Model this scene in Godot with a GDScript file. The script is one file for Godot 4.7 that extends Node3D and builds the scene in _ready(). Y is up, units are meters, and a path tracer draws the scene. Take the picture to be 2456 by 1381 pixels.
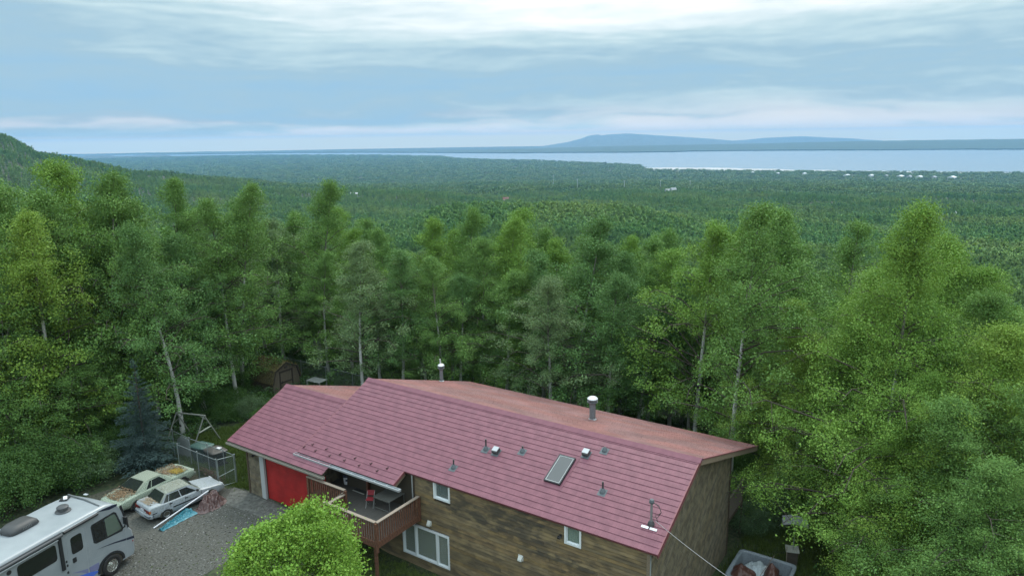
extends Node3D
# A house with a red metal roof above a birch wood, an inlet and a mountain behind.

const PX_W := 2456.0
const PX_H := 1381.0
const FOCAL := 1707.1
const PITCH := 0.21
const ROLL := -0.0144
const CAM_Y := 20.26
const SEA := -280.0
const S := 0.85                 # metres per unit of the survey of the house
const YR := 6.12                # height of the ridge above the drive

var cam_right: Vector3
var cam_up: Vector3
var cam_fwd: Vector3
var HX: Transform3D             # house frame (x along the ridge, z towards the drive) to world
var HXI: Transform3D
var rng := RandomNumberGenerator.new()
var used_names := {}
var mats := {}

# ---------------------------------------------------------------- set-up
func _ready() -> void:
	rng.seed = 7
	setup_frames()
	make_camera()
	make_light()
	make_textures()
	make_terrain()
	make_far()
	make_forest()
	make_house()
	make_deck()
	make_yard()
	make_vehicles()
	make_small()

func setup_frames() -> void:
	var cp := cos(PITCH); var sp := sin(PITCH)
	cam_fwd = Vector3(0, -sp, -cp)
	var up := Vector3(0, cp, -sp)
	cam_right = Vector3(cos(ROLL), 0, 0) + up * sin(ROLL)
	cam_up = Vector3(-sin(ROLL), 0, 0) + up * cos(ROLL)
	var th := 0.5962
	var ux := Vector3(cos(th), 0, sin(th))
	var uz := Vector3(-sin(th), 0, cos(th))
	HX = Transform3D(Basis(ux, Vector3.UP, uz), Vector3(9.7383 * S, 0, -34.4131 * S))
	HXI = HX.affine_inverse()

func make_camera() -> void:
	var cam := Camera3D.new()
	cam.name = "camera"
	cam.transform = Transform3D(Basis(cam_right, cam_up, -cam_fwd), Vector3(0, CAM_Y, 0))
	cam.fov = rad_to_deg(2.0 * atan(PX_H * 0.5 / FOCAL))
	cam.near = 0.1
	cam.far = 90000.0
	add_child(cam)
	cam.make_current()

func ray(px: float, py: float) -> Vector3:
	return (cam_fwd * FOCAL + cam_right * (px - PX_W * 0.5) - cam_up * (py - PX_H * 0.5)).normalized()

func on_level(px: float, py: float, y: float) -> Vector3:      # where a sight line meets a level
	var d := ray(px, py)
	return Vector3(0, CAM_Y, 0) + d * ((y - CAM_Y) / d.y)

func at_distance(px: float, py: float, dist: float) -> Vector3:   # horizontal distance
	var d := ray(px, py)
	return Vector3(0, CAM_Y, 0) + d * (dist / Vector2(d.x, d.z).length())

func on_ground(px: float, py: float) -> Vector3:
	var d := ray(px, py)
	var t := 5.0
	for i in 4000:
		var p := Vector3(0, CAM_Y, 0) + d * t
		var gap := p.y - ground(p.x, p.z)
		if gap < 0.02:
			return Vector3(p.x, ground(p.x, p.z), p.z)
		t += max(0.03, gap * 0.8)
		if t > 9000.0:
			break
	return Vector3(0, CAM_Y, 0) + d * t

func make_light() -> void:
	var we := WorldEnvironment.new()
	we.name = "daylight"
	var e := Environment.new()
	e.background_mode = Environment.BG_SKY
	e.tonemap_mode = Environment.TONE_MAPPER_LINEAR
	e.tonemap_exposure = 1.5
	e.sdfgi_enabled = true
	e.ssao_enabled = true
	e.ssil_enabled = true
	e.fog_enabled = true
	e.fog_density = 0.000042
	e.fog_light_color = Color(0.56, 0.80, 1.0)
	var sky := Sky.new()
	var pan := PanoramaSkyMaterial.new()
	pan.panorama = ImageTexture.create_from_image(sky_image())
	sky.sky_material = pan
	e.sky = sky
	e.background_energy_multiplier = 1.0
	we.environment = e
	add_child(we)
	var sun := DirectionalLight3D.new()
	sun.name = "sun"
	sun.light_energy = 0.45
	sun.light_angular_distance = 22.0
	sun.light_color = Color(1.0, 0.96, 0.9)
	sun.shadow_enabled = true
	sun.look_at_from_position(Vector3(8, 40, -34), Vector3.ZERO, Vector3.UP)
	add_child(sun)

var n1 := FastNoiseLite.new()
var n2 := FastNoiseLite.new()
var n3 := FastNoiseLite.new()

# how bright the cloud cover is: rows by height in degrees, columns by bearing
var cover_el := [0.0, 0.9, 1.8, 3.6, 5.4, 7.0, 8.7, 10.8, 14.0]
var cover_az := [-60.0, -36.0, -26.0, -11.0, 3.0, 14.0, 24.0, 36.0, 60.0]
var cover := [
	[0.34, 0.34, 0.38, 0.52, 0.56, 0.58, 0.56, 0.54, 0.50], [0.20, 0.20, 0.24, 0.44, 0.54, 0.56, 0.54, 0.50, 0.44], [0.12, 0.12, 0.12, 0.18, 0.28, 0.40, 0.42, 0.42, 0.36], [0.10, 0.10, 0.10, 0.12, 0.14, 0.20, 0.24, 0.26, 0.24], [0.18, 0.20, 0.28, 0.34, 0.30, 0.26, 0.32, 0.34, 0.32],
	[0.24, 0.26, 0.40, 0.56, 0.52, 0.42, 0.40, 0.44, 0.42], [0.30, 0.32, 0.46, 0.74, 0.92, 0.90, 0.80, 0.72, 0.62], [0.38, 0.40, 0.56, 0.84, 1.05, 1.10, 1.02, 0.90, 0.76], [0.60, 0.62, 0.70, 0.88, 1.0, 1.0, 0.95, 0.88, 0.80]]

func cover_at(az: float, el: float) -> float:
	var i := 0
	while i < 7 and az > cover_az[i + 1]: i += 1
	var j := 0
	while j < 7 and el > cover_el[j + 1]: j += 1
	var u: float = smoothstep(0.0, 1.0, clampf((az - cover_az[i]) / (cover_az[i + 1] - cover_az[i]), 0.0, 1.0))
	var v: float = clampf((el - cover_el[j]) / (cover_el[j + 1] - cover_el[j]), 0.0, 1.0)
	return lerpf(lerpf(cover[j][i], cover[j][i + 1], u), lerpf(cover[j + 1][i], cover[j + 1][i + 1], u), v)

func sky_color(az: float, el: float) -> Color:
	# az, el in degrees; an overcast sky of long flat banks, brighter overhead, pale at the horizon
	var k := smoothstep(0.0, 1.2, el)
	var bend := n1.get_noise_2d(az * 0.22, el * 0.9)
	var e2 := el + k * (0.9 * bend + 0.5 * n2.get_noise_2d(az * 0.5, el * 3.0))
	var banks := n1.get_noise_2d(az * 0.14 + 40.0, e2 * 6.0 + 11.0)
	var wisps := n2.get_noise_2d(az * 0.75 + bend * 4.0, e2 * 7.0)
	var fine := n3.get_noise_2d(az * 2.6 + bend * 6.0, e2 * 17.0)
	var t := cover_at(az + 5.0 * bend, max(0.0, e2))
	t += (0.15 * banks + 0.17 * wisps + 0.09 * fine) * lerpf(0.5, 1.0, k)
	t = clampf(t, -0.05, 1.2)
	var deep := Vector3(0.142, 0.280, 0.405)
	var pale := Vector3(0.385, 0.512, 0.560)
	var white := Vector3(0.73, 0.765, 0.775)
	var c: Vector3
	if t < 0.55:
		c = deep.lerp(pale, t / 0.55)
	else:
		c = pale.lerp(white, (t - 0.55) / 0.45)
	# warm light low down, between the banks
	var low := exp(-pow((e2 - 0.7) / 1.1, 2.0))
	c = c.lerp(Vector3(0.60, 0.58, 0.60), low * clampf(0.30 + 0.012 * (az + 10.0) + 0.9 * wisps, 0.05, 0.62))
	c = c.lerp(Vector3(0.80, 0.64, 0.40), 1.0 - smoothstep(-0.1, 0.55, el))  # orange put in at the horizon to cancel the haze's blue
	# an overcast sky is brightest overhead
	var over := smoothstep(10.5, 52.0, el)
	c = c.lerp(Vector3(1.40, 1.64, 1.73) * (1.0 + 0.18 * banks), over)
	return Color(c.x, c.y, c.z)

func sky_image() -> Image:
	for k in 3:
		var n: FastNoiseLite = [n1, n2, n3][k]
		n.seed = 31 + k * 7
		n.noise_type = FastNoiseLite.TYPE_SIMPLEX_SMOOTH
		n.frequency = 0.11
		n.fractal_type = FastNoiseLite.FRACTAL_FBM
		n.fractal_octaves = [3, 5, 4][k]
	var W := 4096
	var H := 2048
	var lw := 512
	var lh := 256
	var img := Image.create(lw, lh, false, Image.FORMAT_RGBF)
	for j in lh:
		var el := 90.0 - (j + 0.5) * 180.0 / lh
		for i in lw:
			var az := fposmod((i + 0.5) * 360.0 / lw + 180.0, 360.0) - 180.0     # column 0 lies straight ahead
			# close the seam behind the camera
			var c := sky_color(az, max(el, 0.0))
			if el < 0.0: c = Color(0.80, 0.64, 0.40)     # warm tint below eye level, added to offset the blue of the haze
			if abs(az) > 150.0 and el > 0.0:
				c = c.lerp(sky_color(-az, max(el, 0.0)), 0.5 * (abs(az) - 150.0) / 30.0)
			img.set_pixel(i, j, c)
	img.resize(W, H, Image.INTERPOLATE_BILINEAR)
	for j in range(int((90.0 - 14.0) / 180.0 * H), int(90.0 / 180.0 * H)):
		var el := 90.0 - (j + 0.5) * 180.0 / H
		for i in range(int(-55.0 / 360.0 * W), int(55.0 / 360.0 * W)):
			img.set_pixel(posmod(i, W), j, sky_color((i + 0.5) * 360.0 / W, max(el, 0.0)))
	img.convert(Image.FORMAT_RGBH)
	return img

# ---------------------------------------------------------------- names, nodes
func numbered(called: String) -> String:
	if not used_names.has(called):
		used_names[called] = 0
		return called
	used_names[called] += 1
	return "%s_%03d" % [called, used_names[called]]

func thing(called: String, label: String, category: String, xf := Transform3D(), group := "") -> Node3D:
	var o := Node3D.new()
	o.name = numbered(called)
	o.transform = xf
	add_child(o)
	tag(o, label, category, group)
	return o

func tag(o: Node, label: String, category: String, group := "", kind := "") -> void:
	if label != "": o.set_meta("label", label)
	if category != "": o.set_meta("category", category)
	if group != "": o.set_meta("group", group)
	if kind != "": o.set_meta("kind", kind)

func part(called: String, mesh: Mesh, m: Material, parent: Node, xf := Transform3D()) -> MeshInstance3D:
	var o := MeshInstance3D.new()
	if parent == self:
		o.name = numbered(called)
	else:
		o.name = called
	o.mesh = mesh
	if m: o.material_override = m
	o.transform = xf
	parent.add_child(o, true)
	return o

# ---------------------------------------------------------------- mesh builder
class MB:
	var v := PackedVector3Array()
	var n := PackedVector3Array()
	var uv := PackedVector2Array()
	var c := PackedColorArray()
	var col := Color(1, 1, 1)
	var use_col := false
	func tri(a: Vector3, b: Vector3, d: Vector3) -> void:     # anticlockwise seen from outside
		var nn := (b - a).cross(d - a).normalized()
		v.push_back(a); v.push_back(d); v.push_back(b)
		for i in 3: n.push_back(nn)
		if use_col:
			for i in 3: c.push_back(col)
	func quad(a: Vector3, b: Vector3, d: Vector3, e: Vector3) -> void:
		tri(a, b, d)
		tri(a, d, e)
	func smooth_quad(p: Array, q: Array) -> void:              # corner positions, corner normals
		for k in [0, 2, 1, 0, 3, 2]:
			v.push_back(p[k]); n.push_back(q[k])
			if use_col: c.push_back(col)
	func box(ctr: Vector3, size: Vector3, b := Basis()) -> void:
		var h := size * 0.5
		var p := []
		for i in 8:
			p.append(ctr + b * Vector3(h.x if i & 1 else -h.x, h.y if i & 2 else -h.y, h.z if i & 4 else -h.z))
		quad(p[4], p[5], p[7], p[6]); quad(p[1], p[0], p[2], p[3])
		quad(p[5], p[1], p[3], p[7]); quad(p[0], p[4], p[6], p[2])
		quad(p[6], p[7], p[3], p[2]); quad(p[0], p[1], p[5], p[4])
	func span(lo: Vector3, hi: Vector3) -> void:
		box((lo + hi) * 0.5, hi - lo)
	func bar(a: Vector3, b: Vector3, w: float, h: float, up := Vector3.UP) -> void:
		var f := (b - a)
		var L := f.length()
		f = f / L
		var s := up.cross(f)
		if s.length() < 0.01: s = Vector3.RIGHT.cross(f)
		s = s.normalized()
		box((a + b) * 0.5, Vector3(w, h, L), Basis(s, f.cross(s), f))
	func tube(pts: Array, radii: Array, sides := 8, capped := true) -> void:
		var rings := []
		var side := Vector3.ZERO
		for i in pts.size():
			var d: Vector3 = (pts[min(i + 1, pts.size() - 1)] - pts[max(i - 1, 0)]).normalized()
			if side == Vector3.ZERO:
				side = d.cross(Vector3.UP)
				if side.length() < 0.05: side = d.cross(Vector3.RIGHT)
			side = (side - d * side.dot(d)).normalized()
			var o := d.cross(side)
			var ring := []
			for k in sides:
				var a := TAU * k / sides
				ring.append(side * cos(a) + o * sin(a))
			rings.append(ring)
		for i in pts.size() - 1:
			for k in sides:
				var k2 := (k + 1) % sides
				var a: Vector3 = rings[i][k]; var b: Vector3 = rings[i][k2]
				var d2: Vector3 = rings[i + 1][k2]; var e: Vector3 = rings[i + 1][k]
				smooth_quad([pts[i] + a * radii[i], pts[i] + b * radii[i], pts[i + 1] + d2 * radii[i + 1], pts[i + 1] + e * radii[i + 1]], [a, b, d2, e])
		if capped:
			for k in range(1, sides - 1):
				tri(pts[0] + rings[0][0] * radii[0], pts[0] + rings[0][k + 1] * radii[0], pts[0] + rings[0][k] * radii[0])
				var z := pts.size() - 1
				tri(pts[z] + rings[z][0] * radii[z], pts[z] + rings[z][k] * radii[z], pts[z] + rings[z][k + 1] * radii[z])
	func lathe(profile: Array, xf := Transform3D(), segs := 20) -> void:    # profile: Vector2(radius, height), upwards
		for i in profile.size() - 1:
			var p0: Vector2 = profile[i]; var p1: Vector2 = profile[i + 1]
			var t := (p1 - p0).normalized()
			for k in segs:
				var a0 := TAU * k / segs; var a1 := TAU * (k + 1) / segs
				var d0 := Vector3(cos(a0), 0, -sin(a0)); var d1 := Vector3(cos(a1), 0, -sin(a1))
				var q0 := (d0 * t.y + Vector3(0, -t.x, 0)); var q1 := (d1 * t.y + Vector3(0, -t.x, 0))
				smooth_quad([xf * (d0 * p0.x + Vector3(0, p0.y, 0)), xf * (d1 * p0.x + Vector3(0, p0.y, 0)), xf * (d1 * p1.x + Vector3(0, p1.y, 0)), xf * (d0 * p1.x + Vector3(0, p1.y, 0))],
					[(xf.basis * q0).normalized(), (xf.basis * q1).normalized(), (xf.basis * q1).normalized(), (xf.basis * q0).normalized()])
	func prism(poly: Array, z0: float, z1: float, xf := Transform3D()) -> void:   # anticlockwise outline in x, y pushed along z
		var pk := PackedVector2Array()
		for p in poly: pk.push_back(p)
		if Geometry2D.is_polygon_clockwise(pk):
			pk.reverse()
		var idx := Geometry2D.triangulate_polygon(pk)
		for i in range(0, idx.size(), 3):
			var a := pk[idx[i]]; var b := pk[idx[i + 1]]; var d := pk[idx[i + 2]]
			if (b - a).cross(d - a) < 0.0:
				var sw := b; b = d; d = sw
			tri(xf * Vector3(a.x, a.y, z1), xf * Vector3(b.x, b.y, z1), xf * Vector3(d.x, d.y, z1))
			tri(xf * Vector3(a.x, a.y, z0), xf * Vector3(d.x, d.y, z0), xf * Vector3(b.x, b.y, z0))
		for i in pk.size():
			var a := pk[i]; var b := pk[(i + 1) % pk.size()]
			quad(xf * Vector3(a.x, a.y, z0), xf * Vector3(b.x, b.y, z0), xf * Vector3(b.x, b.y, z1), xf * Vector3(a.x, a.y, z1))
	func loft(rings: Array, closed := true, caps := true) -> void:      # rings of equal point counts, smooth where they bend little
		var m: int = rings[0].size()
		var nr := []
		for i in rings.size():
			var row := []
			for k in m:
				var along: Vector3 = rings[min(i + 1, rings.size() - 1)][k] - rings[max(i - 1, 0)][k]
				var ka := (k + 1) % m if closed else mini(k + 1, m - 1)
				var kb := (k - 1 + m) % m if closed else maxi(k - 1, 0)
				row.append((rings[i][ka] - rings[i][kb]).cross(along).normalized())
			nr.append(row)
		for i in rings.size() - 1:
			for k in (m if closed else m - 1):
				var k2 := (k + 1) % m
				smooth_quad([rings[i][k], rings[i][k2], rings[i + 1][k2], rings[i + 1][k]], [nr[i][k], nr[i][k2], nr[i + 1][k2], nr[i + 1][k]])
		if caps and closed:
			for z in [0, rings.size() - 1]:
				var mid := Vector3.ZERO
				for p in rings[z]: mid += p
				mid /= m
				for k in m:
					if z == 0: tri(mid, rings[z][(k + 1) % m], rings[z][k])
					else: tri(mid, rings[z][k], rings[z][(k + 1) % m])
	func add(other: MB, xf: Transform3D) -> void:
		v.append_array(xf * other.v)
		for q in other.n: n.push_back((xf.basis * q).normalized())
		if use_col: c.append_array(other.c)
	func mesh() -> ArrayMesh:
		var arr := []
		arr.resize(Mesh.ARRAY_MAX)
		arr[Mesh.ARRAY_VERTEX] = v
		arr[Mesh.ARRAY_NORMAL] = n
		if uv.size() == v.size() and uv.size() > 0: arr[Mesh.ARRAY_TEX_UV] = uv
		if use_col: arr[Mesh.ARRAY_COLOR] = c
		var am := ArrayMesh.new()
		am.add_surface_from_arrays(Mesh.PRIMITIVE_TRIANGLES, arr)
		return am

# ---------------------------------------------------------------- materials
func lin(r: float, g: float, b: float) -> Color:
	return Color(r, g, b).linear_to_srgb()

func plain(key: String, c: Color, rough := 0.8, metal := 0.0, spec := 0.5) -> StandardMaterial3D:
	if mats.has(key): return mats[key]
	var m := StandardMaterial3D.new()
	m.resource_name = key
	m.albedo_color = c
	m.roughness = rough
	m.metallic = metal
	m.metallic_specular = spec
	mats[key] = m
	return m

func noise_tex(seed_: int, freq: float, octaves: int, stops: Array, size := 512, kind := FastNoiseLite.TYPE_SIMPLEX_SMOOTH) -> Texture2D:
	# stops: [offset, linear colour] pairs
	var n := FastNoiseLite.new()
	n.seed = seed_
	n.noise_type = kind
	n.frequency = freq
	n.fractal_type = FastNoiseLite.FRACTAL_FBM
	n.fractal_octaves = octaves
	var t := NoiseTexture2D.new()
	t.width = size
	t.height = size
	t.seamless = true
	t.noise = n
	var g := Gradient.new()
	var off := PackedFloat32Array()
	var cols := PackedColorArray()
	for s in stops:
		off.push_back(s[0])
		cols.push_back((s[1] as Color).linear_to_srgb())
	g.offsets = off
	g.colors = cols
	t.color_ramp = g
	return t

func textured(key: String, tex: Texture2D, scale: Vector3, rough := 0.85, tint := Color(1, 1, 1), world := false) -> StandardMaterial3D:
	if mats.has(key): return mats[key]
	var m := StandardMaterial3D.new()
	m.resource_name = key
	m.albedo_color = tint
	m.albedo_texture = tex
	m.uv1_triplanar = true
	m.uv1_world_triplanar = world
	m.uv1_scale = scale
	m.roughness = rough
	mats[key] = m
	return m

var tex := {}

func make_textures() -> void:
	tex.mottle = noise_tex(3, 0.02, 5, [[0.0, Color(0.55, 0.55, 0.55)], [0.5, Color(0.85, 0.85, 0.85)], [1.0, Color(1, 1, 1)]])
	tex.grain = noise_tex(5, 0.05, 5, [[0.2, Color(0.45, 0.43, 0.4)], [0.5, Color(0.8, 0.79, 0.77)], [0.8, Color(1, 1, 1)]])
	tex.gravel = noise_tex(9, 0.03, 7, [[0.25, Color(0.040, 0.042, 0.036)], [0.45, Color(0.054, 0.056, 0.049)], [0.6, Color(0.066, 0.068, 0.060)], [0.8, Color(0.090, 0.090, 0.080)]], 1024)
	tex.soil = noise_tex(12, 0.03, 5, [[0.2, Color(0.016, 0.022, 0.010)], [0.5, Color(0.030, 0.050, 0.016)], [0.7, Color(0.045, 0.052, 0.024)], [0.9, Color(0.08, 0.07, 0.04)]])
	tex.lawn = noise_tex(15, 0.04, 5, [[0.2, Color(0.030, 0.055, 0.012)], [0.5, Color(0.060, 0.105, 0.022)], [0.8, Color(0.11, 0.14, 0.035)]])

# ---------------------------------------------------------------- terrain
var tn := FastNoiseLite.new()
var coast := [[-200, 372.0], [300, 371.8], [520, 371.6], [900, 371.2], [1060, 374.5], [1100, 380.0], [1180, 383.0], [1300, 385.5], [1400, 390.0], [1535, 397.0], [1547, 404.0], [1560, 409.0], [1760, 411.5], [2080, 415.0], [2456, 417.5], [2900, 421.0], [3600, 428.0]]
var coast_d := PackedFloat32Array()
var far_shore := [[-400, 372.0], [400, 371.0], [560, 368.5], [700, 366.8], [1000, 366.3], [1230, 367.5], [1500, 366.0], [1700, 362.8], [2000, 360.5], [2456, 358.8], [2900, 357.0]]

func table(t: Array, x: float) -> float:
	if x <= t[0][0]: return t[0][1]
	for i in range(1, t.size()):
		if x <= t[i][0]:
			return lerpf(t[i - 1][1], t[i][1], (x - t[i - 1][0]) / float(t[i][0] - t[i - 1][0]))
	return t[-1][1]

func az_of(x: float, z: float) -> float:
	return rad_to_deg(atan2(x, -z))

func px_of_az(az: float) -> float:
	return PX_W * 0.5 + FOCAL * tan(deg_to_rad(clampf(az, -75.0, 75.0)))

func near_ground(x: float, z: float) -> float:
	# levels round the house, in its own frame
	var p := HXI * Vector3(x, 0, z)
	var y := 0.0
	y -= 1.18 * smoothstep(-19.5, -15.0, p.x) * smoothstep(14.0, 7.0, p.z)
	y -= 0.75 * smoothstep(-14.0, 0.5, p.x)
	y -= 0.02 * max(0.0, p.x - 0.5)
	var back: float = max(0.0, -p.z - 8.0)
	y -= 0.13 * back * smoothstep(0.0, 12.0, back)
	return y

func ground(x: float, z: float) -> float:
	var d := Vector2(x, z).length()
	var az := az_of(x, z)
	var near := near_ground(x, z)
	if d < 44.0:
		return near
	# far slope: height below the camera with distance
	var far: float = CAM_Y - table([[0, 19.0], [45, 22.0], [100, 40.0], [220, 66.0], [340, 84.0], [700, 112.0], [1400, 148.0], [3000, 214.0], [4500, 284.0], [9000, 290.0], [30000, 291.0]], d)
	# ground climbs to a hill on one side
	var px := px_of_az(az)
	var hill := table([[-1500, 290.0], [-200, 240.0], [0, 213.0], [60, 193.0], [110, 156.0], [200, 137.0], [330, 92.0], [480, 71.0], [600, 49.0], [800, 20.0], [1000, 0.0]], px)
	far += hill * exp(-pow(log(max(d, 1.0) / 2500.0) / 0.45, 2.0))
	far += 11.0 * smoothstep(900.0, 200.0, px) * smoothstep(44.0, 110.0, d) * smoothstep(700.0, 160.0, d)
	# knoll in the middle distance
	far += 30.0 * exp(-pow((d - 760.0) / 160.0, 2.0)) * smoothstep(900.0, 1100.0, px) * smoothstep(1800.0, 1450.0, px)
	far += 14.0 * exp(-pow((d - 1900.0) / 350.0, 2.0)) * smoothstep(700.0, 860.0, px) * smoothstep(1150.0, 1000.0, px)
	if d > 300.0:
		far += tn.get_noise_2d(x * 0.0022, z * 0.0022) * min(16.0, d * 0.012) * smoothstep(5000.0, 3000.0, d)
	var hold := smoothstep(1250.0, 800.0, px)         # level ground reaches further on the shed's side
	var t := smoothstep(lerpf(44.0, 66.0, hold), lerpf(80.0, 120.0, hold), d)
	var y := lerpf(near, far, t)
	# the shore
	var dc := coast_dist(az)
	y = lerpf(y, SEA - 6.0, smoothstep(dc - 12.0, dc + 30.0, d))
	return y

func coast_dist(az: float) -> float:
	var f: float = clampf((az + 75.0) / 0.05, 0.0, coast_d.size() - 1.001)
	var i := int(f)
	return lerpf(coast_d[i], coast_d[i + 1], f - i)

func make_terrain() -> void:
	tn.seed = 4
	tn.frequency = 1.0
	tn.fractal_octaves = 4
	for i in 3002:
		var px := px_of_az(-75.0 + i * 0.05)
		var p := on_level(clampf(px, -800.0, 3300.0), table(coast, px), SEA + 9.0)
		coast_d.push_back(Vector2(p.x, p.z).length() + 60.0 * tn.get_noise_2d(px * 0.02, 5.0))
	# one sheet in rings round the camera, finer where it is near
	var az := []
	var a := -78.0
	while a <= 78.01:
		az.append(a)
		a += 0.36 if abs(a) < 42.0 else 1.5
	var ds := []
	var d := 2.5
	while d < 24000.0:
		ds.append(d)
		d *= 1.02 if d > 24.0 and d < 70.0 else (1.045 if d < 9000.0 else 1.09)
	var v := PackedVector3Array(); var n := PackedVector3Array(); var idx := PackedInt32Array(); var uvs := PackedVector2Array()
	for j in ds.size():
		for i in az.size():
			var r := deg_to_rad(az[i])
			var x: float = sin(r) * ds[j]; var z: float = -cos(r) * ds[j]
			v.push_back(Vector3(x, ground(x, z), z))
	var m := az.size()
	for j in ds.size():
		for i in m:
			var e: Vector3 = v[j * m + mini(i + 1, m - 1)] - v[j * m + maxi(i - 1, 0)]
			var f: Vector3 = v[mini(j + 1, ds.size() - 1) * m + i] - v[maxi(j - 1, 0) * m + i]
			n.push_back(e.cross(f).normalized())
	for j in ds.size() - 1:
		for i in m - 1:
			var p := j * m + i
			for k in [p, p + m, p + 1, p + 1, p + m, p + m + 1]: idx.push_back(k)
	var arr := []
	arr.resize(Mesh.ARRAY_MAX)
	arr[Mesh.ARRAY_VERTEX] = v; arr[Mesh.ARRAY_NORMAL] = n; arr[Mesh.ARRAY_INDEX] = idx
	var am := ArrayMesh.new()
	am.add_surface_from_arrays(Mesh.PRIMITIVE_TRIANGLES, arr)
	var soil := textured("forest_floor", tex.soil, Vector3(0.22, 0.22, 0.22), 0.95, Color(1, 1, 1), true)
	tag(part("ground", am, soil, self), "dark green forest floor falling away behind the house", "ground", "", "structure")
	# water
	var wm := StandardMaterial3D.new()
	wm.albedo_color = lin(0.10, 0.15, 0.18)
	wm.roughness = 0.22
	wm.metallic_specular = 0.6
	var nt := NoiseTexture2D.new()
	nt.width = 512; nt.height = 512; nt.seamless = true; nt.as_normal_map = true; nt.bump_strength = 2.0
	var wn := FastNoiseLite.new(); wn.seed = 2; wn.frequency = 0.03; wn.fractal_octaves = 4
	nt.noise = wn
	wm.normal_enabled = true
	wm.normal_texture = nt
	wm.normal_scale = 0.12
	wm.uv1_triplanar = true
	wm.uv1_world_triplanar = true
	wm.uv1_scale = Vector3(0.0025, 0.0025, 0.0006)
	var w := MB.new()
	var wr := [[], [], []]
	for k in 121:
		var px := -700.0 + k * 31.0
		var q := on_level(clampf(px, -400.0, 2900.0), table(far_shore, px), SEA)
		var dd := Vector2(q.x, q.z).length() * 1.06
		var dir := at_distance(px, 400.0, 1.0)
		for j in 3:
			wr[j].append(Vector3(dir.x * [2600.0, 6000.0, dd][j], SEA, dir.z * [2600.0, 6000.0, dd][j]))
	for j in 2:
		for i in 120: w.quad(wr[j][i], wr[j][i + 1], wr[j + 1][i + 1], wr[j + 1][i])
	tag(part("water", w.mesh(), wm, self), "pale silvery water of the inlet beyond the wooded plain", "water", "", "structure")

func sheet_from(lines: Array, name_: String, m: Material, label: String, cat: String, kind := "structure") -> MeshInstance3D:
	# lines: rows of points, near to far
	var b := MB.new()
	for j in lines.size() - 1:
		for i in lines[j].size() - 1:
			b.quad(lines[j][i], lines[j][i + 1], lines[j + 1][i + 1], lines[j + 1][i])
	var o := part(name_, b.mesh(), m, self)
	tag(o, label, cat, "", kind)
	return o

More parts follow.
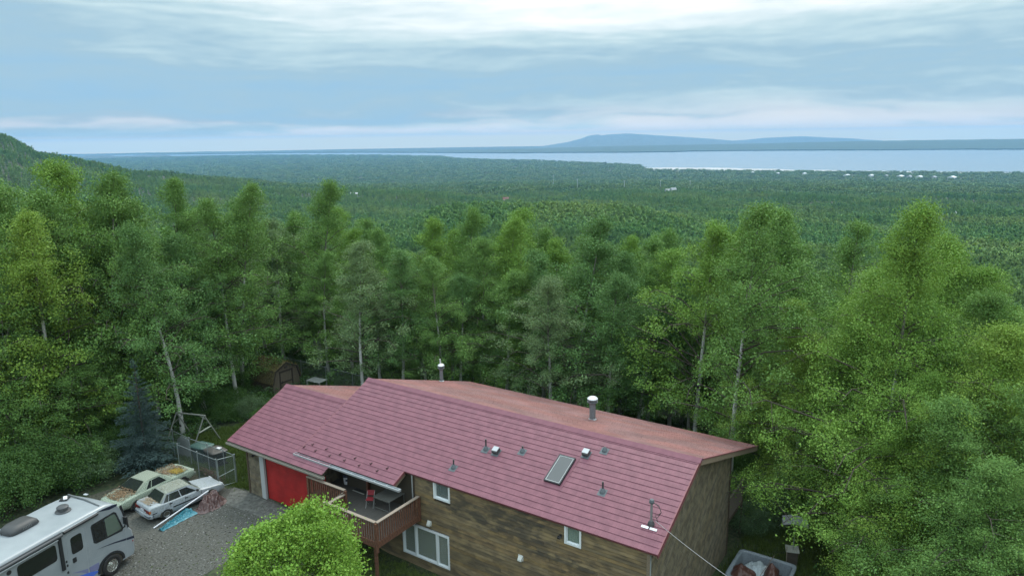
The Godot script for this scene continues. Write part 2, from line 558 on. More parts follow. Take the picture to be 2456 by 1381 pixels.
func make_far() -> void:
	# mud flats along the near shore
	var mud := textured("mud", noise_tex(21, 0.03, 4, [[0.3, Color(0.16, 0.17, 0.17)], [0.6, Color(0.30, 0.30, 0.28)], [0.8, Color(0.5, 0.52, 0.54)]], 256), Vector3(0.0012, 0.0012, 0.006), 0.5, Color(1, 1, 1), true)
	var rows := [[], []]
	var far_edge := [[1488, 409.0], [1545, 402.5], [1640, 401.5], [1760, 403.0], [1900, 407.0], [2080, 409.5], [2300, 411.5], [2500, 413.8], [2900, 417.0]]
	for k in 60:
		var px := 1488.0 + k * 23.0
		rows[0].append(on_level(px, table(coast, px) + 2.5, SEA + 0.6))
		rows[1].append(on_level(px, table(far_edge, px) + 0.5 * sin(px * 0.05) + 0.7 * tn.get_noise_2d(px * 0.02, 0.0), SEA + 0.6))
	sheet_from(rows, "mud_flats", mud, "pale grey tidal mud flats along the wooded shore", "mud flats")
	# low land across the water
	var wood := textured("far_wood", noise_tex(23, 0.05, 5, [[0.2, Color(0.015, 0.028, 0.016)], [0.5, Color(0.03, 0.06, 0.03)], [0.9, Color(0.06, 0.10, 0.05)]], 512), Vector3(0.002, 0.004, 0.002), 0.95, Color(1, 1, 1), true)
	var shore := far_shore
	var top := [[-400, 371.0], [220, 368.5], [480, 363.5], [820, 361.0], [1100, 360.0], [1230, 357.0], [1460, 350.5], [1700, 346.3], [1900, 342.0], [2100, 337.5], [2456, 333.0], [2900, 328.0]]
	var r := [[], [], [], [], []]
	for k in 240:
		var px := -400.0 + k * 13.7
		var p := on_level(px, table(shore, px) + 0.25 * sin(px * 0.013) + 0.4 * tn.get_noise_2d(px * 0.02, 9.0), SEA)
		var d := Vector2(p.x, p.z).length()
		var q := at_distance(px, table(top, px) + 0.5 * tn.get_noise_2d(px * 0.05, 3.0) + 0.8 * tn.get_noise_2d(px * 0.008, 8.0), d * 1.15)
		r[0].append(Vector3(p.x, SEA - 2.0, p.z))
		r[1].append(Vector3(p.x, SEA + 14.0, p.z))
		r[2].append(p.lerp(q, 0.3) * Vector3(1, 0, 1) + Vector3(0, lerpf(SEA + 14.0, q.y, 0.42) + 5.0 * tn.get_noise_2d(px * 0.03, 60.0), 0))
		r[3].append(p.lerp(q, 0.65) * Vector3(1, 0, 1) + Vector3(0, lerpf(SEA + 14.0, q.y, 0.76) + 5.0 * tn.get_noise_2d(px * 0.03, 90.0), 0))
		r[4].append(q)
	sheet_from(r, "far_shore_land", wood, "low blue wooded land across the inlet", "land")
	# the long mountain and the range behind it
	var rock := textured("far_mountain", noise_tex(27, 0.012, 5, [[0.25, Color(0.055, 0.075, 0.065)], [0.55, Color(0.075, 0.095, 0.08)], [0.9, Color(0.10, 0.115, 0.10)]], 512), Vector3(0.0006, 0.0009, 0.0006), 0.95, Color(1, 1, 1), true)
	var crest := [[1180, 358.0], [1240, 355.5], [1300, 350.5], [1360, 341.0], [1395, 332.0], [1410, 326.0], [1432, 322.3], [1446, 324.8], [1456, 322.5], [1490, 321.0], [1500, 320.0], [1516, 320.5], [1560, 323.5], [1620, 327.0], [1680, 331.0], [1720, 334.0], [1760, 337.5], [1800, 340.5], [1840, 342.5]]
	mountain(crest, 22000.0, 5000.0, "mountain", rock, "long pale blue mountain with a flat snow-streaked top", 12)
	var range_ := [[1690, 340.5], [1740, 338.0], [1790, 335.5], [1830, 331.0], [1880, 328.5], [1930, 326.8], [1980, 329.5], [2040, 331.5], [2070, 334.0], [2130, 338.0]]
	mountain(range_, 25000.0, 3000.0, "mountain_range", rock, "faint blue mountain ridge beyond the long mountain", 8)
	# snow in the gullies of the long mountain
	var snow := plain("snow", lin(0.75, 0.77, 0.8), 0.9)
	var sb := MB.new()
	var sr := RandomNumberGenerator.new(); sr.seed = 12
	for k in 26:
		var px := sr.randf_range(1446.0, 1560.0)
		var y0 := table(crest, px) + sr.randf_range(0.6, 1.2)
		var dpx := sr.randf_range(-1.5, 1.5)
		var ln := sr.randf_range(0.8, 5.0)
		var wd := sr.randf_range(0.4, 1.2)
		var a := at_distance(px, y0, 21900.0); var b := at_distance(px + wd, y0, 21900.0)
		var c := at_distance(px + wd * 0.7 + dpx, y0 + ln, 21900.0 - ln * 100.0); var e := at_distance(px + dpx, y0 + ln, 21900.0 - ln * 100.0)
		sb.quad(e, c, b, a)
	tag(part("snow_patches", sb.mesh(), snow, self), "white snow streaks in gullies of the long mountain", "snow", "", "stuff")

func mountain(crest: Array, dist: float, deep: float, called: String, m: Material, label: String, rowsn: int) -> void:
	var rows := []
	var nn := FastNoiseLite.new(); nn.seed = 17; nn.frequency = 0.0006; nn.fractal_octaves = 4
	var x0: float = crest[0][0]; var x1: float = crest[-1][0]
	for j in rowsn + 1:
		var t := float(j) / rowsn
		var row := []
		for i in 121:
			var px := lerpf(x0, x1, i / 120.0)
			var top := at_distance(px, table(crest, px) + 0.35 * tn.get_noise_2d(px * 0.06, 2.0), dist)
			var p := Vector3(top.x, 0, top.z) * (1.0 - (1.0 - t) * deep / dist)
			p.y = lerpf(SEA - 5.0, top.y, pow(t, 1.25))
			p.y += nn.get_noise_2d(px * 120.0, t * 4000.0) * 70.0 * t * (1.0 - t)
			row.append(p)
		rows.append(row)
	sheet_from(rows, called, m, label, "mountain")

# ---------------------------------------------------------------- trees
# sprays of leaves: [vertices, normals, colours], leaves as folded rhombs of two triangles
func spray(n_leaves: int, radius: float, leaf: float, flat: float, r: RandomNumberGenerator, tilt := 1.0, tip_share := 0.0) -> Array:
	var v := PackedVector3Array(); var nn := PackedVector3Array(); var c := PackedColorArray()
	for k in n_leaves:
		var p := Vector3(r.randfn(0, 0.45), r.randfn(0, 0.45) * flat, r.randfn(0, 0.45)) * radius
		var up := (Vector3(r.randfn(), r.randfn() + 0.6 / tilt, r.randfn())).normalized()
		var a := up.cross(Vector3(r.randfn(), r.randfn() - 0.4, r.randfn())).normalized()
		var b := up.cross(a)
		var L := leaf * r.randf_range(0.7, 1.3)
		var w := L * 0.36
		var q := up * L * 0.12
		var t0 := p - a * L * 0.5; var t1 := p + a * L * 0.5
		var s0 := p + b * w + q; var s1 := p - b * w + q
		var na := (s0 - t0).cross(t1 - t0).normalized()
		if na.dot(up) < 0.0: na = -na
		var nb := (t1 - t0).cross(s1 - t0).normalized()
		if nb.dot(up) < 0.0: nb = -nb
		for q2 in ([t0, t1, s0] if (s0 - t0).cross(t1 - t0).dot(na) > 0.0 else [t0, s0, t1]): v.push_back(q2); nn.push_back(na)
		for q2 in ([t0, s1, t1] if (t1 - t0).cross(s1 - t0).dot(nb) > 0.0 else [t0, t1, s1]): v.push_back(q2); nn.push_back(nb)
		var g := r.randf_range(0.72, 1.28)
		var cc := Color(g * r.randf_range(0.86, 1.14), g, g * r.randf_range(0.75, 1.2))
		if r.randf() < tip_share: cc = Color(2.3, 0.95, 0.9)
		for i in 6: c.push_back(cc)
	return [v, nn, c]

class Leaves:
	var v := PackedVector3Array(); var n := PackedVector3Array(); var c := PackedColorArray()
	func put(t: Array, at: Vector3, b: Basis, s: float) -> void:
		v.append_array(Transform3D(b.scaled(Vector3(s, s, s)), at) * (t[0] as PackedVector3Array))
		n.append_array(Transform3D(b, Vector3.ZERO) * (t[1] as PackedVector3Array))
		c.append_array(t[2])
	func mesh() -> ArrayMesh:
		var arr := []
		arr.resize(Mesh.ARRAY_MAX)
		arr[Mesh.ARRAY_VERTEX] = v; arr[Mesh.ARRAY_NORMAL] = n; arr[Mesh.ARRAY_COLOR] = c
		var am := ArrayMesh.new()
		am.add_surface_from_arrays(Mesh.PRIMITIVE_TRIANGLES, arr)
		return am

func leaf_mat(key: String, c: Color, light := 0.5) -> StandardMaterial3D:
	var m := plain(key, c, 0.62)
	m.vertex_color_use_as_albedo = true
	m.backlight_enabled = true
	m.backlight = Color(light, light * 1.05, light * 0.6)
	m.cull_mode = BaseMaterial3D.CULL_DISABLED
	m.metallic_specular = 0.35
	return m

func rand_basis(r: RandomNumberGenerator, lean := 0.5) -> Basis:
	return Basis(Vector3.UP, r.randf() * TAU) * Basis(Vector3(1, 0, 0), r.randfn(0, lean) * 0.6) * Basis(Vector3(0, 0, 1), r.randfn(0, lean) * 0.6)

# a birch of height 1 unit = H metres at scale 1; full = leafy detail
func birch(sd: int, H: float, base: float, R: float, limbs: int, per: int, sprays: Array, spray_size: float, lean: float, bare := 0.0) -> Array:
	var r := RandomNumberGenerator.new(); r.seed = sd
	var w := MB.new(); w.use_col = true
	var L := Leaves.new()
	var white := Color(0.42, 0.43, 0.41)
	var dark := Color(0.055, 0.047, 0.038)
	# trunk with a gentle wander
	var pts := []; var rad := []
	var wx := r.randfn(0, lean); var wz := r.randfn(0, lean)
	var ph := r.randf() * TAU
	for k in 11:
		var t := k / 10.0
		pts.append(Vector3(wx * t * t * H * 0.1 + 0.13 * sin(ph + t * 5.0), t * H * 0.97, wz * t * t * H * 0.1 + 0.13 * cos(ph * 1.7 + t * 4.0)))
		rad.append(H * 0.0105 * (1.0 - t * 0.88) * (1.25 if k == 0 else 1.0))
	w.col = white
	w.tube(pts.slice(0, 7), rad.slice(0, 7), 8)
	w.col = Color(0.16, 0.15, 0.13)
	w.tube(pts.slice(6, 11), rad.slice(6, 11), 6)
	# knots and scars on the bark
	w.col = Color(0.035, 0.033, 0.03)
	for k in 46:
		var t := r.randf_range(0.01, 0.62)
		var f := t * 10.0; var i := int(f)
		var p: Vector3 = (pts[i] as Vector3).lerp(pts[i + 1], f - i)
		var rr: float = lerpf(rad[i], rad[i + 1], f - i)
		var a := r.randf() * TAU
		var ha := r.randf_range(0.25, 0.75)
		var hh := r.randf_range(0.012, 0.05) * (2.2 if t < 0.12 else 1.0)
		var e0 := Vector3(cos(a - ha), 0, sin(a - ha)); var e1 := Vector3(cos(a), 0, sin(a)); var e2 := Vector3(cos(a + ha), 0, sin(a + ha))
		var ro := rr * 1.03 + 0.004
		w.quad(p + e1 * ro - Vector3(0, hh, 0), p + e0 * ro, p + e0 * ro + Vector3(0, 0.008, 0), p + e1 * ro + Vector3(0, hh, 0))
		w.quad(p + e2 * ro, p + e1 * ro - Vector3(0, hh, 0), p + e1 * ro + Vector3(0, hh, 0), p + e2 * ro + Vector3(0, 0.008, 0))
	var lumps := []
	for k in 7: lumps.append(r.randf_range(0.72, 1.22))
	for k in limbs:
		var t: float = base + (0.985 - base) * pow((k + r.randf()) / limbs, 0.92)
		var f: float = min(t / 0.97 * 10.0, 9.99); var i := int(f)
		var p0: Vector3 = (pts[i] as Vector3).lerp(pts[i + 1], f - i)
		var u := (t - base) / (1.0 - base)
		# outline: widest low down, narrowing to an uneven point
		var prof: float = smoothstep(-0.34, 0.20, u) * pow(max(0.0, 1.0 - u), 0.80) * 1.42 + 0.035
		var ang := r.randf() * TAU
		var lump: float = lumps[int(ang / TAU * 3.0) + (3 if u > 0.5 else 0)]
		var ln := R * prof * r.randf_range(0.60, 1.18) * lump
		var rise := lerpf(0.30, 1.35, u) + r.randfn(0, 0.2)
		var dir := Vector3(cos(ang), rise, sin(ang)).normalized()
		var out := Vector3(cos(ang), 0, sin(ang))
		var side := Vector3(-sin(ang), 0, cos(ang))
		var q1 := p0 + dir * ln * 0.55
		var q2 := p0 + dir * ln * 0.8 + out * ln * 0.25
		var q3 := q2 + (out * 0.75 + Vector3(0, -0.25, 0)) * ln * 0.28
		w.col = dark
		var lr: float = H * 0.0034 * (1.0 - 0.6 * u) * clampf(ln / R + 0.3, 0.4, 1.2)
		w.tube([p0, q1, q2, q3], [lr, lr * 0.75, lr * 0.45, lr * 0.15], 4, false)
		if u > 0.3 and r.randf() < bare: continue
		# leaves hang in clumps along the limb, with gaps between
		var clumps := maxi(2, int(round(per / 2.6)))
		for j in clumps:
			var s := lerpf(0.42, 1.05, (j + r.randf() * 0.8) / clumps)
			var q: Vector3
			if s < 0.6: q = p0.lerp(q1, s / 0.6)
			elif s < 0.85: q = q1.lerp(q2, (s - 0.6) / 0.25)
			else: q = q2.lerp(q3, (s - 0.85) / 0.2)
			var e := q + side * r.randfn(0, 0.20) * ln + Vector3(0, r.randfn(0, 0.10) * ln + 0.1, 0)
			if per > 5: w.tube([q, e], [lr * 0.35, lr * 0.12], 3, false)
			var grow := spray_size * r.randf_range(0.75, 1.25) * lerpf(1.05, 0.72, u)
			for i2 in 3:
				L.put(sprays[r.randi() % sprays.size()], e + Vector3(r.randfn() * 0.52, r.randfn() * 0.30 - 0.32 * i2, r.randfn() * 0.52) * grow, rand_basis(r), grow * (1.0 - 0.12 * i2))
	# leader
	for j in per + 2:
		var q: Vector3 = pts[10] + Vector3(r.randfn() * 0.12, r.randf_range(-1.6, 0.6), r.randfn() * 0.12) * (H / 15.0)
		L.put(sprays[r.randi() % sprays.size()], q, rand_basis(r), spray_size * r.randf_range(0.32, 0.55))
	return [w.mesh(), L.mesh()]

func spruce(sd: int, H: float, R: float, tiers: int, dens: int) -> Array:
	var r := RandomNumberGenerator.new(); r.seed = sd
	var w := MB.new(); w.use_col = true
	w.col = Color(0.06, 0.05, 0.04)
	w.tube([Vector3.ZERO, Vector3(0, H * 0.5, 0), Vector3(0, H, 0)], [H * 0.014, H * 0.008, 0.01], 6)
	var L := Leaves.new()
	var needles := []
	for k in 4:
		# a flat bough of short stiff shoots
		var v := PackedVector3Array(); var nn := PackedVector3Array(); var c := PackedColorArray()
		for j in dens:
			var x := r.randf()
			var y := r.randf_range(-0.34, 0.34) * (1.0 - x * 0.62)
			var p := Vector3(x, r.randfn(0, 0.03) - 0.10 * x * x - abs(y) * 0.16, y)
			var d := Vector3(0.75, r.randf_range(-0.15, 0.3), y * 2.2 + r.randfn(0, 0.25)).normalized()
			var s := d.cross(Vector3.UP).normalized()
			var ln := r.randf_range(0.07, 0.13); var wd := 0.020
			var up := s.cross(d)
			var g := r.randf_range(0.7, 1.3)
			for sg in [-1.0, 1.0]:
				var m: Vector3 = (s * sg * 0.85 + up * 0.5).normalized() * wd
				var fn := (m + d * ln * 0.4).cross(d * ln).normalized()
				if fn.dot(up) > 0.0: v.push_back(p); v.push_back(p + d * ln); v.push_back(p + d * ln * 0.4 + m)
				else: v.push_back(p); v.push_back(p + d * ln * 0.4 + m); v.push_back(p + d * ln); fn = -fn
				for i in 3: nn.push_back(fn); c.push_back(Color(g, g, g))
		needles.append([v, nn, c])
	for k in tiers:
		var t := (k + 0.5) / tiers
		var y := H * (0.05 + 0.93 * t)
		var rr := R * pow(1.0 - t, 0.85) + 0.12
		var m := int(lerpf(9.0, 4.0, t))
		for j in m:
			var a := TAU * (j + r.randf_range(-0.3, 0.3)) / m + k * 1.3
			var ln := rr * r.randf_range(0.72, 1.12)
			var b := Basis(Vector3.UP, a) * Basis(Vector3(0, 0, 1), lerpf(-0.22, 0.5, t) + r.randfn(0, 0.08))
			L.put(needles[r.randi() % 4], Vector3(0, y + r.randfn(0, 0.08), 0), b, ln)
	for j in 3:
		L.put(needles[j], Vector3(0, H * 0.96, 0), Basis(Vector3.UP, j * 2.1) * Basis(Vector3(0, 0, 1), 1.2), 0.55)
	return [w.mesh(), L.mesh()]

func bush(sd: int, R: float, H: float, n: int, sprays: Array, size: float, hollow := 0.55) -> Array:
	var r := RandomNumberGenerator.new(); r.seed = sd
	var w := MB.new(); w.use_col = true
	w.col = Color(0.07, 0.055, 0.04)
	for k in 7:
		var a := TAU * k / 7.0 + r.randf()
		var e := Vector3(cos(a) * R * 0.62, H * r.randf_range(0.55, 0.85), sin(a) * R * 0.62)
		w.tube([Vector3(cos(a), 0, sin(a)) * 0.08, e * 0.45 + Vector3(0, H * 0.1, 0), e], [0.05, 0.03, 0.008], 5)
	var L := Leaves.new()
	var lumps := []
	for k in 44:
		var d := Vector3(r.randfn(), r.randfn() * 0.8 + 0.25, r.randfn()).normalized()
		lumps.append([d, r.randf_range(-0.22, 0.30)])
	for k in n:
		var d := Vector3(r.randfn(), r.randfn() * 0.9 + 0.2, r.randfn()).normalized()
		var bulge := 0.0
		for l in lumps: bulge += l[1] * exp(-(1.0 - d.dot(l[0])) * 18.0)
		var s: float = pow(r.randf(), 0.35) * (1.0 - hollow) + hollow
		s *= 1.0 + bulge
		var p := Vector3(d.x * R * s, H * 0.5 + d.y * H * 0.5 * s, d.z * R * s)
		if p.y < 0.1: continue
		L.put(sprays[r.randi() % sprays.size()], p, rand_basis(r, 0.7), size * r.randf_range(0.8, 1.2))
	return [w.mesh(), L.mesh()]

var bark: StandardMaterial3D
var greens := []
var skyline := [[-400, 420], [0, 420], [60, 400], [230, 420], [330, 450], [600, 470], [760, 470], [900, 545], [1000, 520], [1250, 520], [1400, 530], [1480, 590], [1600, 550], [1700, 530], [1980, 520], [2060, 560], [2200, 560], [2300, 640], [2456, 700], [2900, 720]]

func plant(called: String, proto: Array, leafm: Material, at: Vector3, h_scale: float, w_scale: float, turn: float, label: String, cat: String, group: String) -> Node3D:
	var t := thing(called, label, cat, Transform3D(Basis(Vector3.UP, turn).scaled(Vector3(w_scale, h_scale, w_scale)), at), group)
	part("trunk", proto[0], bark, t)
	part("crown", proto[1], leafm, t)
	return t

func birch_label(p: Vector3, tone: int) -> String:
	# what it looks like and what it stands beside
	var lp := HXI * p
	var d := Vector2(p.x, p.z).length()
	var where := "in the wood behind the shingled roof slope"
	if lp.x > 1.0: where = "in the wood past the boarded end wall"
	if d > 100.0: where = "far down the wooded slope behind the house"
	elif lp.x < -27.0 and lp.z > -1.0: where = "in the wood behind the motorhome and old cars"
	elif lp.x < -24.0: where = "in the wood behind the garage and shed"
	return ["mid-green", "yellow-green", "deep green", "grey-green", "fresh green"][tone] + " birch tree " + where

func make_forest() -> void:
	var r := RandomNumberGenerator.new(); r.seed = 99
	bark = plain("bark", Color(1, 1, 1), 0.85)
	bark.vertex_color_use_as_albedo = true
	greens = [
		leaf_mat("birch_leaf_mid", lin(0.136, 0.255, 0.064)), leaf_mat("birch_leaf_yellow", lin(0.190, 0.305, 0.052)),
		leaf_mat("birch_leaf_deep", lin(0.106, 0.215, 0.066)), leaf_mat("birch_leaf_grey", lin(0.155, 0.240, 0.105)),
		leaf_mat("birch_leaf_fresh", lin(0.165, 0.295, 0.054))]
	var needle := leaf_mat("blue_spruce_needle", lin(0.062, 0.102, 0.096), 0.1)
	var dark_needle := leaf_mat("dark_spruce_needle", lin(0.030, 0.055, 0.034), 0.1)
	var fine := []
	for k in 8: fine.append(spray(84, 1.0, 0.185, 0.75, r))
	var coarse := []
	for k in 6: coarse.append(spray(22, 1.0, 0.62, 0.8, r))
	var hi := []
	for k in 8:
		hi.append(birch(200 + k * 13, 15.0, [0.13, 0.22, 0.16, 0.26, 0.10, 0.2, 0.15, 0.24, 0.12][k], [3.3, 3.0, 3.6, 2.9, 3.8, 3.2, 3.5, 3.1, 3.9][k], 66, 9, fine, 0.60, 0.6, 0.07))
	var dense := []
	for k in 6: dense.append(spray(125, 1.0, 0.135, 0.75, r))
	for k in 3:
		hi.append(birch(500 + k * 29, 15.0, [0.10, 0.12, 0.14][k], [4.0, 3.6, 4.3][k], 78, 10, dense, 0.62, 0.5, 0.0))
	var mid := []
	for k in 6:
		mid.append(birch(700 + k * 17, 15.0, 0.12, [3.1, 3.3, 2.9, 3.5, 3.2, 3.0][k], 36, 5, coarse, 0.80, 0.5))
	var count := 0
	var grp := "birch trees of the wood behind the house"
	# [pixel x of the top, pixel y, distance, crown width factor, prototype, leaf colour, own label]
	var keyed := [
		[40, 487, 37.0, 1.15, 0, 1, ""], [-60, 430, 41.0, 1.2, 4, 0, ""], [118, 372, 50.0, 1.15, 2, 4, ""], [205, 400, 55.0, 1.05, 5, 0, ""], [160, 450, 43.0, 1.15, 8, 0, ""], [25, 430, 58.0, 1.1, 6, 0, ""],
		[312, 428, 49.0, 1.2, 4, 0, ""], [255, 470, 60.0, 1.1, 2, 2, ""], [396, 418, 64.0, 0.95, 1, 0, ""], [370, 520, 52.0, 1.0, 5, 2, ""], [535, 428, 60.0, 1.05, 0, 0, ""], [522, 470, 57.5, 1.05, 3, 0, "birch tree with a bare pale trunk rising beside the mossy shed"], [600, 470, 72.0, 1.05, 8, 2, ""],
		[655, 520, 67.0, 1.1, 4, 3, "grey-green birch tree standing directly behind the mossy-roofed shed"], [740, 428, 66.0, 1.15, 6, 0, ""], [800, 490, 76.0, 1.0, 2, 4, ""], [705, 560, 69.0, 1.0, 0, 2, ""], [850, 580, 54.0, 1.1, 8, 3, ""], [885, 520, 70.0, 1.1, 4, 0, ""],
		[950, 590, 55.0, 1.0, 7, 2, ""], [1000, 512, 62.0, 1.05, 5, 4, ""], [1045, 610, 54.0, 0.95, 1, 0, ""], [1118, 488, 62.0, 0.9, 3, 0, ""], [1180, 506, 60.0, 1.05, 0, 4, ""], [1245, 500, 64.0, 1.15, 8, 4, ""], [1300, 590, 56.0, 1.05, 7, 2, ""],
		[1385, 512, 54.0, 1.2, 5, 2, ""], [1340, 545, 68.0, 1.0, 6, 0, ""], [1205, 640, 55.0, 1.1, 3, 0, ""], [1445, 575, 66.0, 1.0, 2, 0, ""], [1500, 592, 55.0, 0.95, 1, 2, "dark thin-leaved birch tree among brighter crowns behind the tall chimney"], [1590, 560, 64.0, 1.1, 4, 0, ""],
		[1690, 512, 50.0, 1.15, 5, 4, ""], [1620, 600, 56.0, 1.1, 8, 4, ""], [1790, 486, 44.0, 1.1, 7, 0, "birch tree with a long bare white trunk beside the shingled roof's corner"], [1850, 560, 58.0, 1.1, 2, 0, ""], [1905, 500, 54.0, 1.2, 6, 0, ""], [1965, 496, 60.0, 1.15, 0, 0, ""], [2045, 525, 62.0, 1.1, 4, 0, ""],
		[2193, 474, 39.0, 1.12, 9, 4, "tall broad bright green birch tree with a pointed top beside the grey tub"], [1945, 715, 44.0, 0.9, 9, 1, "short yellow-green birch tree at the foot of the tall pointed bright green birch"], [2060, 640, 47.0, 1.1, 10, 4, ""], [2310, 565, 48.0, 1.1, 9, 4, ""], [2420, 700, 40.0, 1.05, 10, 0, ""], [2330, 760, 36.0, 1.1, 11, 1, ""],
		[2190, 880, 36.0, 1.0, 9, 4, ""], [2490, 860, 34.0, 1.1, 10, 0, ""], [2390, 960, 33.0, 1.1, 11, 0, ""], [2280, 960, 34.5, 1.0, 9, 4, ""], [2050, 860, 44.0, 0.95, 10, 0, ""], [2560, 640, 38.0, 1.3, 0, 0, ""],
		[150, 760, 38.5, 1.1, 8, 0, ""], [230, 790, 42.0, 1.1, 4, 4, ""], [70, 800, 34.0, 1.1, 2, 0, ""], [330, 640, 47.0, 1.2, 6, 0, ""], [-90, 640, 35.0, 1.2, 0, 0, ""], [440, 560, 56.0, 1.15, 8, 2, ""], [590, 620, 70.0, 1.1, 5, 0, ""], [225, 900, 41.0, 0.85, 4, 0, ""], [10, 960, 31.5, 0.95, 8, 0, ""]]
	for k in [[930, 548, 66.0], [1075, 542, 68.0], [1150, 562, 58.0], [1215, 532, 70.0], [1300, 534, 72.0], [1425, 548, 60.0], [1540, 566, 66.0], [1640, 548, 68.0], [1745, 524, 60.0], [1560, 630, 57.0], [1100, 650, 56.0], [900, 650, 57.0], [765, 600, 62.0], [825, 545, 64.0], [1850, 545, 70.0], [1265, 640, 56.0], [1010, 660, 56.0], [1670, 640, 54.0], [470, 500, 66.0], [690, 500, 72.0], [285, 520, 58.0], [90, 520, 60.0], [1410, 660, 55.0]]:
		keyed.append([k[0], k[1], k[2], 0.98, count % 8, [0, 4, 0, 2, 3, 0, 4][count % 7], ""])
		count += 1
	for k in [[2150, 630, 43.0, 10, 4], [2255, 610, 43.0, 9, 4], [2100, 770, 42.0, 11, 4], [2210, 740, 40.5, 10, 0], [1885, 845, 46.0, 9, 4], [2000, 800, 43.5, 10, 1], [2320, 860, 38.0, 9, 0], [2200, 1000, 37.5, 9, 4], [2440, 1080, 31.5, 10, 0], [2230, 1080, 35.0, 9, 4], [2380, 640, 47.0, 11, 4]]:
		keyed.append([k[0], k[1], k[2], 1.05, k[3], k[4], ""])
	count = 0
	var spots := []
	for k in keyed:
		if k[0] < 345 and k[2] < 51.0: k[2] = 51.0 + (k[2] - 30.0) * 0.3
		var top := at_distance(k[0], k[1], k[2])
		var g := ground(top.x, top.z)
		var h: float = top.y - g
		var hs := h / 15.2
		plant("birch_tree", hi[k[4] - 1 if k[4] > 7 else k[4]], greens[k[5]], Vector3(top.x, g - 0.1, top.z), hs, k[3] * lerpf(1.0, hs, 0.35), r.randf() * TAU, birch_label(top, k[5]) if k[6] == "" else k[6], "tree", grp)
		spots.append(Vector2(top.x, top.z))
		count += 1
	# the rest of the wood close by
	var tries := 0
	while count < 296 and tries < 40000:
		tries += 1
		var az := r.randf_range(-44.0, 46.0)
		var d := 50.0 + 130.0 * pow(r.randf(), 1.7)
		if az > 24.0 and r.randf() < 0.6: d = r.randf_range(45.0, 330.0)
		var x := sin(deg_to_rad(az)) * d; var z := -cos(deg_to_rad(az)) * d
		var lp := HXI * Vector3(x, 0, z)
		if lp.x > -31.0 and lp.x < 4.0 and lp.z > -14.0: continue
		if lp.x < -20.0 and lp.z > -9.0 and lp.x > -40.0: continue
		if lp.x > -39.0 and lp.x < -28.0 and lp.z > -16.0: continue
		if lp.z > 2.0 and lp.x > -39.0: continue
		if lp.x < -33.0 and lp.x > -44.0 and lp.z > -10.0 and lp.z < 0.0: continue
		var ok := true
		var gap: float = 2.6 if d < 90.0 else 4.0
		for s in spots:
			if s.distance_squared_to(Vector2(x, z)) < gap * gap: ok = false; break
		if not ok: continue
		var px := px_of_az(az)
		var limit := table(skyline, px) + 8.0 + 45.0 * r.randf()
		var top := at_distance(px, limit, d)
		var g := ground(x, z)
		var h := clampf((top.y - g) * r.randf_range(0.72, 1.0), 5.0, 19.5)
		var near := d < 95.0
		var proto: Array = hi[r.randi() % 8] if near else mid[r.randi() % mid.size()]
		var gi: int = [0, 0, 2, 3, 4, 2, 0][r.randi() % 7]
		var gm: Material = greens[gi]
		plant("birch_tree", proto, gm, Vector3(x, g - 0.15, z), h / 15.2, r.randf_range(0.85, 1.15) * lerpf(1.0, h / 15.2, 0.4), r.randf() * TAU, birch_label(Vector3(x, g, z), gi), "tree", grp)
		spots.append(Vector2(x, z))
		count += 1
	# conifers
	var sp := spruce(11, 7.0, 1.9, 22, 150)
	var bs := on_ground(352, 1118)
	plant("spruce_tree", sp, needle, bs, 0.98, 1.08, 0.4, "blue-grey spruce tree beside the chain-link pen", "tree", "")
	var sp2 := spruce(23, 14.0, 2.4, 30, 120)
	for k in [[420, 470, 66.0, "dark spruce tree standing among the light green birches"], [905, 505, 300.0, ""], [1580, 552, 320.0, ""], [1275, 470, 700.0, ""], [1283, 466, 705.0, ""]]:
		if k[3] == "": continue
		var top := at_distance(k[0], k[1], k[2])
		var g := ground(top.x, top.z)
		plant("spruce_tree", sp2, dark_needle, Vector3(top.x, g, top.z), (top.y - g) / 14.0, 1.0, r.randf() * 6.0, k[3], "tree", "")
	# the rounded tree by the drive
	var lance := []
	for k in 6: lance.append(spray(70, 1.0, 0.25, 0.7, r, 1.2, 0.012))
	var om := leaf_mat("garden_tree_leaf", lin(0.175, 0.315, 0.045), 0.5)
	var ob := bush(5, 2.5, 6.35, 980, lance, 0.40, 0.42)
	var oc := at_distance(693, 1290, 26.3)
	plant("garden_tree", ob, om, Vector3(oc.x, ground(oc.x, oc.z), oc.z), 1.0, 1.0, 0.0, "bright green dome-shaped tree in front of the deck", "tree", "")
	shrubs(r, fine)
	far_forest(r, coarse)

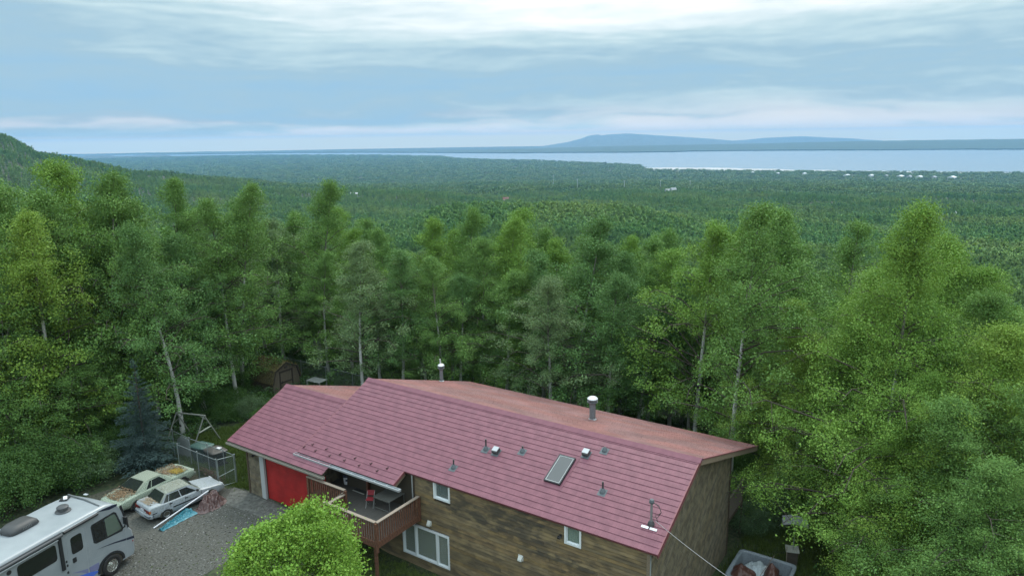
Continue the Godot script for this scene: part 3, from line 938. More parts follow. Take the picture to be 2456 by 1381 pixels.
func shrubs(r: RandomNumberGenerator, fine: Array) -> void:
	var bm := leaf_mat("shrub_leaf", lin(0.062, 0.130, 0.030))
	var bm2 := leaf_mat("shrub_leaf_pale", lin(0.10, 0.165, 0.075))
	var protos := []
	for k in 4: protos.append(bush(60 + k, 1.5, 2.2, 150, fine, 0.42, 0.25))
	# [px, py of the foot, scale]
	var list := [[455, 985, 1.2], [500, 1000, 0.9], [560, 985, 0.8], [600, 1000, 0.6], [640, 990, 0.45], [540, 1010, 0.7], [470, 940, 1.3], [560, 945, 0.9], [430, 1000, 0.8], [625, 1015, 0.5], [300, 1075, 0.9], [250, 1110, 1.0], [220, 1150, 0.9], [180, 1160, 1.1], [120, 1170, 1.2], [60, 1190, 1.2], [20, 1230, 1.1], [290, 1030, 1.0], [200, 1060, 1.2], [90, 1090, 1.3], [10, 1130, 1.3],
		[1770, 1225, 0.8], [1800, 1275, 0.7], [1840, 1230, 1.0], [1875, 1255, 1.0], [1900, 1210, 1.1], [1950, 1260, 1.2], [1990, 1230, 1.1], [1780, 1180, 0.9], [1830, 1190, 0.9], [2010, 1310, 0.9], [2060, 1350, 1.0], [2130, 1330, 1.1], [2210, 1370, 1.0], [2300, 1340, 1.1], [2390, 1380, 1.0], [1930, 1190, 1.2], [2260, 1290, 1.1], [2080, 1270, 1.2], [1860, 1160, 1.1], [2420, 1290, 1.1]]
	for k in list:
		var p := on_ground(k[0], k[1])
		var s: float = k[2] * r.randf_range(0.9, 1.15)
		plant("shrub", protos[r.randi() % 4], bm2 if r.randf() < 0.12 else bm, p, s, s, r.randf() * TAU, ("low leafy green shrub beside the end wall and tub" if k[0] > 1500 else ("low leafy green shrub behind the swing frame and garage" if k[0] > 400 else "low leafy green shrub behind the motorhome and cars")), "shrub", "shrubs along the edge of the wood")
	# low growth under the trees
	var low := []
	for k in 3: low.append(spray(30, 1.0, 0.34, 0.45, r))
	for k in 3:
		var L := Leaves.new()
		for j in 7: L.put(low[k], Vector3(r.randfn(0, 0.5), 0.25 + r.randf() * 0.4, r.randfn(0, 0.5)), rand_basis(r), 0.42)
		var mm := MultiMesh.new()
		mm.transform_format = MultiMesh.TRANSFORM_3D
		mm.mesh = L.mesh()
		var xs := []
		while xs.size() < 1500:
			var az := r.randf_range(-43.0, 43.0); var d := 22.0 + 62.0 * sqrt(r.randf())
			var x := sin(deg_to_rad(az)) * d; var z := -cos(deg_to_rad(az)) * d
			var lp := HXI * Vector3(x, 0, z)
			if lp.x > -34.5 and lp.x < 4.5 and lp.z > -10.5: continue
			if lp.x > -25.0 and lp.x < 2.0 and lp.z > -14.0: continue
			if lp.z > 6.0 and lp.x > -36.0: continue
			xs.append(Transform3D(rand_basis(r, 0.15).scaled(Vector3.ONE * r.randf_range(0.5, 1.15)), Vector3(x, ground(x, z) - 0.08, z)))
		mm.instance_count = xs.size()
		for i in xs.size(): mm.set_instance_transform(i, xs[i])
		var o := MultiMeshInstance3D.new()
		o.name = numbered("undergrowth")
		o.multimesh = mm
		o.material_override = [bm, bm2, bm][k]
		add_child(o)
		tag(o, ["leafy green undergrowth covering the floor of the wood", "pale leafy undergrowth scattered over the floor of the wood", "dense low plants under the birch trees"][k], "undergrowth", "", "stuff")

func multi(called: String, mesh: Mesh, m: Material, xs: Array, cols: Array, label: String) -> void:
	var mm := MultiMesh.new()
	mm.transform_format = MultiMesh.TRANSFORM_3D
	mm.use_colors = true
	mm.mesh = mesh
	mm.instance_count = xs.size()
	for i in xs.size():
		mm.set_instance_transform(i, xs[i])
		mm.set_instance_color(i, cols[i])
	var o := MultiMeshInstance3D.new()
	o.name = numbered(called)
	o.multimesh = mm
	o.material_override = m
	add_child(o)
	tag(o, label, "forest", "", "stuff")

func far_forest(r: RandomNumberGenerator, coarse: Array) -> void:
	var fm := leaf_mat("far_leaf", lin(0.125, 0.215, 0.066), 0.25)
	# crowns for three distances: leafy, lumpy, and small patches of several crowns
	var sets := [[], [], []]
	var big := []
	for k in 3: big.append(spray(14, 1.0, 0.95, 0.9, r))
	for k in 4:
		sets[0].append(birch(900 + k * 7, 14.0, 0.12, 2.6, 24, 3, coarse, 0.95, 0.3)[1])
	for k in 4:
		var L := Leaves.new()
		for j in 26:
			var u := r.randf()
			var a := r.randf() * TAU
			var rr := 2.7 * pow(1.0 - u, 0.6) * sqrt(r.randf())
			L.put(big[r.randi() % 3], Vector3(cos(a) * rr, 3.0 + u * 10.0, sin(a) * rr), rand_basis(r), 1.25)
		sets[1].append(L.mesh())
	for k in 4:
		var L := Leaves.new()
		for q in 7:
			var c := Vector3(r.randf_range(-9, 9), r.randf_range(-1.5, 2.0), r.randf_range(-9, 9))
			for j in 5:
				L.put(spray(5, 1.0, 1.3, 0.9, r), c + Vector3(r.randfn() * 1.4, 3.5 + 2.0 * j, r.randfn() * 1.4), rand_basis(r), 2.4)
		sets[2].append(L.mesh())
	var con := []
	for k in 2:
		var b := MB.new(); b.use_col = true
		b.col = Color(1, 1, 1)
		for j in 5:
			var y := 1.0 + j * 2.3
			var rr := 1.9 - j * 0.33
			var pr := []
			for q in 9:
				var a := TAU * q / 8.0
				pr.append(Vector3(cos(a) * rr * (0.8 + 0.4 * ((q * 7 + j * 3 + k) % 3) / 2.0), y, sin(a) * rr * (0.8 + 0.4 * ((q * 5 + j) % 3) / 2.0)))
			pr[8] = pr[0]
			for q in 8: b.tri(pr[q + 1], pr[q], Vector3(0, y + 3.4, 0))
		con.append(b.mesh())
	var zones := [[95.0, 620.0, 20000, 11.0], [620.0, 2300.0, 60000, 30.0], [2300.0, 15000.0, 60000, 0.0]]
	for zi in 3:
		var z0: Array = zones[zi]
		var xs := [[], [], [], []]; var cs := [[], [], [], []]
		var cx := [[], []]; var cc := [[], []]
		for k in int(z0[2]):
			var az := r.randf_range(-41.0, 41.0)
			var d := sqrt(lerpf(z0[0] * z0[0], z0[1] * z0[1], r.randf()))
			if zi == 2: d = z0[0] * pow(z0[1] / z0[0], r.randf())
			if zi == 1: d = lerpf(z0[0], z0[1], pow(r.randf(), 1.3))
			if zi == 0 and az < 22.0 and d < 240.0 and r.randf() < 0.75: continue
			if d > coast_dist(az) - 20.0: continue
			var x := sin(deg_to_rad(az)) * d; var z := -cos(deg_to_rad(az)) * d
			var tone := tn.get_noise_2d(x * 0.004, z * 0.004)
			if zi == 2 and tone > 0.5: continue
			var g := ground(x, z)
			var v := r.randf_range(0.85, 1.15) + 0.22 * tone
			v *= [1.12, 1.28, 0.92][zi]  # zone brightness in the colour evens out unequal self-shading of the crowns
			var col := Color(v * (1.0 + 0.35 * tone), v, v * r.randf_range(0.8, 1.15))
			var s := r.randf_range(0.75, 1.2)
			var wide: float = clampf(d / 3000.0, 1.0, 3.5) if zi == 2 else 1.0
			if zi < 2 and (r.randf() < 0.02 + 0.06 * max(0.0, -tone)):
				var q := r.randi() % 2
				cx[q].append(Transform3D(Basis(Vector3.UP, r.randf() * TAU).scaled(Vector3(0.8, 1.15, 0.8) * s), Vector3(x, g, z)))
				cc[q].append(Color(0.44, 0.50, 0.46) * v)
				continue
			var q := r.randi() % 4
			var dark := Color(0.72, 0.78, 0.8) if r.randf() < 0.15 else Color(1, 1, 1)
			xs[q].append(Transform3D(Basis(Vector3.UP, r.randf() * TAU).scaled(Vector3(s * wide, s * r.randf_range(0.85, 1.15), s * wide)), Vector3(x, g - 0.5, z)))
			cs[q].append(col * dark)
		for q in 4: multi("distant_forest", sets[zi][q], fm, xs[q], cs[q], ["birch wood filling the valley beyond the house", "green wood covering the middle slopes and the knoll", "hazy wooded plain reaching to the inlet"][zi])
		if zi < 2:
			for q in 2: multi("distant_conifers", con[q], fm, cx[q], cc[q], ["dark conifer spires dotted through the valley wood", "dark conifer spires dotted through the middle slopes"][zi])

# ---------------------------------------------------------------- the house
const FS := 0.4587              # pitch of the front slope
const BS := 0.3197              # pitch of the back slope
func fy(z: float) -> float: return YR - FS * z
func by(z: float) -> float: return YR + BS * z

var wood_tones := []
var gable_tones := []

func siding_image(seed_: int, base: Array, stains: bool) -> Image:
	# 16 m by 6 m of weathered boards: grain along x, blotches, and dark mildew where the photograph has it
	var w := 1120; var h := 420
	var k := 1600.0 / w
	var img := Image.create(w, h, false, Image.FORMAT_RGB8)
	var g := FastNoiseLite.new(); g.seed = seed_; g.frequency = 0.06; g.fractal_octaves = 4
	var b := FastNoiseLite.new(); b.seed = seed_ + 1; b.frequency = 0.008; b.fractal_octaves = 5
	var d := FastNoiseLite.new(); d.seed = seed_ + 2; d.frequency = 0.02; d.fractal_octaves = 5
	var spots := [[9.6, 2.9, 0.75], [10.1, 3.5, 0.6], [10.3, 2.5, 0.6], [11.2, 2.2, 0.45], [6.2, 3.1, 0.5], [5.1, 3.35, 0.45], [7.6, 2.75, 0.5], [12.9, 1.9, 0.5], [2.9, 3.7, 0.3], [8.6, 3.35, 0.5]]
	for yi in h:
		for xi in w:
			var x := xi * k; var y := yi * k
			var t := 0.5 + 0.55 * g.get_noise_2d(x * 0.12, y * 2.0) * 0.9
			var bl := b.get_noise_2d(x * 0.8, y * 1.6)
			var c := Color(base[0]).lerp(Color(base[1]), clampf(t + 0.55 * bl, 0.0, 1.0))
			var yl := 0.5 + 0.9 * d.get_noise_2d(x * 0.5 + 900.0, y * 1.2)
			c = c.lerp(Color(base[2]), clampf(yl - 0.35, 0.0, 0.55))
			if stains:
				var px := x * 0.01; var py := 5.0 - y * 0.01
				var s := 0.0
				for q in spots:
					s = max(s, (1.0 - Vector2((px - q[0]) * 0.6, py - q[1]).length() / q[2]) + 1.3 * d.get_noise_2d(x * 0.6, y * 1.4))
				c = c.lerp(Color(base[3]), clampf(s * 1.1, 0.0, 0.62))
			img.set_pixel(xi, yi, c.linear_to_srgb())
	img.generate_mipmaps()
	return img

func lap_board(x0: float, x1: float, y0: float, y1: float, z: float, back: float) -> MB:
	# a bevelled board: thick lower edge, thin upper edge
	var b := MB.new()
	b.prism([Vector2(-back, y0), Vector2(0.0, y0), Vector2(0.0, y0 + 0.02), Vector2(-0.019, y1), Vector2(-back, y1)], 0.0, x1 - x0, Transform3D(Basis(Vector3(0, 0, 1), Vector3(0, 1, 0), Vector3(-1, 0, 0)), Vector3(x1, 0, z)))
	for p in b.v: b.uv.push_back(Vector2((p.x + 16.4) / 16.0, (5.0 - p.y) / 6.0))
	return b

func boarded(parent: Node, x0: float, x1: float, y0: float, y1: float, z: float, step: float, holes: Array, tones: Array, r: RandomNumberGenerator) -> void:
	var y := y0
	while y < y1 - 0.02:
		var t: float = min(y + step, y1)
		var cuts := [[x0, x1]]
		for h in holes:
			if h[3] <= y + 0.01 or h[2] >= t - 0.01: continue
			var nxt := []
			for c in cuts:
				if h[0] > c[0]: nxt.append([c[0], min(c[1], h[0])])
				if h[1] < c[1]: nxt.append([max(c[0], h[1]), c[1]])
			cuts = nxt
		for c in cuts:
			var a: float = c[0]
			while a < c[1] - 0.05:
				var e: float = a + r.randf_range(1.7, 4.6)
				if e > c[1] - 0.6: e = c[1]
				part("plank", lap_board(a + 0.003, e - 0.003, y, t - 0.017, z + r.randf_range(-0.004, 0.004), 0.12).mesh(), tones[r.randi() % tones.size()], parent)
				a = e
		y = t

func slope_xf(front: bool) -> Transform3D:
	# x along the ridge, y out of the slope, z down the slope
	var k := FS if front else BS
	var d := Vector3(0, -k, 1.0 if front else -1.0).normalized()
	var x := Vector3(1, 0, 0)
	var n := d.cross(x) if front else x.cross(d)
	return Transform3D(Basis(x, n, d), Vector3(0, YR, 0))

func metal_course(x0: float, x1: float, s0: float, s1: float, r: RandomNumberGenerator) -> Mesh:
	var b := MB.new()
	var x := x0
	while x < x1 - 0.001:
		var e: float = min(x + r.randf_range(0.11, 0.19), x1)
		if x1 - e < 0.06: e = x1
		var h := r.randf_range(0.022, 0.029)
		var a := x + 0.004; var c := e - 0.004
		b.quad(Vector3(a, h, s1), Vector3(c, h, s1), Vector3(c, 0.004, s0), Vector3(a, 0.004, s0))
		b.quad(Vector3(a, -0.012, s1), Vector3(c, -0.012, s1), Vector3(c, h, s1), Vector3(a, h, s1))
		b.quad(Vector3(c, 0.002, s0), Vector3(c, h - 0.007, s1), Vector3(e + 0.004, h - 0.007, s1), Vector3(e + 0.004, 0.002, s0))
		b.quad(Vector3(c, -0.012, s1), Vector3(e + 0.004, -0.012, s1), Vector3(e + 0.004, h - 0.007, s1), Vector3(c, h - 0.007, s1))
		x = e
	return b.mesh()

func win(parent: Node, called: String, x0: float, x1: float, y0: float, y1: float, z: float, mull: Array, blind: Material, label := "") -> void:
	# z: face of the boards; frame proud of them, pane and blind set back
	var white := plain("window_white", lin(0.62, 0.66, 0.68), 0.45)
	var fr := MB.new()
	var f := 0.085
	fr.span(Vector3(x0, y0, z - 0.10), Vector3(x0 + f, y1, z + 0.03)); fr.span(Vector3(x1 - f, y0, z - 0.10), Vector3(x1, y1, z + 0.03))
	fr.span(Vector3(x0 + f, y1 - f, z - 0.10), Vector3(x1 - f, y1, z + 0.028)); fr.span(Vector3(x0 + f, y0, z - 0.10), Vector3(x1 - f, y0 + f, z + 0.028))
	var w := part(called, fr.mesh(), white, parent)
	if label != "": w.set_meta("label", label)
	var xs := [x0 + f]
	for m in mull:
		var mb := MB.new(); mb.span(Vector3(m - 0.05, y0 + f, z - 0.10), Vector3(m + 0.05, y1 - f, z + 0.02))
		part("mullion", mb.mesh(), white, w)
		xs.append(m - 0.05); xs.append(m + 0.05)
	xs.append(x1 - f)
	var glass := glass_mat()
	for k in range(0, xs.size(), 2):
		var sb := MB.new()
		var a: float = xs[k]; var c: float = xs[k + 1]
		var q := 0.035
		sb.span(Vector3(a, y0 + f, z - 0.085), Vector3(a + q, y1 - f, z - 0.045)); sb.span(Vector3(c - q, y0 + f, z - 0.085), Vector3(c, y1 - f, z - 0.045))
		sb.span(Vector3(a + q, y0 + f, z - 0.085), Vector3(c - q, y0 + f + q, z - 0.046)); sb.span(Vector3(a + q, y1 - f - q, z - 0.085), Vector3(c - q, y1 - f, z - 0.046))
		part("sash", sb.mesh(), white if k != 99 else white, w)
		var pb := MB.new()
		pb.quad(Vector3(a + q, y0 + f + q, z - 0.065), Vector3(c - q, y0 + f + q, z - 0.065), Vector3(c - q, y1 - f - q, z - 0.065), Vector3(a + q, y1 - f - q, z - 0.065))
		part("pane", pb.mesh(), glass, w)
		var bb := MB.new()
		bb.quad(Vector3(a, y0 + f, z - 0.115), Vector3(c, y0 + f, z - 0.115), Vector3(c, y1 - f, z - 0.115), Vector3(a, y1 - f, z - 0.115))
		if blind: part("blind", bb.mesh(), blind, w)

func glass_mat() -> StandardMaterial3D:
	if mats.has("pane_glass"): return mats["pane_glass"]
	var g := plain("pane_glass", Color(0.75, 0.85, 0.85, 0.18), 0.03, 0.0, 0.9)
	g.transparency = BaseMaterial3D.TRANSPARENCY_ALPHA
	return g

func make_house() -> void:
	var r := RandomNumberGenerator.new(); r.seed = 41
	var wall_tex := ImageTexture.create_from_image(siding_image(3, [Color(0.085, 0.066, 0.042), Color(0.185, 0.142, 0.082), Color(0.27, 0.20, 0.10), Color(0.040, 0.037, 0.032)], true))
	for k in 5:
		var m := StandardMaterial3D.new()
		m.resource_name = "weathered_board_%d" % k
		m.albedo_texture = wall_tex
		m.albedo_color = [Color(1, 1, 1), Color(0.93, 0.92, 0.9), Color(0.98, 0.95, 0.88), Color(0.86, 0.87, 0.88), Color(1.0, 0.97, 0.93)][k]
		m.roughness = 0.88
		m.uv1_offset = Vector3(0.0, 0.0, 0)
		wood_tones.append(m)
	var gt := noise_tex(44, 0.012, 5, [[0.2, Color(0.085, 0.074, 0.052)], [0.5, Color(0.135, 0.117, 0.082)], [0.8, Color(0.18, 0.155, 0.105)]], 512)
	for k in 3:
		gable_tones.append(textured("gable_board_%d" % k, gt, Vector3(0.3, 0.3, 0.3), 0.88, [Color(1, 1, 1), Color(0.92, 0.92, 0.9), Color(0.97, 0.95, 0.9)][k]))
	var trim := textured("trim_wood", tex.grain, Vector3(1.2, 1.2, 1.2), 0.85, lin(0.20, 0.16, 0.115))
	var dark_trim := textured("dark_trim_wood", tex.grain, Vector3(1.2, 1.2, 1.2), 0.85, lin(0.085, 0.062, 0.040))
	var core := plain("sheathing", lin(0.05, 0.042, 0.03), 0.9)
	var metal := StandardMaterial3D.new()
	metal.resource_name = "maroon_metal"
	metal.albedo_texture = noise_tex(51, 0.02, 4, [[0.2, Color(0.142, 0.056, 0.077)], [0.5, Color(0.162, 0.064, 0.087)], [0.8, Color(0.184, 0.074, 0.098)]], 256)
	metal.uv1_triplanar = true
	metal.uv1_scale = Vector3(0.35, 0.35, 0.35)
	metal.roughness = 0.5
	metal.metallic_specular = 0.36
	var edge_metal := plain("maroon_edge", lin(0.17, 0.055, 0.065), 0.45)
	var house := thing("house", "brown wooden house with a maroon metal roof and a red garage door", "house", HX)

	# --- walls
	var blind := textured("blind_beige", tex.grain, Vector3(0.6, 6, 0.6), 0.9, lin(0.20, 0.195, 0.145))
	var blind_green := plain("curtain_green", lin(0.085, 0.115, 0.070), 0.9)
	var wins := [[-11.70, -10.68, 2.97, 4.00], [-4.32, -3.50, 2.99, 3.95], [-13.90, -10.82, -0.68, 1.10]]
	var b := MB.new()
	b.span(Vector3(-18.4, -2.4, 4.1), Vector3(-0.5, 2.97, 4.48)); b.span(Vector3(-18.4, 2.97, 4.1), Vector3(-11.70, 3.86, 4.48)); b.span(Vector3(-10.68, 2.97, 4.1), Vector3(-0.5, 3.86, 4.48))
	var fw := part("front_wall", b.mesh(), core, house)
	fw.set_meta("label", "weathered golden-brown board wall stained with dark mildew")
	boarded(fw, -18.4, -0.50, -1.55, 1.62, 4.6, 0.172, wins, wood_tones, r)
	boarded(fw, -13.05, -0.50, 1.62, 3.86, 4.6, 0.172, wins, wood_tones, r)
	b = MB.new(); b.span(Vector3(-13.05, 1.62, 4.05), Vector3(-12.93, 3.9, 4.615))
	part("corner_board", b.mesh(), dark_trim, house)
	b = MB.new(); b.span(Vector3(-0.50, -2.2, 4.48), Vector3(-0.36, 3.84, 4.62)); part("corner_board", b.mesh(), trim, house)
	b = MB.new(); b.span(Vector3(-18.4, -1.9, 4.3), Vector3(-0.4, -1.56, 4.57)); part("foundation", b.mesh(), plain("concrete", lin(0.10, 0.10, 0.095), 0.9), house)
	win(fw, "window", wins[0][0], wins[0][1], wins[0][2], wins[0][3], 4.6, [], null, "white-framed upper window beside the deck")
	var rm := MB.new()
	rm.span(Vector3(-12.4, 1.9, 2.0), Vector3(-9.9, 4.1, 2.05)); rm.span(Vector3(-12.45, 1.9, 2.05), Vector3(-12.4, 4.1, 4.1)); rm.span(Vector3(-9.9, 1.9, 2.05), Vector3(-9.85, 4.1, 4.1)); rm.span(Vector3(-12.4, 1.85, 2.05), Vector3(-9.9, 1.9, 4.1)); rm.span(Vector3(-12.4, 4.0, 2.05), Vector3(-9.9, 4.05, 4.1))
	part("room", rm.mesh(), plain("room_wall", lin(0.42, 0.40, 0.36), 0.9), house)
	win(fw, "window", wins[1][0], wins[1][1], wins[1][2], wins[1][3], 4.6, [], blind_green, "white-framed upper window with a green curtain")
	win(fw, "window", wins[2][0], wins[2][1], wins[2][2], wins[2][3], 4.6, [-13.02, -11.62], blind, "wide three-pane white window below the deck")
	# recessed wall and side of the garage at the back of the deck
	b = MB.new(); b.span(Vector3(-19.3, 1.55, 3.2), Vector3(-13.05, 4.2, 3.45))
	var rw := part("porch_wall", b.mesh(), core, house)
	boarded(rw, -19.2, -13.05, 1.87, 4.1, 3.57, 0.172, [[-17.35, -16.45, 1.87, 3.9]], wood_tones, r)
	var dr := MB.new(); dr.span(Vector3(-17.27, 1.87, 3.46), Vector3(-16.53, 3.84, 3.53))
	var door := part("front_door", dr.mesh(), plain("door_dark", lin(0.03, 0.028, 0.028), 0.5), house)
	dr = MB.new(); dr.span(Vector3(-17.37, 1.87, 3.46), Vector3(-17.27, 3.92, 3.60)); dr.span(Vector3(-16.53, 1.87, 3.46), Vector3(-16.43, 3.92, 3.60)); dr.span(Vector3(-17.27, 3.84, 3.46), Vector3(-16.53, 3.92, 3.60)); dr.span(Vector3(-17.27, 1.87, 3.53), Vector3(-16.53, 1.93, 3.62))
	part("door_frame", dr.mesh(), plain("window_white", Color.WHITE), door)
	dr = MB.new(); dr.lathe([Vector2(0.0, 0.0), Vector2(0.03, 0.01), Vector2(0.03, 0.04), Vector2(0, 0.05)], Transform3D(Basis(Vector3(1, 0, 0), PI / 2), Vector3(-16.62, 2.85, 3.53)), 8)
	part("door_knob", dr.mesh(), plain("steel", lin(0.4, 0.4, 0.4), 0.3, 1.0), door)
	b = MB.new(); b.prism([Vector2(3.45, -1.5), Vector2(5.6, -1.5), Vector2(5.6, 3.30), Vector2(3.45, 4.25)], -19.3, -18.98, Transform3D(Basis(Vector3(0, 0, 1), Vector3(0, 1, 0), Vector3(1, 0, 0)), Vector3.ZERO)); part("garage_side_wall", b.mesh(), gable_tones[0], house)
	# gable end with slanting boards
	var gp := PackedVector2Array([Vector2(-5.97, -2.6), Vector2(4.48, -2.6), Vector2(4.48, fy(4.48) - 0.16), Vector2(0, YR - 0.18), Vector2(-5.97, by(-5.97) - 0.16)])
	b = MB.new(); b.prism(Array(gp), -0.62, -0.455, Transform3D(Basis(Vector3(0, 0, 1), Vector3(0, 1, 0), Vector3(1, 0, 0)), Vector3.ZERO))
	var gw := part("gable_wall", b.mesh(), core, house)
	gw.set_meta("label", "grey-brown end wall with boards laid on a slant")
	var dirv := Vector2(-0.80, 0.60)
	var nrm := Vector2(0.60, 0.80)
	for k in range(-30, 60):
		var o := nrm * k * 0.185
		var strip := PackedVector2Array([o - dirv * 14.0, o + dirv * 14.0, o + dirv * 14.0 + nrm * 0.143, o - dirv * 14.0 + nrm * 0.143])
		for pl in Geometry2D.intersect_polygons(gp, strip):
			if pl.size() < 3: continue
			var sb := MB.new()
			var j := r.randf_range(-0.003, 0.003)
			sb.prism(Array(pl), -0.45, -0.404 + j, Transform3D(Basis(Vector3(0, 0, 1), Vector3(0, 1, 0), Vector3(1, 0, 0)), Vector3.ZERO))
			part("plank", sb.mesh(), gable_tones[r.randi() % 3], gw)
	b = MB.new(); b.span(Vector3(-0.455, -2.6, -6.08), Vector3(-0.37, by(-6.0) - 0.15, -5.95)); part("corner_board", b.mesh(), dark_trim, house)
	b = MB.new(); b.span(Vector3(-0.43, -2.2, 4.486), Vector3(-0.352, 3.86, 4.6)); part("corner_trim", b.mesh(), plain("metal_grey", lin(0.25, 0.28, 0.29), 0.5), house)
	# back and side walls
	b = MB.new(); b.span(Vector3(-20.1, -3.2, -5.95), Vector3(-0.62, by(-5.9) - 0.1, -5.7)); b.span(Vector3(-20.1, -3.0, -5.7), Vector3(-19.9, 4.0, 3.0)); part("back_wall", b.mesh(), gable_tones[1], house)
	# garage front
	b = MB.new(); b.span(Vector3(-24.9, -0.3, 5.42), Vector3(-23.37, 3.14, 5.66)); b.span(Vector3(-23.37, 2.80, 5.42), Vector3(-18.3, 3.14, 5.66)); b.span(Vector3(-24.9, -0.3, -6.3), Vector3(-24.7, 3.1, 5.42))
	b.prism([Vector2(-6.3, 3.1), Vector2(5.42, 3.1), Vector2(5.42, 3.35), Vector2(1.78, 5.05), Vector2(-6.3, 2.75)], -24.9, -24.7, Transform3D(Basis(Vector3(0, 0, 1), Vector3(0, 1, 0), Vector3(1, 0, 0)), Vector3.ZERO))
	var gaw := part("garage_wall", b.mesh(), core, house)
	boarded(gaw, -24.82, -23.74, 0.02, 3.12, 5.76, 0.2, [], gable_tones, r)
	boarded(gaw, -23.36, -18.3, 2.84, 3.12, 5.76, 0.14, [], gable_tones, r)
	b = MB.new(); b.span(Vector3(-24.95, -0.2, 5.40), Vector3(-24.82, 3.12, 5.79)); part("corner_board", b.mesh(), dark_trim, house)
	b = MB.new(); b.span(Vector3(-23.74, 0, 5.50), Vector3(-23.38, 2.82, 5.79)); part("door_jamb", b.mesh(), plain("jamb_white", lin(0.34, 0.36, 0.37), 0.7), house)
	b = MB.new(); b.span(Vector3(-23.38, 2.755, 5.50), Vector3(-18.4, 2.83, 5.788)); part("door_head", b.mesh(), plain("head_cream", lin(0.42, 0.37, 0.30), 0.7), house)
	var red := textured("garage_red", noise_tex(61, 0.01, 4, [[0.2, Color(0.26, 0.012, 0.012)], [0.6, Color(0.31, 0.015, 0.014)], [0.9, Color(0.36, 0.020, 0.018)]], 256), Vector3(0.4, 0.4, 0.4), 0.55)
	b = MB.new(); b.span(Vector3(-23.37, 0.02, 5.52), Vector3(-18.45, 2.75, 5.60))
	var gd := part("garage_door", b.mesh(), red, house)
	gd.set_meta("label", "bright red panelled garage door")
	for row in 5:
		var y0 := 0.03 + row * 0.544
		b = MB.new(); b.span(Vector3(-23.36, y0, 5.60), Vector3(-18.46, y0 + 0.534, 5.625))
		part("section", b.mesh(), red, gd)
		for cidx in 4:
			b = MB.new()
			var xa := -23.22 + cidx * 1.22
			b.span(Vector3(xa, y0 + 0.09, 5.625), Vector3(xa + 1.0, y0 + 0.115, 5.632)); b.span(Vector3(xa, y0 + 0.42, 5.625), Vector3(xa + 1.0, y0 + 0.445, 5.632))
			b.span(Vector3(xa, y0 + 0.115, 5.625), Vector3(xa + 0.025, y0 + 0.42, 5.632)); b.span(Vector3(xa + 0.975, y0 + 0.115, 5.625), Vector3(xa + 1.0, y0 + 0.42, 5.632))
			part("panel", b.mesh(), red, gd)

	# --- front roof: deck, then overlapping metal courses
	var fx := slope_xf(true)
	var fl := sqrt(1.0 + FS * FS)
	b = MB.new()
	b.prism([Vector2(0, -0.02), Vector2(4.70 * fl, -0.02), Vector2(4.70 * fl, -0.15), Vector2(0, -0.15)], -20.45, -0.03, fx * Transform3D(Basis(Vector3(0, 0, 1), Vector3(0, 1, 0), Vector3(1, 0, 0)), Vector3.ZERO))
	b.prism([Vector2(4.70 * fl, -0.02), Vector2(5.54 * fl, -0.02), Vector2(5.54 * fl, -0.15), Vector2(4.70 * fl, -0.15)], -20.45, -13.50, fx * Transform3D(Basis(Vector3(0, 0, 1), Vector3(0, 1, 0), Vector3(1, 0, 0)), Vector3.ZERO))
	var mr := part("metal_roof", b.mesh(), dark_trim, house)
	mr.set_meta("label", "maroon metal roof slope in long overlapping courses")
	var step := 4.72 * fl / 17.0
	for k in 20:
		part("metal_course", metal_course(-20.53, 0.0 if k < 17 else -13.47, k * step, (k + 1) * step + 0.012, r), metal, mr, fx)
	# edge flashings
	b = MB.new(); b.span(Vector3(-0.04, -0.20, 0), Vector3(0.012, 0.02, 17.05 * step)); part("rake_flashing", b.mesh(), edge_metal, mr, fx)
	b = MB.new(); b.span(Vector3(-13.51, -0.12, 17.0 * step), Vector3(-13.455, 0.02, 20.05 * step)); part("rake_flashing", b.mesh(), edge_metal, mr, fx)
	b = MB.new(); b.span(Vector3(-20.56, -0.17, 0), Vector3(-20.5, 0.02, 20.05 * step)); part("rake_flashing", b.mesh(), edge_metal, mr, fx)
	b = MB.new(); b.span(Vector3(-13.48, -0.10, 17.03 * step), Vector3(-0.04, -0.012, 17.06 * step)); part("eave_flashing", b.mesh(), edge_metal, mr, fx)
	b = MB.new(); b.span(Vector3(-0.09, -0.34, 0.05), Vector3(-0.045, -0.20, 17.0 * step)); b.span(Vector3(-13.56, -0.32, 17.0 * step), Vector3(-13.515, -0.12, 20.0 * step)); part("rake_board", b.mesh(), trim, mr, fx)
	b = MB.new(); b.span(Vector3(-20.4, fy(5.5) - 0.24, 5.44), Vector3(-13.6, fy(5.5) - 0.06, 5.50)); part("fascia_board", b.mesh(), dark_trim, house)
	# garage roof, a little below the main slope
	var gx := Transform3D(fx.basis, Vector3(0, 5.235, 1.78))
	b = MB.new(); b.prism([Vector2(0, -0.02), Vector2(4.45 * fl, -0.02), Vector2(4.45 * fl, -0.13), Vector2(0, -0.13)], -25.9, -17.95, gx * Transform3D(Basis(Vector3(0, 0, 1), Vector3(0, 1, 0), Vector3(1, 0, 0)), Vector3.ZERO))
	var gr := part("garage_roof", b.mesh(), dark_trim, house)
	for k in 16:
		part("metal_course", metal_course(-25.96, -17.9, k * step, (k + 1) * step + 0.012, r), metal, gr, gx)
	b = MB.new(); b.span(Vector3(-25.98, -0.16, 0), Vector3(-25.93, 0.02, 16.04 * step)); part("rake_flashing", b.mesh(), edge_metal, gr, gx)
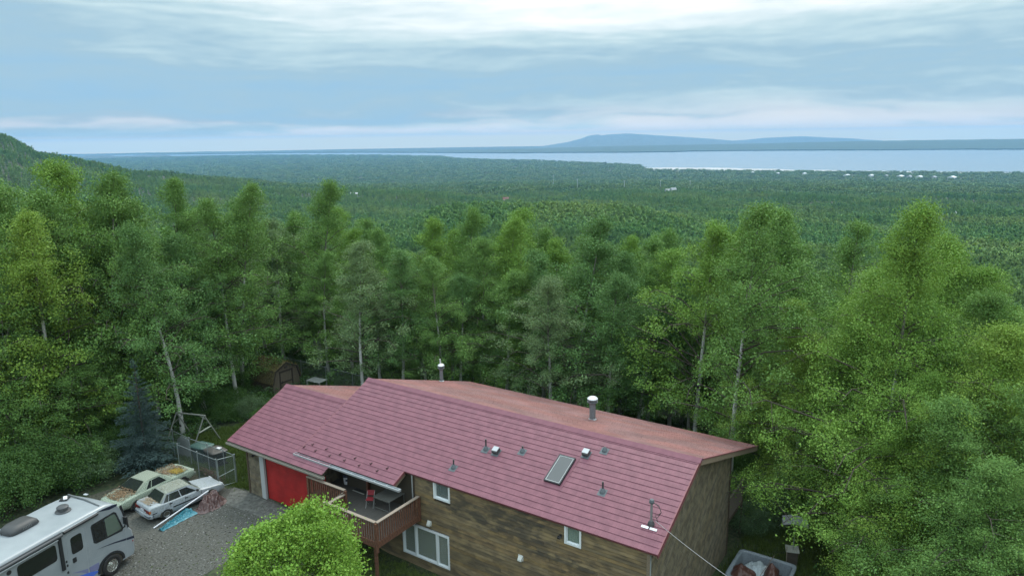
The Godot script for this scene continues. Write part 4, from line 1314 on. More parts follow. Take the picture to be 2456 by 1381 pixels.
	# ridge caps in lapped lengths, standing proud on the front edge
	for rc in [[-20.56, 0.02, fx.origin, mr], [-25.99, -20.45, gx.origin, gr]]:
		var x: float = rc[0]
		while x < rc[1] - 0.02:
			var e: float = min(x + 1.05, rc[1])
			if rc[1] - e < 0.3: e = rc[1]
			b = MB.new()
			var o: Vector3 = rc[2]
			var tl := r.randf_range(0.0, 0.006)
			var p := [Vector3(0, 0.075 + tl, 0), Vector3(0, 0.045 + tl - FS * 0.24, 0.24), Vector3(0, 0.022 - FS * 0.25 + tl, 0.25), Vector3(0, -0.015 - BS * 0.26, -0.26), Vector3(0, 0.03 - BS * 0.25 + tl, -0.25)]
			for q in [[0, 1], [1, 2], [4, 0], [3, 4]]:
				var a0: Vector3 = o + p[q[0]]; var a1: Vector3 = o + p[q[1]]
				b.quad(a1 + Vector3(x, 0, 0), a1 + Vector3(e + 0.03, 0, 0), a0 + Vector3(e + 0.03, 0.003, 0), a0 + Vector3(x, 0, 0))
			b.quad(o + p[0] + Vector3(e + 0.03, 0, 0), o + p[1] + Vector3(e + 0.03, 0, 0), o + p[3] + Vector3(e + 0.03, 0, 0), o + p[4] + Vector3(e + 0.03, 0, 0))
			part("ridge_cap", b.mesh(), metal, rc[3])
			x = e

	# --- back roof of small shingles
	var bx := slope_xf(false)
	var bl := sqrt(1.0 + BS * BS) * 9.757
	b = MB.new(); b.span(Vector3(-20.45, -0.15, 0.0), Vector3(-0.02, -0.012, bl - 0.02))
	var sr := part("shingle_roof", b.mesh(), dark_trim, house, bx)
	sr.set_meta("label", "faded orange-red shingled back slope of the roof")
	var sh := MB.new(); sh.use_col = true
	var gsh := MB.new(); gsh.use_col = true
	for pass_ in 2:
		var t: MB = sh if pass_ == 0 else gsh
		var xa: float = -20.5 if pass_ == 0 else -25.92
		var xb: float = 0.0 if pass_ == 0 else -20.45
		var rows := int((bl if pass_ == 0 else 8.4) / 0.142)
		for k in rows:
			var s0 := k * 0.142
			var x := xa - r.randf() * 0.3
			while x < xb:
				var e: float = x + 0.305
				var a: float = max(x, xa) + 0.006; var c: float = min(e, xb) - 0.006
				if c - a > 0.03:
					var tone := 0.86 + 0.28 * tn.get_noise_2d(x * 0.35, s0 * 0.35) + r.randf_range(-0.11, 0.11)
					var grey := clampf(0.25 + 1.2 * tn.get_noise_2d(x * 0.22 + 50.0, s0 * 0.5), 0.0, 0.5)
					t.col = Color(0.208, 0.090, 0.082).lerp(Color(0.168, 0.104, 0.106), grey) * tone
					var h := 0.010 + r.randf() * 0.005
					t.quad(Vector3(c, h, s0 + 0.148), Vector3(a, h, s0 + 0.148), Vector3(a, 0.001, s0), Vector3(c, 0.001, s0))
					t.quad(Vector3(c, -0.01, s0 + 0.148), Vector3(a, -0.01, s0 + 0.148), Vector3(a, h, s0 + 0.148), Vector3(c, h, s0 + 0.148))
				x = e
	var shm := plain("shingle", Color(1, 1, 1), 0.9)
	shm.vertex_color_use_as_albedo = true
	part("shingles", sh.mesh(), shm, sr).set_meta("kind", "stuff")
	var gbx := Transform3D(bx.basis, Vector3(0, 5.235, 1.78))
	b = MB.new(); b.span(Vector3(-25.88, -0.13, 0.0), Vector3(-20.4, -0.012, 8.35))
	var gsr := part("garage_shingle_roof", b.mesh(), dark_trim, house, gbx)
	part("shingles", gsh.mesh(), shm, gsr).set_meta("kind", "stuff")
	b = MB.new(); b.span(Vector3(-0.055, -0.27, 0.15), Vector3(0.0, -0.02, bl)); part("rake_board", b.mesh(), textured("rake_tan", tex.grain, Vector3(1, 1, 1), 0.85, lin(0.25, 0.19, 0.14)), sr)
	b = MB.new(); b.span(Vector3(-0.05, -0.02, 0.1), Vector3(0.022, 0.022, bl + 0.02)); part("rake_flashing", b.mesh(), edge_metal, sr)
	b = MB.new(); b.span(Vector3(-20.5, -0.16, bl - 0.01), Vector3(-0.06, 0.0, bl + 0.03)); part("eave_board", b.mesh(), trim, sr)

	# --- gutters
	var zinc := textured("zinc", tex.mottle, Vector3(2, 2, 2), 0.4, lin(0.50, 0.54, 0.57)); zinc.metallic = 0.55
	var gut := func(x0: float, x1: float, z0: float, y: float, m: Material, w: float) -> void:
		var u := MB.new()
		u.span(Vector3(x0, y - 0.10, z0), Vector3(x1, y - 0.088, z0 + w)); u.span(Vector3(x0, y - 0.10, z0 + w), Vector3(x1, y, z0 + w + 0.012)); u.span(Vector3(x0, y - 0.10, z0 - 0.012), Vector3(x1, y + 0.02, z0))
		u.span(Vector3(x0, y, z0 + w - 0.012), Vector3(x1, y + 0.008, z0 + w + 0.018))
		u.span(Vector3(x0 - 0.004, y - 0.10, z0), Vector3(x0 + 0.008, y - 0.002, z0 + w)); u.span(Vector3(x1 - 0.008, y - 0.10, z0), Vector3(x1 + 0.004, y - 0.002, z0 + w))
		var go := part("gutter", u.mesh(), m, house)
		var x := x0 + 0.35
		while x < x1:
			var hb := MB.new(); hb.span(Vector3(x - 0.012, y + 0.009, z0 - 0.01), Vector3(x + 0.012, y + 0.016, z0 + w + 0.01)); part("gutter_strap", hb.mesh(), m, go)
			x += 0.82
	gut.call(-20.70, -12.92, 5.60, fy(5.6) - 0.035, zinc, 0.15)
	gut.call(-25.98, -17.7, 6.22, 5.235 - FS * 4.5 - 0.06, textured("gutter_dirty", tex.grain, Vector3(3, 1, 3), 0.8, lin(0.26, 0.25, 0.22)), 0.11)
	b = MB.new(); b.tube([Vector3(-13.02, 3.85, 4.68), Vector3(-13.02, 1.9, 4.68)], [0.035, 0.035], 8); part("downspout", b.mesh(), zinc, house)
	b = MB.new(); b.span(Vector3(-18.38, 3.0, 5.62), Vector3(-18.2, 3.2, 5.85)); part("gutter_outlet", b.mesh(), dark_trim, house)

	# --- things on the roof
	var dark_metal := plain("dark_metal", lin(0.045, 0.047, 0.05), 0.45, 0.2)
	var rubber := plain("boot_grey", lin(0.075, 0.092, 0.104), 0.6)
	for v in [[-10.1, 2.37, 0.56], [-8.19, 1.95, 0.30], [-11.05, 3.78, 0.44], [-4.34, 0.77, 0.20], [-3.41, 2.80, 0.50]]:
		var o := Vector3(v[0], fy(v[1]), v[1])
		b = MB.new(); b.tube([o - Vector3(0, 0.1, 0), o + Vector3(0, v[2], 0)], [0.042, 0.042], 10)
		var vp := part("plumbing_vent", b.mesh(), dark_metal, house)
		b = MB.new(); b.lathe([Vector2(0.15, 0.0), Vector2(0.13, 0.06), Vector2(0.075, 0.16), Vector2(0.05, 0.19)], Transform3D(Basis(), o), 14); part("boot", b.mesh(), rubber, vp)
		b = MB.new(); b.span(Vector3(-0.19, 0.02, -0.16), Vector3(0.19, 0.03, 0.24)); part("flashing", b.mesh(), rubber, vp, Transform3D(fx.basis, o))
	for v in [[-9.46, 2.36], [-5.07, 1.21]]:
		var o := Vector3(v[0], fy(v[1]), v[1])
		b = MB.new()
		b.prism([Vector2(-0.16, 0.0), Vector2(0.12, 0.0), Vector2(0.17, 0.12), Vector2(0.17, 0.20), Vector2(0.08, 0.26), Vector2(-0.16, 0.22)], -0.15, 0.15, Transform3D(fx.basis, o) * Transform3D(Basis(Vector3(0, 0, 1), Vector3(0, 1, 0), Vector3(1, 0, 0)), Vector3.ZERO))
		var bv := part("box_vent", b.mesh(), plain("vent_dark", lin(0.05, 0.052, 0.055), 0.5), house)
		b = MB.new(); b.span(Vector3(-0.155, 0.235, -0.15), Vector3(0.155, 0.262, 0.13)); part("vent_hood", b.mesh(), plain("galvanised", lin(0.33, 0.355, 0.37), 0.4, 0.6), bv, Transform3D(fx.basis, o))
		b = MB.new(); b.span(Vector3(-0.2, 0.02, -0.2), Vector3(0.2, 0.03, 0.26)); part("flashing", b.mesh(), rubber, bv, Transform3D(fx.basis, o))
	# skylight
	var so := Transform3D(fx.basis, Vector3(-5.83, fy(2.37), 2.37))
	b = MB.new()
	var sw := 0.43; var sl := 0.82
	b.span(Vector3(-sw, 0.0, -sl), Vector3(-sw + 0.06, 0.14, sl)); b.span(Vector3(sw - 0.06, 0.0, -sl), Vector3(sw, 0.14, sl)); b.span(Vector3(-sw + 0.06, 0.0, -sl), Vector3(sw - 0.06, 0.139, -sl + 0.06)); b.span(Vector3(-sw + 0.06, 0.0, sl - 0.06), Vector3(sw - 0.06, 0.139, sl))
	var sk := part("skylight", b.mesh(), plain("bronze", lin(0.022, 0.024, 0.028), 0.4, 0.3), house, so)
	b = MB.new(); b.quad(Vector3(-sw + 0.06, 0.121, sl - 0.06), Vector3(sw - 0.06, 0.121, sl - 0.06), Vector3(sw - 0.06, 0.121, -sl + 0.06), Vector3(-sw + 0.06, 0.121, -sl + 0.06)); part("pane", b.mesh(), plain("skylight_glass", lin(0.03, 0.034, 0.034), 0.04, 0.0, 0.9), sk)
	b = MB.new()
	b.span(Vector3(-sw + 0.06, 0.122, -sl + 0.06), Vector3(-sw + 0.085, 0.128, sl - 0.06)); b.span(Vector3(sw - 0.085, 0.122, -sl + 0.06), Vector3(sw - 0.06, 0.128, sl - 0.06)); b.span(Vector3(-sw + 0.085, 0.122, -sl + 0.06), Vector3(sw - 0.085, 0.128, -sl + 0.085)); b.span(Vector3(-sw + 0.085, 0.122, sl - 0.085), Vector3(sw - 0.085, 0.128, sl - 0.06))
	part("glazing_bead", b.mesh(), plain("bead_grey", lin(0.45, 0.48, 0.48), 0.5), sk)
	b = MB.new(); b.span(Vector3(-sw - 0.13, 0.022, -sl - 0.13), Vector3(sw + 0.13, 0.034, sl + 0.22)); part("flashing", b.mesh(), metal, sk)
	# snow guards
	for v in [[-20.56, 5.20], [-20.01, 4.93], [-19.47, 5.20], [-18.91, 4.93], [-18.35, 5.21], [-17.82, 4.95], [-17.24, 5.19], [-16.75, 4.90], [-16.16, 5.19], [-15.59, 4.91], [-14.91, 5.16], [-14.48, 4.87]]:
		var xo := Transform3D(fx.basis, Vector3(max(v[0], -20.4), fy(v[1]), v[1]))
		b = MB.new()
		b.span(Vector3(-0.03, 0.02, -0.10), Vector3(0.03, 0.028, 0.07)); b.prism([Vector2(-0.075, 0.085), Vector2(-0.02, 0.028), Vector2(0.02, 0.028), Vector2(0.075, 0.085), Vector2(0.03, 0.10), Vector2(-0.03, 0.10)], 0.03, 0.045)
		b.span(Vector3(-0.012, 0.028, -0.05), Vector3(0.012, 0.07, 0.03))
		part("snow_guard", b.mesh(), plain("guard_maroon", lin(0.055, 0.018, 0.022), 0.5), house, xo)
	# flues
	var flue := textured("flue_grey", tex.mottle, Vector3(1.5, 0.7, 1.5), 0.5, lin(0.22, 0.245, 0.265)); flue.metallic = 0.35
	var light_metal := plain("flue_cap", lin(0.62, 0.64, 0.66), 0.35, 0.4)
	for v in [[-7.90, -4.79, 0.175, 0.98, 0.30], [-20.15, -6.30, 0.12, 0.86, 0.23]]:
		var o := Vector3(v[0], by(v[1]), v[1])
		var rr: float = v[2]; var hh: float = v[3]; var cr: float = v[4]
		b = MB.new(); b.tube([o - Vector3(0, 0.2, 0), o + Vector3(0, hh, 0)], [rr, rr], 20)
		var fl2 := part("flue_pipe", b.mesh(), flue, house)
		b = MB.new(); b.lathe([Vector2(rr, hh - 0.02), Vector2(cr * 0.97, hh + 0.07), Vector2(cr, hh + 0.10), Vector2(rr, hh + 0.13)], Transform3D(Basis(), o), 20); b.lathe([Vector2(rr, hh + 0.16), Vector2(cr, hh + 0.18), Vector2(cr, hh + 0.23), Vector2(rr, hh + 0.25)], Transform3D(Basis(), o), 20); part("collar", b.mesh(), flue, fl2)
		b = MB.new(); b.lathe([Vector2(rr * 0.8, hh + 0.12), Vector2(rr * 0.8, hh + 0.26)], Transform3D(Basis(), o), 16); part("neck", b.mesh(), dark_metal, fl2)
		b = MB.new(); b.lathe([Vector2(cr, hh + 0.26), Vector2(cr, hh + 0.29), Vector2(cr * 0.72, hh + 0.36), Vector2(cr * 0.35, hh + 0.40), Vector2(0.0, hh + 0.41)], Transform3D(Basis(), o), 20); part("cap", b.mesh(), light_metal, fl2)
		b = MB.new(); b.lathe([Vector2(rr + 0.06, -0.06), Vector2(rr + 0.05, 0.05), Vector2(rr, 0.08)], Transform3D(Basis(), o), 20); part("storm_collar", b.mesh(), plain("galvanised", Color.WHITE), fl2)
		if v[0] < -15.0:
			b = MB.new(); b.tube([o + Vector3(-0.05, hh + 0.38, 0), o + Vector3(-0.07, hh + 0.72, 0)], [0.045, 0.045], 8); part("vent_stub", b.mesh(), light_metal, fl2)
	# service mast with its drip loops
	var mo := Vector3(-0.78, fy(3.59), 3.59)
	b = MB.new(); b.tube([mo - Vector3(0, 0.2, 0), mo + Vector3(0.0, 1.02, 0)], [0.05, 0.05], 10)
	var mast := part("service_mast", b.mesh(), plain("mast_grey", lin(0.20, 0.21, 0.22), 0.5, 0.3), house)
	b = MB.new(); b.lathe([Vector2(0.10, 0.98), Vector2(0.11, 1.06), Vector2(0.08, 1.14), Vector2(0, 1.17)], Transform3D(Basis(), mo), 12); part("weather_head", b.mesh(), rubber, mast)
	b = MB.new(); b.lathe([Vector2(0.16, 0.0), Vector2(0.14, 0.08), Vector2(0.09, 0.18), Vector2(0.05, 0.2)], Transform3D(Basis(), mo), 12); part("boot", b.mesh(), dark_metal, mast)
	b = MB.new(); b.span(Vector3(-0.34, 0.03, 0.15), Vector3(-0.03, 0.05, 0.26)); b.span(Vector3(0.03, 0.03, 0.15), Vector3(0.34, 0.05, 0.26)); part("bracket", b.mesh(), light_metal, mast, Transform3D(fx.basis, mo))
	b = MB.new()
	var wh := mo + Vector3(0.10, 1.02, 0.0)
	b.tube([wh, wh + Vector3(0.26, -0.08, 0.08), wh + Vector3(0.36, -0.28, 0.1), wh + Vector3(0.26, -0.42, 0.1), wh + Vector3(0.12, -0.48, 0.1), wh + Vector3(0.25, -0.72, 0.15)], [0.012, 0.012, 0.012, 0.012, 0.012, 0.012], 5)
	b.tube([wh, wh + Vector3(0.20, -0.10, -0.05), wh + Vector3(0.33, -0.34, 0.0), wh + Vector3(0.18, -0.60, 0.05), mo + Vector3(0.05, 0.42, 0.05)], [0.012, 0.012, 0.012, 0.012, 0.012], 5)
	part("service_wires", b.mesh(), plain("wire_black", lin(0.02, 0.02, 0.02), 0.6), mast)

	# --- fittings on the walls
	for v in [[-12.05, 1.50], [-6.61, 1.48]]:
		b = MB.new()
		b.prism([Vector2(0, -0.11), Vector2(0.13, -0.12), Vector2(0.13, -0.05), Vector2(0.04, 0.11), Vector2(0, 0.11)], -0.10, 0.10, Transform3D(Basis(Vector3(0, 0, 1), Vector3(0, 1, 0), Vector3(-1, 0, 0)), Vector3(v[0], v[1], 4.605)))
		var vh := part("vent_cover", b.mesh(), plain("vent_white", lin(0.5, 0.52, 0.5), 0.6), house)
		b = MB.new(); b.span(Vector3(v[0] - 0.13, v[1] - 0.14, 4.59), Vector3(v[0] + 0.13, v[1] + 0.13, 4.61)); part("vent_plate", b.mesh(), plain("vent_white", Color.WHITE), vh)
	for v in [[-4.50, 3.30, 4.6], [-24.1, 2.61, 5.76]]:
		var o := Vector3(v[0], v[1], v[2])
		b = MB.new(); b.span(o + Vector3(-0.05, -0.06, 0), o + Vector3(0.05, 0.06, 0.05)); b.tube([o + Vector3(0, 0, 0.04), o + Vector3(0, 0.02, 0.12)], [0.02, 0.02], 6)
		var li := part("flood_lamp", b.mesh(), plain("lamp_black", lin(0.02, 0.02, 0.02), 0.5), house)
		for sg in [-1, 1]:
			b = MB.new(); b.lathe([Vector2(0.03, 0.0), Vector2(0.06, 0.10), Vector2(0.065, 0.13), Vector2(0.0, 0.12)], Transform3D(Basis(Vector3(1, 0, 0), PI * 0.62) * Basis(Vector3(0, 0, 1), sg * 0.5), o + Vector3(sg * 0.07, 0.0, 0.10)), 10); part("lamp_head", b.mesh(), plain("lamp_black", Color.WHITE), li)
	# balcony at the back of the end wall
	b = MB.new(); b.span(Vector3(-7.0, -0.05, -8.6), Vector3(-0.35, 0.10, -6.0))
	var bal := part("rear_balcony", b.mesh(), dark_trim, house)
	var grey_wood := textured("grey_rail", tex.grain, Vector3(2, 2, 2), 0.85, lin(0.20, 0.17, 0.14))
	for k in 12:
		b = MB.new(); b.span(Vector3(-0.42, 0.1, -6.35 - k * 0.19), Vector3(-0.37, 1.32, -6.30 - k * 0.19)); part("baluster", b.mesh(), grey_wood, bal)
	b = MB.new(); b.span(Vector3(-0.45, 1.32, -8.6), Vector3(-0.33, 1.37, -6.1)); b.span(Vector3(-7.0, 1.32, -8.6), Vector3(-0.45, 1.37, -8.5)); part("rail_cap", b.mesh(), grey_wood, bal)
	for q in [[-0.45, -8.55], [-6.9, -8.55], [-3.6, -8.55]]:
		b = MB.new(); b.span(Vector3(q[0], -4.5, q[1]), Vector3(q[0] + 0.1, 1.31, q[1] + 0.1)); part("post", b.mesh(), dark_trim, bal)
	b = MB.new()
	for k in 26: b.span(Vector3(-6.8 + k * 0.25, 0.1, -8.57), Vector3(-6.76 + k * 0.25, 1.32, -8.53))
	part("back_railing", b.mesh(), grey_wood, bal)

# ---------------------------------------------------------------- the deck in front of the door
func make_deck() -> void:
	var r := RandomNumberGenerator.new(); r.seed = 71
	var stain := textured("red_stain", noise_tex(66, 0.03, 5, [[0.2, Color(0.070, 0.030, 0.017)], [0.5, Color(0.108, 0.047, 0.027)], [0.8, Color(0.155, 0.072, 0.042)]], 256), Vector3(2, 0.6, 2), 0.8)
	var cap := textured("rail_cap", tex.grain, Vector3(1.5, 1.5, 1.5), 0.85, lin(0.27, 0.225, 0.185))
	var floor_m := textured("deck_floor", tex.grain, Vector3(1.2, 1.2, 1.2), 0.9, lin(0.075, 0.072, 0.066))
	var deck := thing("deck", "red-brown wooden deck with slatted railing in front of the porch door", "deck", HX)
	# floor boards
	var x := -18.95
	var k := 0
	while x < -12.62:
		var e: float = min(x + 0.14, -12.6)
		var b := MB.new()
		b.span(Vector3(x + 0.003, 1.80, 3.6), Vector3(e - 0.003, 1.85 + 0.002 * (k % 3), 6.28 if e < -16.15 else 7.66))
		part("floor_board", b.mesh(), floor_m, deck)
		x = e; k += 1
	var rail := func(a: Vector3, c: Vector3, top: float, bottom: float) -> void:
		var d := (c - a); var L := d.length(); d /= L
		var n := int(L / 0.152)
		for i in range(n + 1):
			var p := a + d * (L * i / n)
			var b := MB.new()
			b.box(Vector3(p.x, (top + bottom) * 0.5, p.z), Vector3(0.086, top - bottom, 0.032), Basis(d, Vector3.UP, d.cross(Vector3.UP)))
			part("baluster", b.mesh(), stain, deck)
		var rb := MB.new()
		rb.bar(a + Vector3(0, top - 0.05, 0) - d.cross(Vector3.UP) * 0.04, c + Vector3(0, top - 0.05, 0) - d.cross(Vector3.UP) * 0.04, 0.04, 0.09)
		part("rail", rb.mesh(), stain, deck)
		var cb := MB.new()
		cb.bar(Vector3(a.x, top + 0.022, a.z) - d * 0.08, Vector3(c.x, top + 0.022, c.z) + d * 0.08, 0.17, 0.04)
		part("rail_cap", cb.mesh(), cap, deck)
	var flat := func(a: Vector2, c: Vector2) -> void:
		rail.call(Vector3(a.x, 0, a.y), Vector3(c.x, 0, c.y), 2.82, 1.62)
	flat.call(Vector2(-18.95, 6.26), Vector2(-16.27, 6.26))
	flat.call(Vector2(-16.1, 7.66), Vector2(-12.75, 7.66))
	flat.call(Vector2(-12.6, 7.58), Vector2(-12.6, 4.8))
	flat.call(Vector2(-18.95, 5.75), Vector2(-18.95, 6.18))
	rail.call(Vector3(-16.17, 0, 6.40), Vector3(-16.17, 0, 7.50), 2.62, 1.85)
	# fascia
	var fb := MB.new()
	fb.span(Vector3(-16.2, 1.53, 7.67), Vector3(-12.58, 1.84, 7.71)); part("fascia_board", fb.mesh(), stain, deck)
	fb = MB.new(); fb.span(Vector3(-12.62, 1.53, 4.62), Vector3(-12.575, 1.84, 7.67)); part("fascia_board", fb.mesh(), stain, deck)
	fb = MB.new(); fb.span(Vector3(-18.98, 1.53, 6.29), Vector3(-16.2, 1.84, 6.33)); part("fascia_board", fb.mesh(), stain, deck)
	# posts: corners of the railing, and the long ones to the ground and to the roof
	for q in [[-12.62, 7.68, 1.30, 2.81], [-16.17, 7.68, 1.30, 2.81], [-16.17, 6.26, 1.5, 2.81], [-18.95, 6.28, 0.0, 2.81], [-12.62, 4.70, 1.5, 2.81], [-12.95, 7.45, -1.3, 1.53], [-16.0, 7.45, -1.0, 1.53], [-16.25, 4.62, 1.85, 4.0]]:
		var b := MB.new(); b.box(Vector3(q[0], (q[2] + q[3]) * 0.5, q[1]), Vector3(0.13, q[3] - q[2], 0.13)); part("post", b.mesh(), stain, deck)
	var jb := MB.new()
	jb.span(Vector3(-16.1, 1.58, 4.7), Vector3(-12.7, 1.79, 4.75)); part("ledger", jb.mesh(), stain, deck)
	for i in 7:
		jb = MB.new(); jb.span(Vector3(-16.0 + i * 0.53, 1.58, 4.75), Vector3(-15.95 + i * 0.53, 1.795, 7.66)); part("joist", jb.mesh(), stain, deck)
	# stairs down to the drive
	for i in 8:
		var b := MB.new(); b.span(Vector3(-16.5 - i * 0.27, 1.63 - i * 0.2, 6.40), Vector3(-16.21 - i * 0.27, 1.67 - i * 0.2, 7.56)); part("tread", b.mesh(), stain, deck)
	for zz in [6.42, 7.62]:
		var b := MB.new(); b.bar(Vector3(-16.2, 2.75, zz), Vector3(-18.4, 1.1, zz), 0.13, 0.04); part("hand_rail", b.mesh(), cap, deck)
		b = MB.new(); b.bar(Vector3(-16.2, 1.58, zz), Vector3(-18.4, -0.05, zz), 0.05, 0.25); part("stringer", b.mesh(), stain, deck)
		b = MB.new(); b.span(Vector3(-18.45, 0.0, zz - 0.05), Vector3(-18.35, 1.1, zz + 0.05)); part("post", b.mesh(), stain, deck)
	# bench seat inside the railing
	var be := MB.new(); be.span(Vector3(-16.05, 2.22, 7.18), Vector3(-14.9, 2.27, 7.5)); be.span(Vector3(-16.0, 1.86, 7.25), Vector3(-15.95, 2.22, 7.45)); be.span(Vector3(-15.0, 1.86, 7.25), Vector3(-14.95, 2.22, 7.45))
	part("bench_seat", be.mesh(), cap, deck)

# ---------------------------------------------------------------- the yard
func hp(x: float, y: float, z: float) -> Vector3: return HX * Vector3(x, y, z)
func hx(x: float, y: float, z: float, turn := 0.0) -> Transform3D:
	return HX * Transform3D(Basis(Vector3.UP, turn), Vector3(x, y, z))
func ground_h(x: float, z: float) -> float:
	var p := HX * Vector3(x, 0, z)
	return ground(p.x, p.z)

func sheet(called: String, poly: Array, lift: float, cell: float, m: Material, label: String) -> void:
	# a sheet that lies on the ground inside an outline in the house frame
	var pk := PackedVector2Array()
	for p in poly: pk.push_back(p)
	var lo := pk[0]; var hi := pk[0]
	for p in pk: lo = lo.min(p); hi = hi.max(p)
	var b := MB.new()
	var x := lo.x
	while x < hi.x:
		var z := lo.y
		while z < hi.y:
			var sq := PackedVector2Array([Vector2(x, z), Vector2(x + cell, z), Vector2(x + cell, z + cell), Vector2(x, z + cell)])
			for pl in Geometry2D.intersect_polygons(pk, sq):
				var idx := Geometry2D.triangulate_polygon(pl)
				for i in range(0, idx.size(), 3):
					var q := []
					for j in 3:
						var p := pl[idx[i + j]]
						q.append(hp(p.x, ground_h(p.x, p.y) + lift, p.y))
					if (q[1] - q[0]).cross(q[2] - q[0]).y > 0: b.tri(q[0], q[1], q[2])
					else: b.tri(q[0], q[2], q[1])
			z += cell
		x += cell
	tag(part(called, b.mesh(), m, self), label, called.replace("_", " "), "", "structure")

func wobbly(poly: Array, amount: float, r: RandomNumberGenerator) -> Array:
	var out := []
	for i in poly.size():
		var a: Vector2 = poly[i]; var c: Vector2 = poly[(i + 1) % poly.size()]
		var n := maxi(1, int(a.distance_to(c) / 0.6))
		for k in n: out.append(a.lerp(c, float(k) / n) + (Vector2(r.randfn(), r.randfn()) * amount if k > 0 else Vector2.ZERO))
	return out

func make_yard() -> void:
	var r := RandomNumberGenerator.new(); r.seed = 5
	var gravel := textured("gravel", tex.gravel, Vector3(0.22, 0.22, 0.22), 0.95, Color(1, 1, 1), true)
	sheet("driveway", wobbly([Vector2(-31.5, 12.0), Vector2(-29.5, 6.9), Vector2(-27.2, 6.6), Vector2(-25.9, 5.75), Vector2(-19.9, 5.75), Vector2(-19.8, 9.0), Vector2(-19.6, 24.0), Vector2(-33.0, 24.0)], 0.10, r), 0.012, 1.2, gravel, "grey gravel drive in front of the garage")
	var conc := textured("concrete_slab", noise_tex(91, 0.02, 5, [[0.2, Color(0.065, 0.068, 0.062)], [0.5, Color(0.09, 0.093, 0.085)], [0.8, Color(0.12, 0.123, 0.113)]], 256), Vector3(0.5, 0.5, 0.5), 0.9, Color(1, 1, 1), true)
	sheet("concrete_apron", wobbly([Vector2(-26.3, 5.9), Vector2(-20.5, 5.85), Vector2(-20.6, 7.2), Vector2(-25.2, 7.35)], 0.03, r), 0.022, 1.0, conc, "cracked pale concrete apron at the red garage door")
	# rough dark soil under the parked cars
	var dirt := textured("dark_dirt", noise_tex(93, 0.04, 5, [[0.2, Color(0.03, 0.03, 0.02)], [0.5, Color(0.055, 0.055, 0.038)], [0.8, Color(0.09, 0.085, 0.06)]], 256), Vector3(0.6, 0.6, 0.6), 0.95, Color(1, 1, 1), true)
	sheet("dirt_strip", wobbly([Vector2(-32.5, 6.3), Vector2(-26.6, 6.2), Vector2(-25.6, 7.0), Vector2(-25.4, 9.0), Vector2(-25.8, 12.1), Vector2(-28.3, 13.2), Vector2(-32.5, 13.0)], 0.10, r), 0.006, 1.2, dirt, "dark dirt and litter under the old cars")
	# short grass, tufts
	grass_patch([Vector2(-33.0, -3.0), Vector2(-25.2, -3.0), Vector2(-25.2, 5.6), Vector2(-26.4, 5.9), Vector2(-31.5, 5.6), Vector2(-36.0, 4.0)], 5200, 0.16, "mown green grass beside the garage wall", r)
	grass_patch([Vector2(-0.1, -13.5), Vector2(7.0, -13.5), Vector2(7.0, 6.0), Vector2(0.0, 6.0)], 5200, 0.20, "rough green grass beside the end wall", r)
	grass_patch([Vector2(-18.0, 4.9), Vector2(-0.2, 4.9), Vector2(-0.2, 9.0), Vector2(-18.0, 9.0)], 3000, 0.12, "thin grass below the deck and front wall", r)
	# stones, twigs and dead leaves lying on the drive
	var dl := Leaves.new()
	for k in 5200:
		var x := r.randf_range(-31.0, -19.9); var z := r.randf_range(6.2, 22.0)
		if x < -25.5 and z < 13.0: continue
		var sz := r.randf_range(0.012, 0.045)
		var a := r.randf() * TAU
		var e0 := Vector3(cos(a), 0, sin(a)) * sz * 1.5; var e1 := Vector3(-sin(a), 0, cos(a)) * sz
		var p := hp(x, 0.016, z); var t := p + Vector3(0, sz * 0.8, 0)
		var g := [Color(0.03, 0.03, 0.024), Color(0.05, 0.045, 0.03), Color(0.13, 0.13, 0.125), Color(0.18, 0.18, 0.17), Color(0.045, 0.06, 0.02)][r.randi() % 5] as Color
		for q in [[e0, e1], [e1, -e0], [-e0, -e1], [-e1, e0]]:
			var u0: Vector3 = p + q[0]; var u1: Vector3 = p + q[1]
			var f := (u1 - u0).cross(t - u0)
			if f.y < 0: f = -f; dl.v.push_back(u0); dl.v.push_back(u1); dl.v.push_back(t)
			else: dl.v.push_back(u0); dl.v.push_back(t); dl.v.push_back(u1)
			for i in 3: dl.n.push_back(f.normalized()); dl.c.push_back(g)
	var dm := plain("drive_stone", Color(1, 1, 1), 0.9)
	dm.vertex_color_use_as_albedo = true
	tag(part("drive_stones", dl.mesh(), dm, self), "loose stones and dead leaves scattered over the gravel drive", "stones", "", "stuff")
	sheds(r)
	pens(r)
	tub(r)

